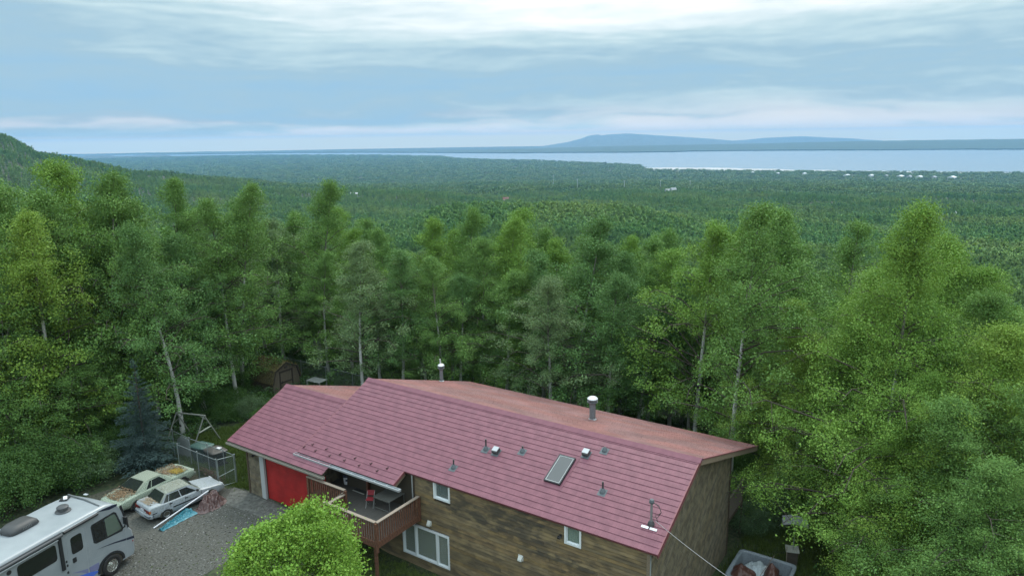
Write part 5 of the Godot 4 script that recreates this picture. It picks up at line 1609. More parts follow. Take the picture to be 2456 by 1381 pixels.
func grass_patch(poly: Array, n: int, h: float, label: String, r: RandomNumberGenerator) -> void:
	var pk := PackedVector2Array()
	for p in poly: pk.push_back(p)
	var lo := pk[0]; var hi := pk[0]
	for p in pk: lo = lo.min(p); hi = hi.max(p)
	var L := Leaves.new()
	var v := PackedVector3Array(); var nn := PackedVector3Array(); var c := PackedColorArray()
	for k in 16:
		var a := r.randf() * TAU
		var o := Vector3(r.randfn(0, 0.12), 0, r.randfn(0, 0.12))
		var tip := o + Vector3(cos(a) * 0.07, h * r.randf_range(0.6, 1.3), sin(a) * 0.07)
		var s := Vector3(-sin(a), 0, cos(a)) * 0.013
		var f := (tip - o).cross(s).normalized()
		v.push_back(o - s); v.push_back(tip); v.push_back(o + s)
		var q := (v[v.size() - 1] - v[v.size() - 3]).cross(v[v.size() - 2] - v[v.size() - 3]).normalized()
		var g := r.randf_range(0.7, 1.3)
		for i in 3: nn.push_back(q); c.push_back(Color(g, g, g * 0.9))
	L.put([v, nn, c], Vector3.ZERO, Basis(), 1.0)
	var mm := MultiMesh.new()
	mm.transform_format = MultiMesh.TRANSFORM_3D
	mm.mesh = L.mesh()
	var xs := []
	while xs.size() < n:
		var p := Vector2(r.randf_range(lo.x, hi.x), r.randf_range(lo.y, hi.y))
		if not Geometry2D.is_point_in_polygon(p, pk): continue
		xs.append(Transform3D(Basis(Vector3.UP, r.randf() * TAU).scaled(Vector3.ONE * r.randf_range(0.6, 1.4)), hp(p.x, ground_h(p.x, p.y), p.y)))
	mm.instance_count = xs.size()
	for i in xs.size(): mm.set_instance_transform(i, xs[i])
	var o2 := MultiMeshInstance3D.new()
	o2.name = numbered("grass")
	o2.multimesh = mm
	o2.material_override = leaf_mat("grass_blade", lin(0.085, 0.13, 0.026), 0.3)
	add_child(o2)
	tag(o2, label, "grass", "", "stuff")

func sheds(r: RandomNumberGenerator) -> void:
	var wood := textured("shed_tan", tex.grain, Vector3(3, 0.5, 3), 0.9, lin(0.155, 0.13, 0.095))
	var dark := textured("shed_dark", tex.grain, Vector3(2, 2, 2), 0.9, lin(0.045, 0.036, 0.03))
	var moss := textured("moss_roof", noise_tex(95, 0.03, 5, [[0.25, Color(0.035, 0.028, 0.018)], [0.45, Color(0.085, 0.07, 0.03)], [0.6, Color(0.14, 0.12, 0.035)], [0.8, Color(0.09, 0.085, 0.06)]], 256), Vector3(0.7, 0.7, 0.7), 0.95)
	var gy := ground_h(-38.0, -6.5)
	var shed := thing("shed", "small barn-roofed tan shed with a mossy roof", "shed", hx(-36.9, gy, -6.55))
	# outline in z, y; the front faces +x
	var out := [Vector2(-1.3, 0), Vector2(1.3, 0), Vector2(1.3, 1.1), Vector2(1.05, 2.0), Vector2(0, 2.55), Vector2(-1.05, 2.0), Vector2(-1.3, 1.1)]
	var fr := Transform3D(Basis(Vector3(0, 0, -1), Vector3(0, 1, 0), Vector3(1, 0, 0)), Vector3.ZERO)
	var b := MB.new(); b.prism(out, -3.0, 0.0, fr); part("wall", b.mesh(), wood, shed)
	for k in 17:
		var z := -1.24 + k * 0.155
		var az := absf(z)
		var top: float = 1.1 + (1.3 - az) * 3.6 if az > 1.05 else 2.0 + (1.05 - az) * 0.52
		b = MB.new(); b.span(Vector3(0.0, 0.02, z - 0.07), Vector3(0.018, top - 0.06, z + 0.07)); part("plank", b.mesh(), wood, shed)
	b = MB.new()
	for q in [[0.55, 0.0, 0.66, 1.78], [-0.66, 0.0, -0.55, 1.78]]: b.span(Vector3(0.018, q[1], q[0]), Vector3(0.045, q[3], q[2]))
	b.span(Vector3(0.018, 1.78, -0.68), Vector3(0.046, 1.92, 0.68)); b.span(Vector3(0.018, 0.9, -0.55), Vector3(0.044, 1.0, 0.55))
	var dr := part("door", b.mesh(), dark, shed)
	b = MB.new(); b.span(Vector3(0.045, 0.85, 0.42), Vector3(0.08, 1.1, 0.46)); part("latch", b.mesh(), plain("lamp_black", Color.WHITE), dr)
	b = MB.new(); b.span(Vector3(0.02, 2.08, -0.12), Vector3(0.08, 2.22, 0.12)); part("lamp", b.mesh(), dark, shed)
	# roof: four slopes with thickness and a mossy skin
	var segs := [[Vector2(0, 2.6), Vector2(1.12, 2.03)], [Vector2(1.12, 2.03), Vector2(1.42, 1.0)], [Vector2(-1.12, 2.03), Vector2(0, 2.6)], [Vector2(-1.42, 1.0), Vector2(-1.12, 2.03)]]
	for s in segs:
		var a: Vector2 = s[0]; var c: Vector2 = s[1]
		var n := (c - a).orthogonal().normalized()
		if n.y < 0: n = -n
		b = MB.new(); b.prism([a, c, c + n * 0.05, a + n * 0.05], -3.15, 0.14, fr)
		var rp := part("roof", b.mesh(), moss, shed)
		b = MB.new(); b.prism([a - n * 0.10, c - n * 0.10, c + n * 0.005, a + n * 0.005], 0.0, 0.12, fr * Transform3D(Basis(), Vector3(0, 0, 0.022)))
		part("rake_board", b.mesh(), dark, rp)
	var ml := Leaves.new()
	for k in 220:
		var t := r.randf(); var x := -r.randf() * 3.1 + 0.1
		var side := 1.0 if r.randf() < 0.7 else -1.0
		ml.put(spray(5, 0.25, 0.12, 0.2, r), Vector3(x, lerpf(2.68, 2.1, t), side * 1.1 * t), Basis(), 1.0)
	var mo := part("moss_clumps", ml.mesh(), leaf_mat("moss_clump", lin(0.13, 0.115, 0.035), 0.1), shed)
	mo.set_meta("kind", "stuff")
	# slatted table beside it
	var ty := ground_h(-35.3, -8.3)
	var pale := textured("pale_slats", tex.grain, Vector3(2, 2, 2), 0.8, lin(0.34, 0.37, 0.36))
	var tb := thing("slatted_table", "pale slatted garden table behind the garage roof", "table", hx(-35.3, ty, -8.3, 0.1))
	for k in 6:
		b = MB.new(); b.span(Vector3(-0.75, 0.78, -0.5 + k * 0.17), Vector3(0.75, 0.81, -0.38 + k * 0.17)); part("slat", b.mesh(), pale, tb)
	for q in [[-0.68, -0.42], [0.68, -0.42], [-0.68, 0.38], [0.68, 0.38]]:
		b = MB.new(); b.span(Vector3(q[0] - 0.04, 0, q[1] - 0.04), Vector3(q[0] + 0.04, 0.78, q[1] + 0.04)); part("leg", b.mesh(), pale, tb)

var steel_wire: StandardMaterial3D
var steel_tube: StandardMaterial3D

func chain_link(parent: Node, a: Vector3, c: Vector3, h: float, pitch := 0.11) -> void:
	# crossed wires of a chain-link panel between two posts
	var d := (c - a); var L := d.length(); d /= L
	var b := MB.new()
	var n := int((L + h) / pitch)
	var nrm := d.cross(Vector3.UP).normalized()
	var t := 0.0035
	for k in range(-int(h / pitch), int(L / pitch) + 1):
		for sg in [1, -1]:
			var s0: float = k * pitch; var y0 := 0.05; var s1: float = s0 + h - 0.08; var y1 := h - 0.03
			if s0 < 0: y0 -= s0; s0 = 0
			if s1 > L: y1 -= s1 - L; s1 = L
			if s1 - s0 < 0.03: continue
			var p := a + d * s0 + Vector3(0, y0, 0); var q := a + d * s1 + Vector3(0, y1, 0)
			if sg < 0:
				p = a + d * (L - s0) + Vector3(0, y0, 0); q = a + d * (L - s1) + Vector3(0, y1, 0)
			var w := (q - p).normalized().cross(nrm) * t
			b.quad(p - w + nrm * t * sg, q - w + nrm * t * sg, q + w + nrm * t * sg, p + w + nrm * t * sg)
	part("wire_mesh", b.mesh(), steel_wire, parent)

func fence_run(called: String, label: String, pts: Array, h: float, group := "") -> void:
	var f := thing(called, label, "fence", HX, group)
	for i in pts.size():
		var p: Vector2 = pts[i]
		var y := ground_h(p.x, p.y)
		var b := MB.new(); b.tube([Vector3(p.x, y - 0.1, p.y), Vector3(p.x, y + h + 0.05, p.y)], [0.026, 0.026], 8)
		b.lathe([Vector2(0.042, h + 0.04), Vector2(0.04, h + 0.08), Vector2(0, h + 0.10)], Transform3D(Basis(), Vector3(p.x, y, p.y)), 8)
		part("post", b.mesh(), steel_tube, f)
		if i < pts.size() - 1:
			var q: Vector2 = pts[i + 1]
			var y2 := ground_h(q.x, q.y)
			b = MB.new(); b.tube([Vector3(p.x, y + h, p.y), Vector3(q.x, y2 + h, q.y)], [0.018, 0.018], 6); part("top_rail", b.mesh(), steel_tube, f)
			chain_link(f, Vector3(p.x, y, p.y), Vector3(q.x, y2, q.y), h)

func pens(r: RandomNumberGenerator) -> void:
	steel_tube = plain("fence_steel", lin(0.20, 0.23, 0.235), 0.5, 0.3)
	steel_wire = plain("fence_wire", lin(0.20, 0.23, 0.24), 0.5, 0.4)
	fence_run("chain_link_fence", "chain-link fence along the back of the dog pen by the bins", [Vector2(-26.62, 5.45), Vector2(-27.75, 5.45), Vector2(-29.4, 5.45), Vector2(-31.25, 5.5), Vector2(-33.4, 5.35), Vector2(-35.6, 5.2)], 1.8)
	fence_run("chain_link_fence", "chain-link panel of the dog pen standing behind the parked cars", [Vector2(-26.98, 6.45), Vector2(-28.9, 6.45), Vector2(-31.0, 6.45)], 1.8)
	# end panel with its pale top rail and brace
	var g := thing("pen_gate", "square chain-link gate at the end of the dog pen", "gate", HX)
	for q in [[Vector3(-26.95, 0.05, 6.40), Vector3(-26.95, 1.8, 6.40)], [Vector3(-26.62, 0.05, 5.52), Vector3(-26.62, 1.8, 5.52)], [Vector3(-26.95, 1.8, 6.40), Vector3(-26.62, 1.8, 5.52)], [Vector3(-26.95, 0.08, 6.40), Vector3(-26.62, 0.08, 5.52)], [Vector3(-26.95, 0.7, 6.40), Vector3(-26.62, 0.95, 5.52)]]:
		var b := MB.new(); b.tube([q[0], q[1]], [0.02, 0.02], 8); part("frame_tube", b.mesh(), plain("gate_pale", lin(0.30, 0.34, 0.33), 0.45, 0.3), g)
	chain_link(g, Vector3(-26.95, 0.05, 6.40), Vector3(-26.62, 0.05, 5.52), 1.75)
	fence_run("chain_link_fence", "chain-link fence running along the wood behind the shed", [Vector2(-41.5, -9.4), Vector2(-38.5, -9.4), Vector2(-35.4, -9.4), Vector2(-32.2, -9.4), Vector2(-29.0, -9.4)], 1.6)
	# swing frame of grey poles
	var grey := textured("grey_pole", tex.grain, Vector3(2, 2, 2), 0.85, lin(0.26, 0.28, 0.25))
	var sy := ground_h(-33.5, 3.0)
	var sw := thing("swing_frame", "empty wooden swing frame of grey poles at the edge of the wood", "swing frame", HX)
	var a1 := Vector3(-32.85, sy + 2.25, 3.35); var a2 := Vector3(-34.95, sy + 2.25, 4.05)
	for q in [[a1, Vector3(-33.25, sy, 4.15), 0.05], [a1, Vector3(-33.15, sy, 2.15), 0.045], [a2, Vector3(-35.3, sy, 4.9), 0.045], [a2, Vector3(-35.2, sy, 2.9), 0.045], [a1 + Vector3(0.1, 0, -0.04), a2, 0.055]]:
		var b := MB.new(); b.tube([q[0], q[1]], [q[2], q[2]], 7); part("pole", b.mesh(), grey, sw)
	var b2 := MB.new(); b2.tube([a1.lerp(Vector3(-33.25, sy, 4.15), 0.52), a1.lerp(Vector3(-33.15, sy, 2.15), 0.42)], [0.045, 0.045], 7); part("cross_brace", b2.mesh(), plain("pole_pale", lin(0.42, 0.44, 0.38), 0.8), sw)
	for q in [[a2.lerp(a1, 0.26), a2.lerp(Vector3(-35.3, sy, 4.9), 0.35)], [a1.lerp(a2, 0.2), a1.lerp(Vector3(-33.15, sy, 2.15), 0.2)]]:
		var b := MB.new(); b.tube([q[0], q[1]], [0.03, 0.03], 6); part("knee_brace", b.mesh(), grey, sw)
	# wheeled bins
	for q in [[-31.15, 4.75, Color(0.02, 0.045, 0.045), Color(0.055, 0.13, 0.115), "dark refuse bin with a teal lid behind the wire fence", 0.15], [-29.75, 4.70, Color(0.022, 0.026, 0.03), Color(0.07, 0.065, 0.06), "dark refuse bin with a littered black lid behind the wire fence", -0.1]]:
		var gy := ground_h(q[0], q[1])
		var bn := thing("refuse_bin", q[4], "bin", hx(q[0], gy, q[1], q[5]))
		var bm := plain("bin_%d" % int(-q[0]), (q[2] as Color).linear_to_srgb(), 0.5)
		var lm := textured("binlid_%d" % int(-q[0]), tex.grain, Vector3(2, 2, 2), 0.55, (q[3] as Color).linear_to_srgb())
		var b := MB.new()
		var rings := []
		for t in [[0.0, 0.40, 0.36], [0.1, 0.46, 0.40], [0.95, 0.58, 0.50], [1.0, 0.62, 0.54], [1.03, 0.62, 0.54]]:
			var ring := []
			for k in 20:
				var an := TAU * k / 20.0
				ring.append(Vector3(t[1] * signf(cos(an)) * pow(absf(cos(an)), 0.35), t[0], -t[2] * signf(sin(an)) * pow(absf(sin(an)), 0.35)))
			rings.append(ring)
		b.loft(rings); part("body", b.mesh(), bm, bn)
		b = MB.new(); rings = []
		for t in [[1.03, 0.65, 0.57], [1.08, 0.65, 0.57], [1.14, 0.55, 0.47], [1.15, 0.2, 0.2]]:
			var ring := []
			for k in 20:
				var an := TAU * k / 20.0
				ring.append(Vector3(t[1] * signf(cos(an)) * pow(absf(cos(an)), 0.35), t[0] - 0.05 * sin(an), -t[2] * signf(sin(an)) * pow(absf(sin(an)), 0.35)))
			rings.append(ring)
		b.loft(rings); part("lid", b.mesh(), lm, bn)
		for sg in [-1, 1]:
			b = MB.new(); b.tube([Vector3(0.40 * sg, 0.12, -0.40), Vector3(0.48 * sg, 0.12, -0.40)], [0.12, 0.12], 12); part("wheel", b.mesh(), plain("tyre", lin(0.014, 0.014, 0.014), 0.85), bn)
		if q[0] > -30.5:
			b = MB.new(); b.box(Vector3(0.15, 1.18, -0.15), Vector3(0.30, 0.03, 0.24), Basis(Vector3.UP, 0.4)); part("paper", b.mesh(), plain("paper_white", lin(0.55, 0.56, 0.6), 0.7), bn)
	# pale panel leaning on the fence
	var pg := ground_h(-33.1, 5.0)
	var pn := thing("wire_panel", "pale grey rounded lattice panel leaning behind the wire fence", "panel", hx(-32.9, pg, 5.05, 0.0))
	var pb := MB.new(); pb.prism([Vector2(-0.75, 0.05), Vector2(0.7, 0.05), Vector2(0.75, 0.9), Vector2(0.5, 1.25), Vector2(-0.3, 1.3), Vector2(-0.75, 0.95)], -0.015, 0.015, Transform3D(Basis(Vector3(1, 0, 0), -0.12), Vector3.ZERO))
	part("sheet", pb.mesh(), textured("panel_grey", tex.mottle, Vector3(2, 2, 2), 0.7, lin(0.30, 0.34, 0.33)), pn)
	for k in 9:
		pb = MB.new(); pb.box(Vector3(-0.6 + k * 0.15, 0.6, 0.025), Vector3(0.02, 1.05, 0.012), Basis(Vector3(1, 0, 0), -0.12)); part("rib", pb.mesh(), plain("panel_rib", lin(0.18, 0.2, 0.2), 0.7), pn)
	# heap of cut branches in the pen
	var hb := thing("brush_pile", "heap of cut brown branches inside the dog pen", "brush pile", hx(-28.5, ground_h(-28.5, 6.0), 5.95))
	var bro := textured("twig_brown", tex.grain, Vector3(3, 3, 3), 0.9, lin(0.115, 0.070, 0.048))
	for k in 70:
		var an := r.randf() * TAU
		var hgt := r.randf() * 0.5
		var c := Vector3(r.randfn(0, 0.55), hgt, r.randfn(0, 0.13))
		var dd := Vector3(cos(an), r.randfn(0, 0.22), sin(an) * 0.24) * r.randf_range(0.3, 0.6)
		var b := MB.new(); b.tube([c - dd, c + Vector3(0, r.randfn(0, 0.05), 0), c + dd + Vector3(0, r.randfn(0, 0.06), 0)], [0.016, 0.013, 0.006], 4, false); part("branch", b.mesh(), bro, hb)

func rug(nx: int, nz: int, f: Callable) -> MB:
	# a cloth-like sheet from a height function f(u, v) -> Vector3
	var b := MB.new()
	var P := []
	for j in nz + 1:
		var row := []
		for i in nx + 1: row.append(f.call(float(i) / nx, float(j) / nz))
		P.append(row)
	var N := []
	for j in nz + 1:
		var row := []
		for i in nx + 1:
			row.append((P[mini(j + 1, nz)][i] - P[maxi(j - 1, 0)][i]).cross(P[j][mini(i + 1, nx)] - P[j][maxi(i - 1, 0)]).normalized())
		N.append(row)
	for j in nz:
		for i in nx:
			b.smooth_quad([P[j][i], P[j + 1][i], P[j + 1][i + 1], P[j][i + 1]], [N[j][i], N[j + 1][i], N[j + 1][i + 1], N[j][i + 1]])
	return b

func tub(r: RandomNumberGenerator) -> void:
	var gy := ground_h(1.9, -4.3)
	var grey := textured("tub_plastic", tex.mottle, Vector3(0.8, 0.8, 0.8), 0.5, lin(0.19, 0.225, 0.255))
	var t := thing("plastic_tub", "large square grey-blue plastic tub filled with folded covers", "tub", hx(1.87, gy, -4.33, 0.0))
	var H := -1.1 - gy
	var ring := func(w: float, d: float, y: float, rad: float) -> Array:
		var o := []
		for k in 32:
			var a := TAU * k / 32.0
			var s := Vector2(signf(cos(a)) * pow(absf(cos(a)), rad), signf(sin(a)) * pow(absf(sin(a)), rad))
			o.append(Vector3(s.x * w, y, -s.y * d))
		return o
	var b := MB.new()
	b.loft([ring.call(1.25, 1.22, 0.0, 0.25), ring.call(1.36, 1.34, H - 0.08, 0.2), ring.call(1.45, 1.42, H - 0.07, 0.2), ring.call(1.45, 1.42, H - 0.01, 0.2), ring.call(1.42, 1.39, H + 0.01, 0.2), ring.call(1.30, 1.27, H + 0.01, 0.2), ring.call(1.26, 1.23, H - 0.06, 0.2), ring.call(1.16, 1.13, 0.1, 0.25)], true, true)
	part("shell", b.mesh(), grey, t)
	for q in [[-1.35, -0.9], [-1.33, -0.2], [0.2, -1.31], [1.36, 0.6], [1.36, -0.4]]:
		b = MB.new(); b.lathe([Vector2(0.06, 0), Vector2(0.06, 0.012), Vector2(0.03, 0.015), Vector2(0, 0.01)], Transform3D(Basis(), Vector3(q[0], H + 0.01, q[1])), 10); part("jet_fitting", b.mesh(), plain("fitting", lin(0.14, 0.17, 0.19), 0.5), t)
	var nn := FastNoiseLite.new(); nn.seed = 8; nn.frequency = 0.9; nn.fractal_octaves = 3
	var cover := func(label: String, cx: float, cz: float, w: float, d: float, y: float, amp: float, m: Material, turn: float, fold: float) -> void:
		var o := thing("folded_cover", label, "cover", hx(1.87 + cx, gy + y, -4.33 + cz, turn), "")
		var f := func(u: float, v: float) -> Vector3:
			var x := (u - 0.5) * w; var z := (v - 0.5) * d
			var rd := nn.get_noise_2d(x * 2.2 + cx * 7.0, z * 2.2 + cz * 3.0)
			return Vector3(x + 0.05 * rd, amp * (0.5 + rd) * (1.0 - absf(u - 0.5) * 0.9) + fold * sin(u * PI) * sin(v * PI * 0.9 + 0.2), z + 0.05 * nn.get_noise_2d(z * 3.0, x * 3.0))
		part("sheet", rug(18, 14, f).mesh(), m, o)
	var pale := textured("cover_pale", tex.mottle, Vector3(1, 1, 1), 0.6, lin(0.36, 0.42, 0.45))
	var brown := textured("cover_brown", tex.mottle, Vector3(1, 1, 1), 0.5, lin(0.075, 0.030, 0.022))
	var litter := textured("tub_litter", tex.grain, Vector3(2, 2, 2), 0.95, lin(0.10, 0.085, 0.06))
	cover.call("brown cover folded over the tub's edge by the house wall", -0.75, 0.55, 1.2, 1.1, H - 0.25, 0.25, brown, 0.3, 0.35)
	cover.call("pale grey-blue sheet crumpled in the plastic tub", -0.35, -0.35, 1.1, 1.0, H - 0.35, 0.30, pale, -0.35, 0.25)
	cover.call("stiff brown cover standing upright in the tub beside the litter", 0.45, -0.2, 0.7, 1.1, H - 0.3, 0.22, brown, 0.2, 0.55)
	cover.call("bed of grey-brown leaf litter filling the plastic tub", 0.1, 0.2, 2.1, 1.9, H - 0.52, 0.15, litter, 0.0, 0.05)
	var pl := thing("wooden_stick", "thin wooden stick lying across the plastic tub", "stick", HX)
	b = MB.new(); b.tube([Vector3(2.2, gy + H + 0.30, -5.5), Vector3(1.9, gy + H + 0.03, -2.9)], [0.016, 0.016], 6); part("stick", b.mesh(), plain("stick_wood", lin(0.13, 0.10, 0.08), 0.8), pl)
	# bird feeder on a crate
	var cy := ground_h(2.75, -6.95)
	var top := -1.0
	var cr := thing("wooden_crate", "weathered crate with a pale board on top beside the tub", "crate", hx(2.75, cy, -6.95, 0.3))
	var cw := textured("crate_wood", tex.grain, Vector3(2, 2, 2), 0.9, lin(0.075, 0.066, 0.05))
	for k in 4:
		b = MB.new(); b.span(Vector3(-0.27, 0.02 + k * (top - cy) / 4.2, 0.24), Vector3(0.27, 0.02 + (k + 0.9) * (top - cy) / 4.2, 0.27)); part("slat", b.mesh(), cw, cr)
		b = MB.new(); b.span(Vector3(0.24, 0.02 + k * (top - cy) / 4.2, -0.27), Vector3(0.27, 0.02 + (k + 0.9) * (top - cy) / 4.2, 0.24)); part("slat", b.mesh(), cw, cr)
	b = MB.new(); b.span(Vector3(-0.25, 0, -0.25), Vector3(0.235, top - cy - 0.06, 0.235)); part("body", b.mesh(), plain("crate_inside", lin(0.03, 0.027, 0.02), 0.9), cr)
	b = MB.new(); b.span(Vector3(-0.33, top - cy - 0.05, -0.33), Vector3(0.33, top - cy, 0.33)); part("lid", b.mesh(), textured("pale_board", tex.grain, Vector3(1, 1, 1), 0.8, lin(0.40, 0.42, 0.38)), cr)
	var fd := thing("bird_feeder", "bird feeder with a wide grey sheet roof on a thin pole", "bird feeder", hx(2.8, top, -6.9, 0.25))
	b = MB.new(); b.tube([Vector3(0, 0.0, 0), Vector3(0.02, 1.45, 0)], [0.022, 0.018], 8); part("pole", b.mesh(), plain("pole_grey", lin(0.22, 0.24, 0.22), 0.6), fd)
	b = MB.new(); b.span(Vector3(-0.32, 1.42, -0.28), Vector3(0.32, 1.45, 0.28)); b.span(Vector3(-0.03, 1.45, -0.03), Vector3(0.03, 1.66, 0.03)); part("tray", b.mesh(), cw, fd)
	var sheet_m := textured("feeder_roof", tex.grain, Vector3(1.2, 0.5, 1.2), 0.55, lin(0.24, 0.27, 0.285)); sheet_m.metallic = 0.2
	b = MB.new()
	b.prism([Vector2(-0.62, 1.58), Vector2(-0.60, 1.56), Vector2(0.0, 1.70), Vector2(0.60, 1.56), Vector2(0.62, 1.58), Vector2(0.0, 1.73)], -0.48, 0.48)
	part("roof", b.mesh(), sheet_m, fd)
	var st := thing("wooden_stake", "bare wooden stake leaning on the crate", "stake", HX)
	b = MB.new(); b.tube([Vector3(2.62, cy, -6.45), Vector3(2.55, -0.78, -6.62)], [0.02, 0.02], 6); part("stake", b.mesh(), plain("stake_wood", lin(0.22, 0.19, 0.14), 0.8), st)

# ---------------------------------------------------------------- vehicles
func rounded(x0: float, y0: float, x1: float, y1: float, rad: float, n := 4) -> Array:
	var o := []
	for c in [[x1 - rad, y1 - rad, 0.0], [x0 + rad, y1 - rad, PI / 2], [x0 + rad, y0 + rad, PI], [x1 - rad, y0 + rad, PI * 1.5]]:
		for k in n + 1:
			var a: float = c[2] + PI / 2 * k / n
			o.append(Vector2(c[0] + cos(a) * rad, c[1] + sin(a) * rad))
	return o

func wheel(parent: Node, at: Vector3, rad: float, width: float, hub: Material, chrome: bool) -> void:
	# axle along x, outer face towards +x
	var rot := Transform3D(Basis(Vector3(0, 0, 1), -PI / 2), at)
	var b := MB.new()
	b.lathe([Vector2(rad * 0.60, -width * 0.5), Vector2(rad * 0.92, -width * 0.5), Vector2(rad, -width * 0.38), Vector2(rad, width * 0.38), Vector2(rad * 0.95, width * 0.48), Vector2(rad * 0.80, width * 0.52), Vector2(rad * 0.62, width * 0.46), Vector2(rad * 0.60, width * 0.3)], rot, 28)
	var w := part("wheel", b.mesh(), plain("tyre", lin(0.014, 0.014, 0.014), 0.85), parent)
	b = MB.new()
	if chrome:
		b.lathe([Vector2(rad * 0.61, width * 0.46), Vector2(rad * 0.58, width * 0.48), Vector2(rad * 0.54, width * 0.30), Vector2(rad * 0.30, width * 0.22), Vector2(rad * 0.26, width * 0.44), Vector2(rad * 0.20, width * 0.50), Vector2(0, width * 0.52)], rot, 28)
	else:
		b.lathe([Vector2(rad * 0.61, width * 0.44), Vector2(rad * 0.57, width * 0.46), Vector2(rad * 0.50, width * 0.34), Vector2(rad * 0.22, width * 0.40), Vector2(0, width * 0.42)], rot, 24)
	var rim := part("rim", b.mesh(), hub, w)
	b = MB.new()
	for k in 8:
		var a := TAU * k / 8.0
		b.lathe([Vector2(rad * 0.06, 0), Vector2(rad * 0.05, 0.012), Vector2(0, 0.012)], Transform3D(rot.basis, at + Vector3(width * (0.27 if chrome else 0.36), sin(a) * rad * 0.42, cos(a) * rad * 0.42)), 6)
	part("hand_holes", b.mesh(), plain("hub_dark", lin(0.03, 0.03, 0.03), 0.6), w)

func sidewall(poly: Array, x: float, proud: float, m: Material, parent: Node, called: String) -> MeshInstance3D:
	# outline in (z, y) laid on the side x, sticking out by proud
	var b := MB.new()
	b.prism(poly, 0.0, proud, Transform3D(Basis(Vector3(0, 0, 1), Vector3(0, 1, 0), Vector3(1, 0, 0)), Vector3(x, 0, 0)))
	return part(called, b.mesh(), m, parent)

func make_vehicles() -> void:
	motorhome()
	sedan()
	coupe()
	blue_car()

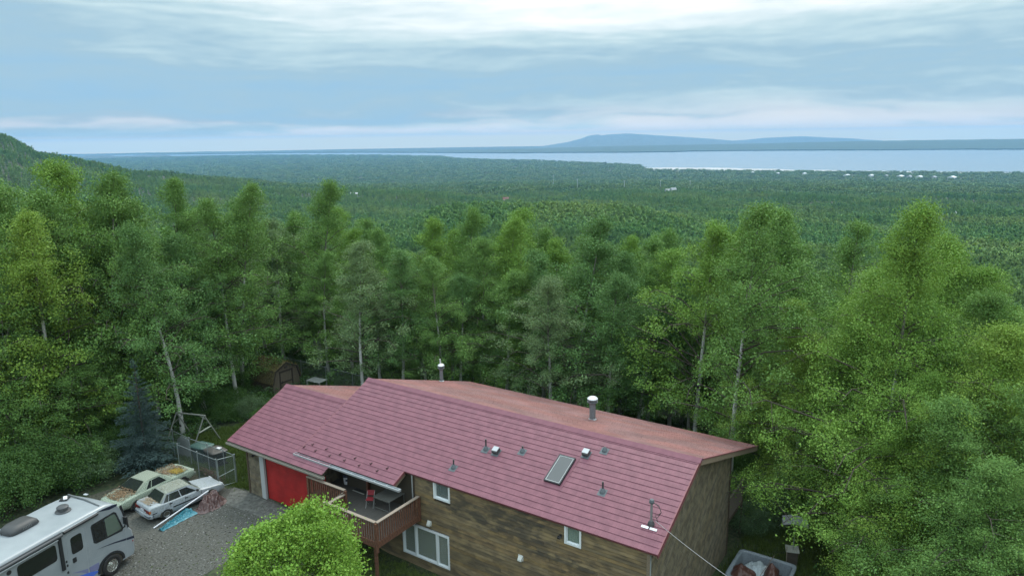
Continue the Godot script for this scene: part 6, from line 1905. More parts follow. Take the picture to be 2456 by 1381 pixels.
func motorhome() -> void:
	var white := textured("motorhome_white", noise_tex(101, 0.01, 3, [[0.2, Color(0.215, 0.245, 0.265)], [0.8, Color(0.25, 0.28, 0.30)]], 256), Vector3(0.3, 0.3, 0.3), 0.32)
	white.clearcoat_enabled = true; white.clearcoat = 0.3
	var navy := plain("navy_decal", lin(0.018, 0.024, 0.045), 0.35)
	var purple := plain("purple_decal", lin(0.155, 0.165, 0.29), 0.35)
	var blue := plain("blue_decal", lin(0.06, 0.13, 0.52), 0.35)
	var black := plain("black_trim", lin(0.016, 0.018, 0.02), 0.5)
	var tint := plain("tinted_glass", lin(0.010, 0.012, 0.012), 0.06, 0.0, 0.6)
	var grey := plain("grey_seam", lin(0.30, 0.33, 0.35), 0.6)
	var basis := Basis(Vector3(0.968, 0, -0.25).normalized(), Vector3.UP, Vector3(0.25, 0, 0.968).normalized())
	var rv := thing("motorhome", "white motorhome with tinted windows and blue-purple swooshes on the gravel drive", "motorhome", HX * Transform3D(basis, Vector3(-25.2, 0.012, 13.32)))
	var prof := [Vector2(9.6, 0.45), Vector2(9.65, 1.5), Vector2(9.62, 3.0), Vector2(9.45, 3.42), Vector2(9.1, 3.56), Vector2(5.5, 3.58), Vector2(2.2, 3.57), Vector2(1.35, 3.53), Vector2(0.95, 3.42), Vector2(0.70, 3.22), Vector2(0.50, 2.8), Vector2(0.30, 2.15), Vector2(0.20, 1.75), Vector2(0.06, 1.55), Vector2(0.0, 1.0), Vector2(0.02, 0.5), Vector2(0.10, 0.34), Vector2(0.8, 0.34), Vector2(5.0, 0.40), Vector2(9.4, 0.40)]
	var rings := []
	for q in [[-1.47, 0.10, 0.10], [-1.45, 0.05, 0.05], [-1.40, 0.02, 0.02], [-1.30, 0.0, 0.0], [0.0, -0.03, -0.02], [1.08, 0.0, 0.0], [1.19, 0.02, 0.02], [1.25, 0.06, 0.06], [1.275, 0.13, 0.11]]:
		var ring := []
		for p in prof:
			var y: float = p.y
			var z: float = p.x
			if y > 3.3: y -= q[1] * smoothstep(3.2, 3.5, p.y)
			if z < 1.0: z += q[2] * (1.0 - z) * 1.2
			if z > 9.0: z -= q[2]
			if y > 3.0 and z < 1.5: y -= q[1] * 0.4
			ring.append(Vector3(q[0], y, z))
		rings.append(ring)
	var b := MB.new(); b.loft(rings, true, true); part("body", b.mesh(), white, rv)
	var X := 1.276
	# front wheel, arch
	var arch := []
	for k in 19:
		var a := PI * k / 18.0 * 1.06 - 0.09
		arch.append(Vector2(1.47 + cos(a) * 0.74, 0.50 + sin(a) * 0.62))
	for k in 19:
		var a := PI * (18 - k) / 18.0 * 1.06 - 0.09
		arch.append(Vector2(1.47 + cos(a) * 0.62, 0.50 + sin(a) * 0.52))
	sidewall(arch, X, 0.05, black, rv, "wheel_arch")
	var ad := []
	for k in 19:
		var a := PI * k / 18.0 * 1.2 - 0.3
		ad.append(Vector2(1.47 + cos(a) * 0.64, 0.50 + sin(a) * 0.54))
	sidewall(ad, X, 0.01, plain("arch_shade", lin(0.05, 0.046, 0.035), 0.9), rv, "arch_shade_disc")  # uncut body: dark disc stands for the shade inside the arch
	wheel(rv, Vector3(1.25, 0.50, 1.5), 0.50, 0.27, plain("chrome", lin(0.62, 0.63, 0.6), 0.18, 0.9), true)
	wheel(rv, Vector3(1.25, 0.50, 7.3), 0.50, 0.27, plain("chrome", Color.WHITE), true)
	for z in [1.5, 7.3]:
		b = MB.new(); b.tube([Vector3(-1.42, 0.5, z), Vector3(-1.14, 0.5, z)], [0.5, 0.5], 20); part("wheel", b.mesh(), plain("tyre", Color.WHITE), rv)
	# cab window with rubber frame
	sidewall([Vector2(2.24, 2.90), Vector2(2.18, 2.98), Vector2(0.98, 3.0), Vector2(0.86, 2.9), Vector2(0.58, 1.94), Vector2(0.66, 1.83), Vector2(2.08, 1.98), Vector2(2.2, 2.08)], X, 0.012, black, rv, "cab_window_seal")
	var cw := sidewall([Vector2(2.16, 2.86), Vector2(1.60, 2.90), Vector2(1.55, 1.99), Vector2(2.08, 2.06)], X, 0.022, tint, rv, "cab_window")
	sidewall([Vector2(1.52, 2.90), Vector2(1.02, 2.91), Vector2(0.93, 2.82), Vector2(0.68, 1.96), Vector2(1.48, 1.99)], X, 0.020, plain("cab_glass", lin(0.09, 0.125, 0.10), 0.05, 0.0, 0.9), cw, "pane")
	# windscreen wraps the nose
	b = MB.new()
	b.quad(Vector3(1.10, 1.82, 0.24), Vector3(-1.28, 1.82, 0.20), Vector3(-1.2, 3.05, 0.60), Vector3(1.06, 3.05, 0.64))
	part("windscreen", b.mesh(), tint, rv)
	sidewall([Vector2(0.62, 3.10), Vector2(0.52, 3.10), Vector2(0.26, 1.85), Vector2(0.36, 1.83)], X - 0.05, 0.06, black, rv, "screen_pillar")
	# entrance door
	sidewall([Vector2(3.50, 0.75), Vector2(3.50, 3.06), Vector2(3.40, 3.16), Vector2(2.72, 3.16), Vector2(2.60, 3.05), Vector2(2.60, 0.75)], X, 0.006, grey, rv, "door_seam")
	var dr := sidewall([Vector2(3.48, 0.77), Vector2(3.48, 3.05), Vector2(3.39, 3.14), Vector2(2.73, 3.14), Vector2(2.62, 3.04), Vector2(2.62, 0.77)], X, 0.012, white, rv, "door")
	sidewall(rounded(2.74, 2.12, 3.30, 2.95, 0.12), X + 0.012, 0.012, tint, dr, "pane")
	sidewall(rounded(3.14, 1.72, 3.32, 1.95, 0.03), X + 0.012, 0.02, black, dr, "handle")
	for q in [[3.60, 1.98], [3.58, 1.78], [3.60, 1.45]]: sidewall(rounded(q[0] - 0.03, q[1] - 0.06, q[0] + 0.04, q[1] + 0.05, 0.02), X, 0.02, black, rv, "switch")
	# big windows
	sidewall(rounded(3.98, 2.28, 5.72, 3.06, 0.14), X, 0.014, tint, rv, "side_window")
	sidewall(rounded(6.3, 2.28, 7.9, 3.06, 0.14), X, 0.014, tint, rv, "side_window")
	# awning: case along the eave, lead rail, arms
	b = MB.new(); b.tube([Vector3(X + 0.07, 3.38, 1.85), Vector3(X + 0.07, 3.38, 3.58)], [0.065, 0.065], 10); part("door_awning", b.mesh(), black, rv)
	b = MB.new(); b.span(Vector3(X, 3.40, 1.85), Vector3(X + 0.05, 3.46, 3.58)); part("awning_rail", b.mesh(), grey, rv)
	b = MB.new(); b.tube([Vector3(X + 0.08, 3.34, 3.68), Vector3(X + 0.08, 3.36, 9.2)], [0.075, 0.075], 10)
	var aw := part("main_awning", b.mesh(), plain("awning_grey", lin(0.05, 0.055, 0.06), 0.6), rv)
	b = MB.new(); b.span(Vector3(X, 3.41, 3.68), Vector3(X + 0.06, 3.47, 9.2)); part("awning_rail", b.mesh(), plain("awning_dark", lin(0.09, 0.10, 0.11), 0.6), aw)
	b = MB.new(); b.tube([Vector3(X + 0.10, 3.22, 3.9), Vector3(X + 0.10, 3.24, 9.2)], [0.03, 0.03], 8); part("lead_rail", b.mesh(), grey, aw)
	b = MB.new(); b.span(Vector3(X, 1.68, 3.72), Vector3(X + 0.08, 3.30, 3.86)); part("awning_arm", b.mesh(), black, aw)
	# decals
	sidewall([Vector2(0.06, 1.10), Vector2(0.06, 1.24), Vector2(0.45, 1.33), Vector2(1.2, 1.52), Vector2(2.1, 1.68), Vector2(1.2, 1.46), Vector2(0.45, 1.22)], X, 0.004, navy, rv, "stripe")
	sidewall([Vector2(0.72, 3.28), Vector2(0.80, 3.20), Vector2(1.15, 3.22), Vector2(1.85, 3.44), Vector2(1.5, 3.42), Vector2(1.0, 3.36)], X - 0.02, 0.026, navy, rv, "stripe")
	sidewall([Vector2(2.10, 1.02), Vector2(2.60, 1.06), Vector2(2.58, 0.78), Vector2(2.18, 0.70), Vector2(2.10, 0.72)], X, 0.014, purple, rv, "stripe")
	sidewall([Vector2(2.66, 1.05), Vector2(3.45, 1.30), Vector2(3.0, 1.06), Vector2(2.68, 0.80)], X, 0.014, purple, rv, "stripe")
	sidewall([Vector2(2.12, 0.60), Vector2(2.5, 0.78), Vector2(3.3, 1.02), Vector2(3.3, 0.70), Vector2(2.5, 0.52)], X, 0.016, blue, rv, "stripe")
	sidewall([Vector2(3.7, 1.2), Vector2(5.2, 1.62), Vector2(8.8, 1.5), Vector2(5.2, 1.42)], X, 0.005, navy, rv, "stripe")
	sidewall([Vector2(3.7, 0.9), Vector2(5.6, 1.25), Vector2(9.2, 1.1), Vector2(6.0, 0.8)], X, 0.005, blue, rv, "stripe")
	# seams and small fittings
	sidewall([Vector2(0.55, 0.5), Vector2(0.57, 0.5), Vector2(0.45, 2.4), Vector2(0.43, 2.4)], X, 0.004, grey, rv, "seam")
	sidewall([Vector2(2.48, 0.8), Vector2(2.495, 0.8), Vector2(2.495, 3.1), Vector2(2.48, 3.1)], X, 0.004, grey, rv, "seam")
	sidewall([Vector2(0.6, 1.02), Vector2(2.4, 1.30), Vector2(2.4, 1.315), Vector2(0.6, 1.035)], X, 0.004, grey, rv, "seam")
	var lf := []
	for k in 16: lf.append(Vector2(6.05 + cos(TAU * k / 16.0) * 0.10, 2.98 + sin(TAU * k / 16.0) * 0.10))
	sidewall(lf, X, 0.015, black, rv, "speaker")
	sidewall(rounded(0.13, 0.98, 0.20, 1.06, 0.01), X, 0.005, plain("badge", lin(0.25, 0.03, 0.03), 0.4), rv, "badge")
	# mirror
	b = MB.new(); b.tube([Vector3(X, 2.02, 0.72), Vector3(X + 0.16, 2.05, 0.62), Vector3(X + 0.20, 2.3, 0.60)], [0.03, 0.03, 0.03], 6)
	var mi := part("mirror", b.mesh(), black, rv)
	b = MB.new(); b.box(Vector3(X + 0.20, 2.38, 0.58), Vector3(0.20, 0.36, 0.10)); part("mirror_head", b.mesh(), black, mi)
	# roof: seam, vent fan, hatch, air conditioner, aerial
	b = MB.new(); b.tube([Vector3(1.05, 3.55, 1.50), Vector3(0.0, 3.60, 1.34), Vector3(-1.3, 3.57, 1.18)], [0.04, 0.045, 0.04], 6); part("roof_seam", b.mesh(), textured("sealant", tex.grain, Vector3(6, 6, 6), 0.8, lin(0.12, 0.14, 0.15)), rv)
	b = MB.new(); b.lathe([Vector2(0.34, 3.585), Vector2(0.33, 3.63), Vector2(0.22, 3.66), Vector2(0.20, 3.74), Vector2(0.25, 3.76), Vector2(0.25, 3.82), Vector2(0.19, 3.87), Vector2(0, 3.88)], Transform3D(Basis(), Vector3(-0.05, 0, 2.45)), 20); part("roof_fan", b.mesh(), plain("fan_dark", lin(0.05, 0.055, 0.06), 0.5), rv)
	b = MB.new(); b.box(Vector3(-1.05, 3.60, 1.55), Vector3(0.34, 0.05, 0.42), Basis(Vector3.UP, 0.5)); var ha := part("antenna_mount", b.mesh(), black, rv)
	b = MB.new(); b.box(Vector3(-1.02, 3.64, 1.55), Vector3(0.16, 0.04, 0.34), Basis(Vector3.UP, 0.9)); part("antenna_arm", b.mesh(), plain("pale_metal", lin(0.6, 0.62, 0.64), 0.4), ha)
	b = MB.new(); b.box(Vector3(-0.62, 3.50, 0.80), Vector3(0.22, 0.03, 0.12)); part("marker_lamp", b.mesh(), grey, rv)
	b = MB.new(); b.tube([Vector3(-0.35, 3.50, 0.85), Vector3(-0.36, 3.80, 0.86)], [0.010, 0.006], 5); part("whip_aerial", b.mesh(), black, rv)
	b = MB.new()
	var acr := []
	for q in [[3.585, 0.44, 0.66], [3.66, 0.48, 0.70], [3.78, 0.46, 0.64], [3.90, 0.36, 0.50], [3.92, 0.18, 0.3]]:
		var ring := []
		for k in 24:
			var a := TAU * k / 24.0
			ring.append(Vector3(-0.55 + q[1] * signf(cos(a)) * pow(absf(cos(a)), 0.45), q[0], 4.15 - q[2] * signf(sin(a)) * pow(absf(sin(a)), 0.45)))
		acr.append(ring)
	b.loft(acr, true, true)
	var ac := part("air_conditioner", b.mesh(), plain("ac_dark", lin(0.035, 0.038, 0.04), 0.55), rv)
	for k in 6:
		b = MB.new(); b.box(Vector3(-0.085, 3.74, 3.95 + k * 0.07), Vector3(0.03, 0.10, 0.02)); part("grille_slat", b.mesh(), plain("ac_slat", lin(0.14, 0.15, 0.15), 0.5), ac)

func car_shell(L: float, W: float, secs: Array) -> MB:
	# secs: [z share, underside y, deck y, half width share, shoulder y]
	var b := MB.new()
	var rings := []
	for s in secs:
		var z: float = s[0] * L; var w: float = s[3] * W * 0.5
		var y0: float = s[1]; var y1: float = s[2]; var sh: float = s[4]
		var half := [Vector2(0.0, y0), Vector2(w * 0.82, y0), Vector2(w * 0.95, y0 + 0.06), Vector2(w, lerpf(y0, sh, 0.45)), Vector2(w * 0.985, sh - 0.03), Vector2(w * 0.93, sh + (y1 - sh) * 0.55), Vector2(w * 0.80, y1 - 0.008), Vector2(w * 0.40, y1 + 0.008), Vector2(0, y1 + 0.014)]
		var ring := []
		for p in half: ring.append(Vector3(p.x, p.y, z))
		for k in range(half.size() - 2, 0, -1): ring.append(Vector3(-half[k].x, half[k].y, z))
		rings.append(ring)
	rings.reverse()
	b.loft(rings, true, true)
	return b

func cabin(parent: Node, roof_m: Material, pillar: Material, glass: Material, W: float, y0: float, y1: float, z: Array, ins: float, doors: Array) -> void:
	# z: [screen foot, roof front, roof rear, back-light foot]; sides lean in by ins
	var wb := W * 0.5 * 0.93; var wt := wb - ins
	var b := MB.new()
	var rows := [[z[0], y0, wb * 0.96], [lerpf(z[0], z[1], 0.93), lerpf(y0, y1, 0.93), wt + 0.02], [z[1] + 0.06, y1 - 0.012, wt - 0.02], [lerpf(z[1], z[2], 0.5), y1 + 0.01, wt - 0.01], [z[2] - 0.06, y1 - 0.012, wt - 0.02], [lerpf(z[2], z[3], 0.07), lerpf(y1, y0, 0.07), wt + 0.02], [z[3], y0, wb * 0.94]]
	var rings := []
	for q in rows:
		var ring := [Vector3(-q[2], q[1] - 0.035, q[0]), Vector3(-q[2] * 0.92, q[1], q[0]), Vector3(-q[2] * 0.4, q[1] + 0.018, q[0]), Vector3(q[2] * 0.4, q[1] + 0.018, q[0]), Vector3(q[2] * 0.92, q[1], q[0]), Vector3(q[2], q[1] - 0.035, q[0])]
		rings.append(ring)
	rings.reverse()
	for rg in rings: rg.reverse()
	rings.reverse()
	b.loft(rings, false, false)
	var roof := part("roof", b.mesh(), roof_m, parent)
	# sides of the cabin
	for sg in [-1.0, 1.0]:
		b = MB.new()
		var p := [Vector3(sg * wb, y0 - 0.03, z[0]), Vector3(sg * wb, y0 - 0.03, z[3]), Vector3(sg * (wt + 0.005), y1 - 0.045, z[2]), Vector3(sg * (wt + 0.005), y1 - 0.045, z[1])]
		if sg > 0: b.quad(p[1], p[0], p[3], p[2])
		else: b.quad(p[0], p[1], p[2], p[3])
		part("pillar_side", b.mesh(), pillar, parent)
		# glass per door: share from front to rear along the side
		for d in doors:
			b = MB.new()
			var q := []
			for uv in [[d[0], 0.10], [d[1], 0.10], [d[2], 0.90], [d[3], 0.90]]:
				var t: float = uv[1]
				var zz := lerpf(lerpf(z[0], z[1], t), lerpf(z[3], z[2], t), uv[0])
				q.append(Vector3(sg * (lerpf(wb, wt + 0.005, t) + 0.008), lerpf(y0 - 0.03, y1 - 0.045, t), zz))
			if sg > 0: b.quad(q[1], q[0], q[3], q[2])
			else: b.quad(q[0], q[1], q[2], q[3])
			part("side_window", b.mesh(), glass, parent)
	# screens
	for e in [[z[0], z[1], -1.0, "windscreen"], [z[3], z[2], 1.0, "rear_window"]]:
		b = MB.new()
		var a := 0.10; var c := 0.90
		var off := Vector3(0, 0.012, 0.012 * e[2])
		var q := [Vector3(-wb * 0.84, lerpf(y0, y1, a) + 0.018, lerpf(e[0], e[1], a)) + off, Vector3(wb * 0.84, lerpf(y0, y1, a) + 0.018, lerpf(e[0], e[1], a)) + off, Vector3(wt * 0.86, lerpf(y0, y1, c) + 0.018, lerpf(e[0], e[1], c)) + off, Vector3(-wt * 0.86, lerpf(y0, y1, c) + 0.018, lerpf(e[0], e[1], c)) + off]
		if e[2] > 0: b.quad(q[0], q[1], q[2], q[3])
		else: b.quad(q[1], q[0], q[3], q[2])
		part(e[3], b.mesh(), glass, parent)

func litter(parent: Node, called: String, n: int, lo: Vector3, hi: Vector3, c0: Color, c1: Color, size: float, r: RandomNumberGenerator, yf: Callable) -> void:
	var v := PackedVector3Array(); var nn := PackedVector3Array(); var c := PackedColorArray()
	for k in n:
		var x := clampf(r.randfn((lo.x + hi.x) * 0.5, (hi.x - lo.x) * 0.27), lo.x, hi.x); var z := r.randf_range(lo.z, hi.z)
		var p := Vector3(x, yf.call(x, z) + r.randf() * 0.03, z)
		var a := r.randf() * TAU; var s := size * r.randf_range(0.6, 1.4)
		var e0 := Vector3(cos(a), r.randfn(0, 0.3), sin(a)) * s; var e1 := Vector3(-sin(a), r.randfn(0, 0.3), cos(a)) * s * 0.6
		var q := [p - e0, p - e1, p + e0, p + e1]
		var up: Vector3 = (q[1] - q[0]).cross(q[3] - q[0])
		var col := c0.lerp(c1, r.randf())
		var ord_ := [0, 1, 2, 0, 2, 3] if up.y < 0 else [0, 2, 1, 0, 3, 2]
		var f: Vector3 = up.normalized() * (1.0 if up.y > 0 else -1.0)
		for i in ord_: v.push_back(q[i]); nn.push_back(f); c.push_back(col)
	var L := Leaves.new(); L.v = v; L.n = nn; L.c = c
	var m := plain("litter_leaf", Color(1, 1, 1), 0.9)
	m.vertex_color_use_as_albedo = true
	part(called, L.mesh(), m, parent).set_meta("kind", "stuff")

func sedan() -> void:
	var r := RandomNumberGenerator.new(); r.seed = 3
	var white := textured("sedan_white", noise_tex(111, 0.03, 5, [[0.25, Color(0.20, 0.23, 0.20)], [0.42, Color(0.27, 0.30, 0.33)], [1.0, Color(0.32, 0.355, 0.385)]], 256), Vector3(0.9, 0.9, 0.9), 0.38)
	var lichen := textured("sedan_lichen_roof", noise_tex(113, 0.05, 5, [[0.3, Color(0.09, 0.10, 0.08)], [0.5, Color(0.19, 0.21, 0.18)], [0.65, Color(0.33, 0.37, 0.35)], [0.8, Color(0.12, 0.12, 0.07)]], 512), Vector3(0.9, 0.9, 0.9), 0.8)
	var black := plain("black_trim", Color.WHITE)
	var glass := plain("car_glass", lin(0.018, 0.022, 0.022), 0.06, 0.0, 0.7)
	var back_glass := glass
	var bs := Basis(Vector3(0.997, 0, 0.06).normalized(), Vector3.UP, Vector3(-0.06, 0, 0.997).normalized())
	var car := thing("sedan", "white four-door saloon car with a lichen-grey roof and litter on its boot", "car", HX * Transform3D(bs, Vector3(-26.98, 0.006, 8.80)))
	var L := 4.34; var W := 1.68
	var body := car_shell(L, W, [[-0.5, 0.38, 0.60, 0.84, 0.55], [-0.49, 0.30, 0.66, 0.93, 0.60], [-0.44, 0.20, 0.72, 0.985, 0.66], [-0.30, 0.18, 0.80, 1.0, 0.76], [-0.16, 0.18, 0.90, 1.0, 0.84], [0.0, 0.18, 0.92, 1.0, 0.86], [0.2, 0.18, 0.93, 1.0, 0.88], [0.34, 0.20, 0.96, 1.0, 0.90], [0.42, 0.24, 0.97, 0.98, 0.90], [0.475, 0.28, 0.95, 0.95, 0.88], [0.49, 0.32, 0.84, 0.92, 0.78], [0.50, 0.36, 0.60, 0.88, 0.56]])
	part("body", body.mesh(), white, car)
	cabin(car, lichen, white, glass, W, 0.91, 1.37, [-0.80, -0.22, 1.08, 1.56], 0.17, [[0.10, 0.47, 0.47, 0.16], [0.50, 0.80, 0.86, 0.50], [0.815, 0.93, 0.97, 0.88]])
	for z in [-1.33, 1.27]:
		wheel(car, Vector3(0.76, 0.29, z), 0.29, 0.18, plain("hub_grey", lin(0.32, 0.34, 0.35), 0.4, 0.5), false)
		var b := MB.new(); b.tube([Vector3(-0.84, 0.29, z), Vector3(-0.66, 0.29, z)], [0.29, 0.29], 16); part("wheel", b.mesh(), plain("tyre", Color.WHITE), car)
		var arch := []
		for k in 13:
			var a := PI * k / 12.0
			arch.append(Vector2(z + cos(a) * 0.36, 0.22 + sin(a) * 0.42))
		sidewall(arch, 0.80, 0.036, plain("arch_shade", Color.WHITE), car, "wheel_arch")  # flat dark disc in place of the shaded arch hollow
	sidewall([Vector2(-0.95, 0.50), Vector2(0.88, 0.50), Vector2(0.88, 0.57), Vector2(-0.95, 0.57)], 0.825, 0.02, black, car, "side_moulding")
	sidewall([Vector2(1.66, 0.55), Vector2(2.0, 0.55), Vector2(2.0, 0.60), Vector2(1.66, 0.60)], 0.80, 0.025, black, car, "side_moulding")
	for q in [[0.10, 0.76], [0.98, 0.79]]:
		sidewall(rounded(q[0] - 0.09, q[1] - 0.02, q[0] + 0.09, q[1] + 0.03, 0.015), 0.825, 0.02, black, car, "door_handle")
	for zz in [-0.78, 0.16, 1.02]:
		sidewall([Vector2(zz - 0.006, 0.3), Vector2(zz + 0.006, 0.3), Vector2(zz + 0.006, 0.88), Vector2(zz - 0.006, 0.88)], 0.82, 0.018, black, car, "door_gap")
	# tail: lamps, bumper strip, plate
	var b := MB.new(); b.box(Vector3(0, 0.70, 2.13), Vector3(1.40, 0.17, 0.06))
	part("tail_panel", b.mesh(), plain("tail_dark", lin(0.05, 0.018, 0.02), 0.35), car)
	for sg in [-1.0, 1.0]:
		b = MB.new(); b.box(Vector3(sg * 0.60, 0.70, 2.135), Vector3(0.34, 0.16, 0.07)); part("tail_lamp", b.mesh(), plain("lamp_red", lin(0.16, 0.015, 0.012), 0.25), car)
		b = MB.new(); b.box(Vector3(sg * 0.755, 0.71, 2.08), Vector3(0.07, 0.14, 0.16)); part("turn_lamp", b.mesh(), plain("lamp_orange", lin(0.42, 0.12, 0.03), 0.3), car)
	b = MB.new(); b.box(Vector3(0, 0.70, 2.165), Vector3(0.34, 0.13, 0.015)); part("number_plate", b.mesh(), plain("plate", lin(0.5, 0.52, 0.55), 0.5), car)
	b = MB.new()
	var br := []
	for y in [0.34, 0.38, 0.50, 0.545]:
		var ring := []
		var o: float = 0.02 if y > 0.35 and y < 0.54 else 0.0
		for p in [Vector2(-0.80, 1.95), Vector2(-0.83 - o, 2.08), Vector2(-0.72, 2.20 + o), Vector2(0, 2.235 + o), Vector2(0.72, 2.20 + o), Vector2(0.83 + o, 2.08), Vector2(0.80, 1.95), Vector2(0.0, 1.9)]: ring.append(Vector3(p.x, y, p.y))
		ring.reverse()
		br.append(ring)
	br.reverse()
	b.loft(br, true, true); part("rear_bumper", b.mesh(), white, car)
	b = MB.new(); b.bar(Vector3(-0.74, 0.47, 2.215), Vector3(0.74, 0.47, 2.215), 0.05, 0.045); b.bar(Vector3(0.84, 0.47, 1.97), Vector3(0.76, 0.47, 2.20), 0.045, 0.045); part("bumper_strip", b.mesh(), navy_strip(), car)
	b = MB.new(); b.box(Vector3(0, 0.46, -2.16), Vector3(1.5, 0.22, 0.12)); part("front_bumper", b.mesh(), white, car)
	for sg in [-1.0, 1.0]:
		b = MB.new(); b.box(Vector3(sg * 0.58, 0.62, -2.13), Vector3(0.34, 0.12, 0.06)); part("headlamp", b.mesh(), plain("lamp_clear", lin(0.45, 0.47, 0.48), 0.2), car)
	b = MB.new(); b.box(Vector3(0.86, 0.95, -0.55), Vector3(0.14, 0.09, 0.10)); part("mirror", b.mesh(), black, car)
	litter(car, "leaf_litter", 420, Vector3(-0.65, 0, 1.5), Vector3(0.5, 0, 2.02), Color(0.16, 0.10, 0.05), Color(0.30, 0.28, 0.22), 0.035, r, func(x, z): return 0.985)
	litter(car, "leaf_litter", 260, Vector3(-0.55, 0, -0.2), Vector3(0.55, 0, 1.05), Color(0.13, 0.12, 0.07), Color(0.34, 0.36, 0.30), 0.03, r, func(x, z): return 1.39)

func navy_strip() -> Material: return plain("navy_strip", lin(0.03, 0.04, 0.065), 0.5)

func coupe() -> void:
	var r := RandomNumberGenerator.new(); r.seed = 8
	var pale := textured("coupe_lichen", noise_tex(121, 0.045, 5, [[0.2, Color(0.07, 0.085, 0.055)], [0.42, Color(0.19, 0.235, 0.175)], [0.58, Color(0.27, 0.33, 0.26)], [0.72, Color(0.50, 0.56, 0.50)], [0.85, Color(0.16, 0.18, 0.12)]], 512), Vector3(0.8, 0.8, 0.8), 0.8)
	var roof := textured("coupe_roof", noise_tex(123, 0.05, 5, [[0.25, Color(0.10, 0.115, 0.085)], [0.5, Color(0.20, 0.23, 0.18)], [0.75, Color(0.30, 0.34, 0.28)]], 512), Vector3(0.9, 0.9, 0.9), 0.85)
	var black := plain("black_trim", Color.WHITE)
	var glass := plain("car_glass", Color.WHITE)
	var bs := Basis(Vector3(0.992, 0, -0.12).normalized(), Vector3.UP, Vector3(0.12, 0, 0.992).normalized())
	var car := thing("coupe", "old pale green two-door car crusted with lichen, moss and leaf litter", "car", HX * Transform3D(bs, Vector3(-29.55, 0.006, 9.22)))
	var L := 4.95; var W := 1.82
	part("body", car_shell(L, W, [[-0.5, 0.40, 0.74, 0.92, 0.66], [-0.49, 0.34, 0.82, 0.98, 0.74], [-0.42, 0.24, 0.88, 1.0, 0.78], [-0.2, 0.22, 0.93, 1.0, 0.82], [-0.08, 0.22, 0.94, 0.99, 0.84], [0.1, 0.22, 0.93, 1.0, 0.84], [0.25, 0.24, 0.95, 1.0, 0.86], [0.38, 0.28, 0.91, 0.99, 0.82], [0.47, 0.34, 0.84, 0.95, 0.76], [0.5, 0.40, 0.70, 0.9, 0.64]]).mesh(), pale, car)
	cabin(car, roof, pale, glass, W, 0.92, 1.36, [-0.88, -0.38, 0.55, 1.42], 0.20, [[0.12, 0.56, 0.62, 0.18], [0.59, 0.72, 0.76, 0.65]])
	for z in [-1.62, 1.42]:
		wheel(car, Vector3(0.83, 0.32, z), 0.32, 0.18, plain("hub_rust", lin(0.12, 0.10, 0.08), 0.7, 0.3), false)
		var b := MB.new(); b.tube([Vector3(-0.92, 0.32, z), Vector3(-0.74, 0.32, z)], [0.32, 0.32], 16); part("wheel", b.mesh(), plain("tyre", Color.WHITE), car)
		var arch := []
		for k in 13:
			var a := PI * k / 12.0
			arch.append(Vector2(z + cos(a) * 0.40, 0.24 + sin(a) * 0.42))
		sidewall(arch, 0.87, 0.036, plain("arch_shade", Color.WHITE), car, "wheel_arch")  # arch hollow painted as a shade-dark disc on the flank
	for zz in [-0.9, 0.42]: sidewall([Vector2(zz - 0.006, 0.3), Vector2(zz + 0.006, 0.3), Vector2(zz + 0.006, 0.86), Vector2(zz - 0.006, 0.86)], 0.89, 0.018, black, car, "door_gap")
	sidewall(rounded(0.18, 0.72, 0.36, 0.76, 0.015), 0.89, 0.03, plain("dull_chrome", lin(0.3, 0.32, 0.3), 0.5, 0.6), car, "door_handle")
	var b := MB.new(); b.box(Vector3(0, 0.50, 2.49), Vector3(1.70, 0.14, 0.10)); part("rear_bumper", b.mesh(), plain("dull_chrome", Color.WHITE), car)
	b = MB.new(); b.box(Vector3(0, 0.50, -2.5), Vector3(1.74, 0.14, 0.12)); part("front_bumper", b.mesh(), plain("dull_chrome", Color.WHITE), car)
	for sg in [-1.0, 1.0]:
		b = MB.new(); b.box(Vector3(sg * 0.62, 0.66, 2.44), Vector3(0.30, 0.10, 0.05)); part("tail_lamp", b.mesh(), plain("lamp_red", Color.WHITE), car)
		b = MB.new(); b.tube([Vector3(sg * 0.66, 0.66, -2.46), Vector3(sg * 0.66, 0.66, -2.52)], [0.10, 0.10], 12); part("headlamp", b.mesh(), plain("lamp_clear", Color.WHITE), car)
	litter(car, "leaf_litter", 900, Vector3(-0.75, 0, 1.25), Vector3(0.72, 0, 2.25), Color(0.085, 0.055, 0.03), Color(0.24, 0.16, 0.09), 0.04, r, func(x, z): return 0.955 + max(0.0, 1.45 - z) * 0.5 - max(0.0, z - 1.6) * 0.11)
	litter(car, "leaf_litter", 900, Vector3(-0.8, 0, -2.2), Vector3(0.75, 0, -0.95), Color(0.10, 0.07, 0.04), Color(0.26, 0.18, 0.11), 0.04, r, func(x, z): return 0.955 - max(0.0, -1.2 - z) * 0.05)
	litter(car, "moss_clump", 420, Vector3(0.0, 0, -1.9), Vector3(0.85, 0, -1.25), Color(0.20, 0.13, 0.02), Color(0.27, 0.21, 0.04), 0.045, r, func(x, z): return 0.975 - max(0.0, -1.2 - z) * 0.05)

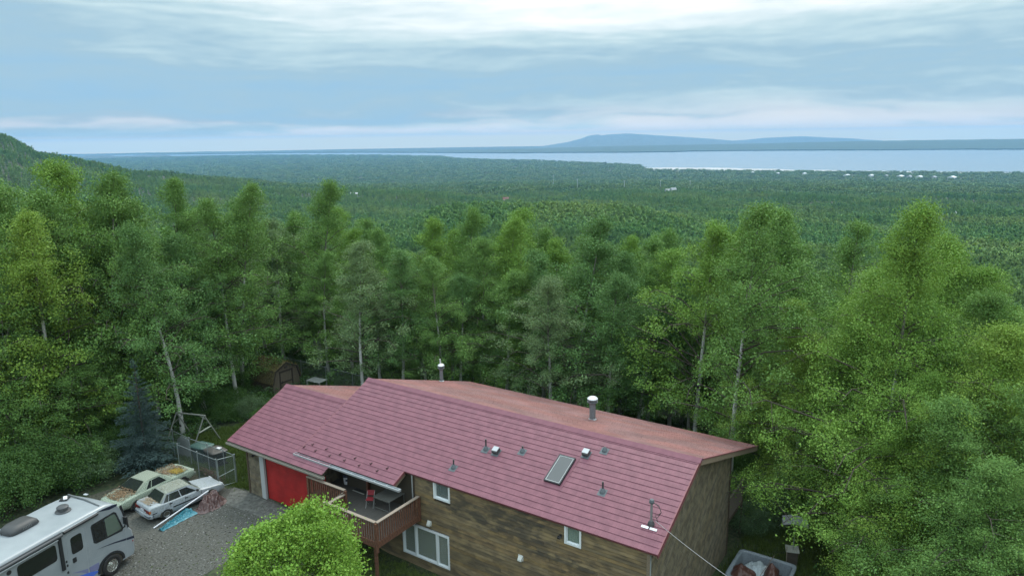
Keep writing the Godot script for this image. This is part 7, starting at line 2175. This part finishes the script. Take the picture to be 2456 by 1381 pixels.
func blue_car() -> void:
	# glimpsed through the leaves past the motorhome
	var blue := plain("car_blue_grey", lin(0.16, 0.24, 0.36), 0.35)
	var p := on_ground(100, 935)
	var car := thing("parked_car", "blue-grey car glimpsed through the birch leaves", "car", Transform3D(Basis(Vector3.UP, 0.9), p))
	part("body", car_shell(4.6, 1.8, [[-0.5, 0.40, 0.70, 0.9, 0.64], [-0.46, 0.25, 0.82, 0.98, 0.76], [-0.2, 0.22, 0.95, 1.0, 0.88], [0.1, 0.22, 0.98, 1.0, 0.9], [0.4, 0.25, 1.0, 0.99, 0.92], [0.49, 0.35, 0.9, 0.94, 0.8], [0.5, 0.4, 0.7, 0.9, 0.64]]).mesh(), blue, car)
	cabin(car, blue, blue, plain("car_glass", Color.WHITE), 1.8, 0.97, 1.55, [-0.9, -0.3, 1.5, 2.0], 0.18, [[0.1, 0.5, 0.5, 0.16], [0.53, 0.9, 0.92, 0.53]])
	for z in [-1.4, 1.4]:
		for sg in [-1.0, 1.0]:
			var b := MB.new(); b.tube([Vector3(sg * 0.72, 0.32, z), Vector3(sg * 0.91, 0.32, z)], [0.32, 0.32], 16); part("wheel", b.mesh(), plain("tyre", Color.WHITE), car)

# ---------------------------------------------------------------- small things
func make_small() -> void:
	var r := RandomNumberGenerator.new(); r.seed = 19
	# tarpaulins and the white pole by the saloon car
	var nn := FastNoiseLite.new(); nn.seed = 30; nn.frequency = 1.0; nn.fractal_octaves = 3
	var brown := plain("tarp_brown", lin(0.095, 0.055, 0.052), 0.38)
	var heap := thing("brown_tarp", "crumpled brown tarpaulin heap beside the white saloon car", "tarp", hx(-25.42, 0.02, 8.0, 0.12))
	var hf := func(u: float, v: float) -> Vector3:
		var x := (u - 0.5) * 1.25; var z := (v - 0.5) * 2.0
		var d := Vector2(x / 0.62, z / 1.0).length()
		var rim: float = 0.98 + 0.16 * nn.get_noise_2d(atan2(z, x) * 2.0, 77.0)
		if d > rim: x *= rim / d; z *= rim / d
		var rd := 1.0 - absf(nn.get_noise_2d(x * 2.6 + 3.0, z * 2.2)) * 2.4
		var h: float = 0.80 * (1.0 - smoothstep(0.15, 1.02, d)) * (0.62 + 0.5 * nn.get_noise_2d(x * 1.1, z * 1.4 + 9.0)) + 0.16 * rd * (1.0 - smoothstep(0.5, 1.05, d))
		h += 0.30 * exp(-(pow((x + 0.2) / 0.3, 2.0) + pow((z + 0.45) / 0.35, 2.0)))
		return Vector3(x + 0.05 * nn.get_noise_2d(z * 4.0, x * 3.0), max(0.012, h), z + 0.05 * nn.get_noise_2d(x * 4.0, z * 3.0 + 50.0))
	part("sheet", rug(56, 80, hf).mesh(), brown, heap)
	var teal := plain("tarp_teal", lin(0.025, 0.165, 0.215), 0.42)
	var bt := thing("blue_tarp", "turquoise-blue tarpaulin lying on the gravel beside the white saloon car", "tarp", hx(-25.5, 0.016, 9.95, 0.19))
	var bf := func(u: float, v: float) -> Vector3:
		var w := 0.72 * (1.0 - 0.72 * v) + 0.10 * nn.get_noise_2d(v * 5.0, 3.0)
		var x := (u - 0.62) * w * 1.5; var z := -1.0 + v * 2.1
		var rd := 1.0 - absf(nn.get_noise_2d(x * 5.0 + 20.0, z * 3.0)) * 3.0
		return Vector3(x, 0.02 + 0.16 * max(0.0, rd) * sin(u * PI) + 0.10 * (1.0 - v) * sin(u * PI), z + 0.06 * nn.get_noise_2d(x * 6.0, 5.0))
	part("sheet", rug(36, 60, bf).mesh(), teal, bt)
	var pole := thing("white_pole", "long white pole leaning on the brown tarpaulin", "pole", HX)
	var b := MB.new(); b.bar(Vector3(-25.87, 0.05, 11.1), Vector3(-25.66, 0.86, 7.9), 0.07, 0.04); part("pole", b.mesh(), plain("pole_white", lin(0.55, 0.56, 0.6), 0.5), pole)
	# on the deck
	var fl := 1.856
	var tt := thing("patio_table", "grey square patio table on the deck", "table", hx(-14.3, fl, 5.06))
	var tm := textured("table_grey", tex.grain, Vector3(3, 3, 3), 0.6, lin(0.115, 0.12, 0.112))
	for k in 7:
		b = MB.new(); b.span(Vector3(-0.56 + k * 0.162, 0.72, -0.56), Vector3(-0.56 + k * 0.162 + 0.155, 0.745, 0.56)); part("slat", b.mesh(), tm, tt)
	b = MB.new(); b.span(Vector3(-0.56, 0.68, -0.56), Vector3(0.57, 0.72, -0.52)); b.span(Vector3(-0.56, 0.68, 0.52), Vector3(0.57, 0.72, 0.56)); part("apron", b.mesh(), tm, tt)
	for q in [[-0.52, -0.52], [0.53, -0.52], [-0.52, 0.52], [0.53, 0.52]]:
		b = MB.new(); b.tube([Vector3(q[0], 0, q[1]), Vector3(q[0], 0.69, q[1])], [0.02, 0.02], 6); part("leg", b.mesh(), plain("leg_grey", lin(0.10, 0.11, 0.105), 0.5), tt)
	b = MB.new(); b.tube([Vector3(-0.52, 0.16, 0.52), Vector3(0.53, 0.16, 0.52)], [0.012, 0.012], 5); part("stretcher", b.mesh(), plain("leg_grey", Color.WHITE), tt)
	var ch := thing("folding_chair", "small red folding chair beside the patio table", "chair", hx(-15.25, fl, 5.45, 0.5))
	var cm := plain("chair_red", lin(0.22, 0.022, 0.03), 0.6)
	b = MB.new(); b.box(Vector3(0, 0.42, 0), Vector3(0.38, 0.03, 0.34), Basis(Vector3(1, 0, 0), 0.08)); part("seat", b.mesh(), cm, ch)
	b = MB.new(); b.box(Vector3(0, 0.66, -0.20), Vector3(0.38, 0.26, 0.025), Basis(Vector3(1, 0, 0), -0.2)); part("backrest", b.mesh(), cm, ch)
	for sg in [-0.19, 0.19]:
		for q in [[Vector3(sg, 0, -0.22), Vector3(sg, 0.42, 0.16)], [Vector3(sg, 0, 0.22), Vector3(sg, 0.78, -0.24)]]:
			b = MB.new(); b.tube([q[0], q[1]], [0.012, 0.012], 5); part("leg", b.mesh(), plain("leg_pale", lin(0.35, 0.36, 0.36), 0.4, 0.5), ch)
	var bu := thing("plastic_bucket", "white square bucket with a dark lid on the deck by the porch wall", "bucket", hx(-18.1, fl, 4.35, 0.6))
	var ring := func(w: float, y: float) -> Array:
		var o := []
		for k in 16:
			var a := TAU * k / 16.0
			o.append(Vector3(w * signf(cos(a)) * pow(absf(cos(a)), 0.5), y, -w * signf(sin(a)) * pow(absf(sin(a)), 0.5)))
		return o
	b = MB.new(); b.loft([ring.call(0.155, 0.0), ring.call(0.17, 0.03), ring.call(0.19, 0.40), ring.call(0.19, 0.42)]); part("pail", b.mesh(), plain("bucket_white", lin(0.58, 0.6, 0.64), 0.45), bu)
	b = MB.new(); b.loft([ring.call(0.20, 0.42), ring.call(0.20, 0.46), ring.call(0.15, 0.52), ring.call(0.08, 0.53)]); part("lid", b.mesh(), plain("bucket_navy", lin(0.02, 0.025, 0.05), 0.5), bu)
	b = MB.new(); b.tube([Vector3(-0.20, 0.42, 0), Vector3(-0.16, 0.62, 0), Vector3(0, 0.70, 0), Vector3(0.16, 0.62, 0), Vector3(0.20, 0.42, 0)], [0.008, 0.008, 0.008, 0.008, 0.008], 5); part("handle", b.mesh(), plain("lamp_black", Color.WHITE), bu)
	b = MB.new(); b.box(Vector3(0.0, 0.26, 0.182), Vector3(0.13, 0.13, 0.012)); part("label", b.mesh(), plain("bucket_navy", Color.WHITE), bu)
	var dm := thing("doormat", "dark doormat with a pale edge in front of the porch door", "doormat", hx(-16.85, fl, 4.45))
	b = MB.new(); b.span(Vector3(-0.42, 0.0, -0.30), Vector3(0.42, 0.015, 0.26)); part("mat", b.mesh(), textured("mat_dark", tex.grain, Vector3(6, 6, 6), 0.95, lin(0.03, 0.03, 0.03)), dm)
	b = MB.new(); b.span(Vector3(-0.42, 0.0, 0.27), Vector3(0.42, 0.02, 0.33)); part("edge", b.mesh(), plain("mat_edge", lin(0.3, 0.3, 0.28), 0.8), dm)
	var gr := thing("covered_grill", "barbecue under a dark green cover at the end of the deck", "grill", hx(-13.25, fl, 4.15))
	b = MB.new()
	var cr := []
	for q in [[0.0, 0.36, 0.30], [0.5, 0.34, 0.29], [0.85, 0.33, 0.28], [1.08, 0.24, 0.22], [1.13, 0.10, 0.12]]:
		var o := []
		for k in 18:
			var a := TAU * k / 18.0
			var wv := 1.0 + 0.04 * sin(k * 2.4 + q[0] * 3.0)
			o.append(Vector3(q[1] * wv * signf(cos(a)) * pow(absf(cos(a)), 0.5), q[0], -q[2] * wv * signf(sin(a)) * pow(absf(sin(a)), 0.5)))
		cr.append(o)
	b.loft(cr); part("cover", b.mesh(), plain("cover_green", lin(0.022, 0.034, 0.030), 0.6), gr)
	var st := thing("step_stool", "low grey stool beside the patio table near the deck railing", "stool", hx(-13.3, fl, 5.45, 0.2))
	b = MB.new(); b.span(Vector3(-0.2, 0.36, -0.15), Vector3(0.2, 0.39, 0.15)); part("seat", b.mesh(), plain("stool_grey", lin(0.16, 0.17, 0.16), 0.6), st)
	for q in [[-0.17, -0.12], [0.17, -0.12], [-0.17, 0.12], [0.17, 0.12]]:
		b = MB.new(); b.tube([Vector3(q[0] * 1.1, 0, q[1] * 1.1), Vector3(q[0], 0.36, q[1])], [0.014, 0.014], 5); part("leg", b.mesh(), plain("leg_grey", Color.WHITE), st)
	# the overhead cable to the mast
	var cab := thing("overhead_cable", "pale overhead service cable slanting down from the roof mast", "cable", Transform3D())
	var p0 := hp(-0.55, fy(3.59) + 0.32, 3.72)
	var q1 := on_level(1737, 1378, 4.55)
	var far := p0 + (q1 - p0) * 3.2
	var pts := []; var rad := []
	for k in 25:
		var t := k / 24.0
		var p := p0.lerp(far, t)
		p.y = lerpf(p0.y, p0.y + 0.6, t) - 1.9 * t * (1.0 - t) * 1.0
		pts.append(p); rad.append(0.010)
	b = MB.new(); b.tube(pts, rad, 6); part("cable", b.mesh(), plain("cable_pale", lin(0.26, 0.27, 0.28), 0.5, 0.3), cab)
	far_buildings()

func far_buildings() -> void:
	# [px, py of the roof line, width px, height px, roof colour, wall colour, label]
	var w := lin(0.62, 0.64, 0.66); var t := lin(0.40, 0.38, 0.34); var g := lin(0.28, 0.30, 0.31)
	var list := [
		[1580, 452, 24, 5, w, w, "long low white building among the trees of the plain"], [1602, 453, 14, 8, g, w, "white gabled building in the cluster on the plain"], [1615, 450, 14, 10, g, t, "tan gabled building in the cluster on the plain"],
		[1213, 473, 14, 9, lin(0.16, 0.07, 0.05), lin(0.62, 0.55, 0.42), "cream house with a brown roof on the wooded knoll"], [1330, 476, 6, 4, g, w, "small pale roof showing through the wood on the knoll"],
		[2032, 418, 14, 3, w, w, "white shore building at the end of the row by the mud flats"], [2090, 418, 12, 4, w, w, ""], [2126, 419, 10, 3, g, w, ""], [2160, 420, 18, 4, w, t, ""], [2182, 420, 12, 4, g, w, ""], [2206, 421, 16, 4, w, w, ""], [2240, 422, 16, 4, g, w, ""], [2284, 422, 22, 5, w, w, "longest white shore building in the row by the mud flats"],
		[1930, 414, 9, 3, w, w, ""], [1866, 414, 8, 2, w, g, ""], [1805, 412, 8, 2, w, w, ""],
		[2215, 455, 30, 4, lin(0.2, 0.3, 0.1), lin(0.2, 0.3, 0.1), ""], [2288, 508, 30, 9, g, g, "grey-roofed house in the valley wood"], [250, 445, 18, 4, w, w, "white roof among the trees on the wooded hillside"], [560, 465, 16, 4, w, t, "pale roof below the wooded hill"], [622, 457, 16, 6, g, w, "grey-roofed white house below the wooded hill"], [640, 468, 8, 5, w, w, "small white house below the wooded hill"], [850, 462, 24, 5, g, w, "pale house in the wood of the plain"]]
	for k in list:
		if k[0] == 2215: continue
		var gp := on_ground(k[0], k[1] + k[3] + 3.0)
		var d := Vector2(gp.x, gp.z).length() * 0.99
		var sc := d / FOCAL
		var top := at_distance(k[0], k[1], d)
		var W: float = max(k[2] * sc, 6.0); var H: float = k[3] * sc
		var D := W * 0.55
		var lab: String = k[6] if k[6] != "" else "low white building in the row along the shore"
		var o := thing("distant_building", lab, "building", Transform3D(Basis(Vector3.UP, atan2(-gp.x, gp.z) + PI * 0.0 + 0.25), Vector3(gp.x * 0.99, top.y - H, gp.z * 0.99)), "buildings along the shore" if k[6] == "" else "")
		var b := MB.new(); b.span(Vector3(-W * 0.5, -14.0, -D * 0.5), Vector3(W * 0.5, H * 0.55, D * 0.5)); part("wall", b.mesh(), plain("far_wall_%s" % (k[5] as Color).to_html(), k[5], 0.8), o)
		b = MB.new(); b.prism([Vector2(-D * 0.58, H * 0.52), Vector2(D * 0.58, H * 0.52), Vector2(0, H * 1.05)], -W * 0.53, W * 0.53, Transform3D(Basis(Vector3(0, 0, -1), Vector3.UP, Vector3(1, 0, 0)), Vector3.ZERO)); part("roof", b.mesh(), plain("far_roof_%s" % (k[4] as Color).to_html(), k[4], 0.7), o)
		if k[3] >= 6:
			for q in 3:
				b = MB.new(); b.span(Vector3(-W * 0.36 + q * W * 0.28, H * 0.1, D * 0.5), Vector3(-W * 0.22 + q * W * 0.28, H * 0.38, D * 0.5 + 0.1)); part("window", b.mesh(), plain("far_window", lin(0.03, 0.04, 0.05), 0.2), o)
	for k in [[1327, 421, 446], [1385, 430, 450], [1498, 434, 452], [1585, 433, 452], [1656, 434, 444]]:
		var gp := on_ground(k[0], k[2] + 3.0)
		var d := Vector2(gp.x, gp.z).length() * 0.98
		var top := at_distance(k[0], k[1], d)
		var bot := Vector3(top.x, ground(top.x, top.z), top.z)
		var o := thing("radio_mast", "thin pale radio mast standing above the wooded plain", "mast", Transform3D(Basis(), bot), "radio masts on the plain")
		var H := top.y - bot.y
		var b := MB.new()
		for q in 3:
			var a := TAU * q / 3.0
			b.tube([Vector3(cos(a), 0, sin(a)) * 1.3, Vector3(cos(a) * 0.35, H, sin(a) * 0.35)], [0.32, 0.26], 4)
		part("legs", b.mesh(), plain("mast_pale", lin(0.5, 0.52, 0.54), 0.5), o)
		b = MB.new()
		for q in 14: b.bar(Vector3(-1.2 + q * 0.06, H * q / 14.0, 0.4), Vector3(1.2 - q * 0.06, H * (q + 1) / 14.0, 0.4), 0.2, 0.2)
		part("lattice", b.mesh(), plain("mast_pale", Color.WHITE), o)
		b = MB.new(); b.box(Vector3(0, H, 0), Vector3(5.0, 1.6, 1.2)); part("antenna_head", b.mesh(), plain("mast_pale", Color.WHITE), o)
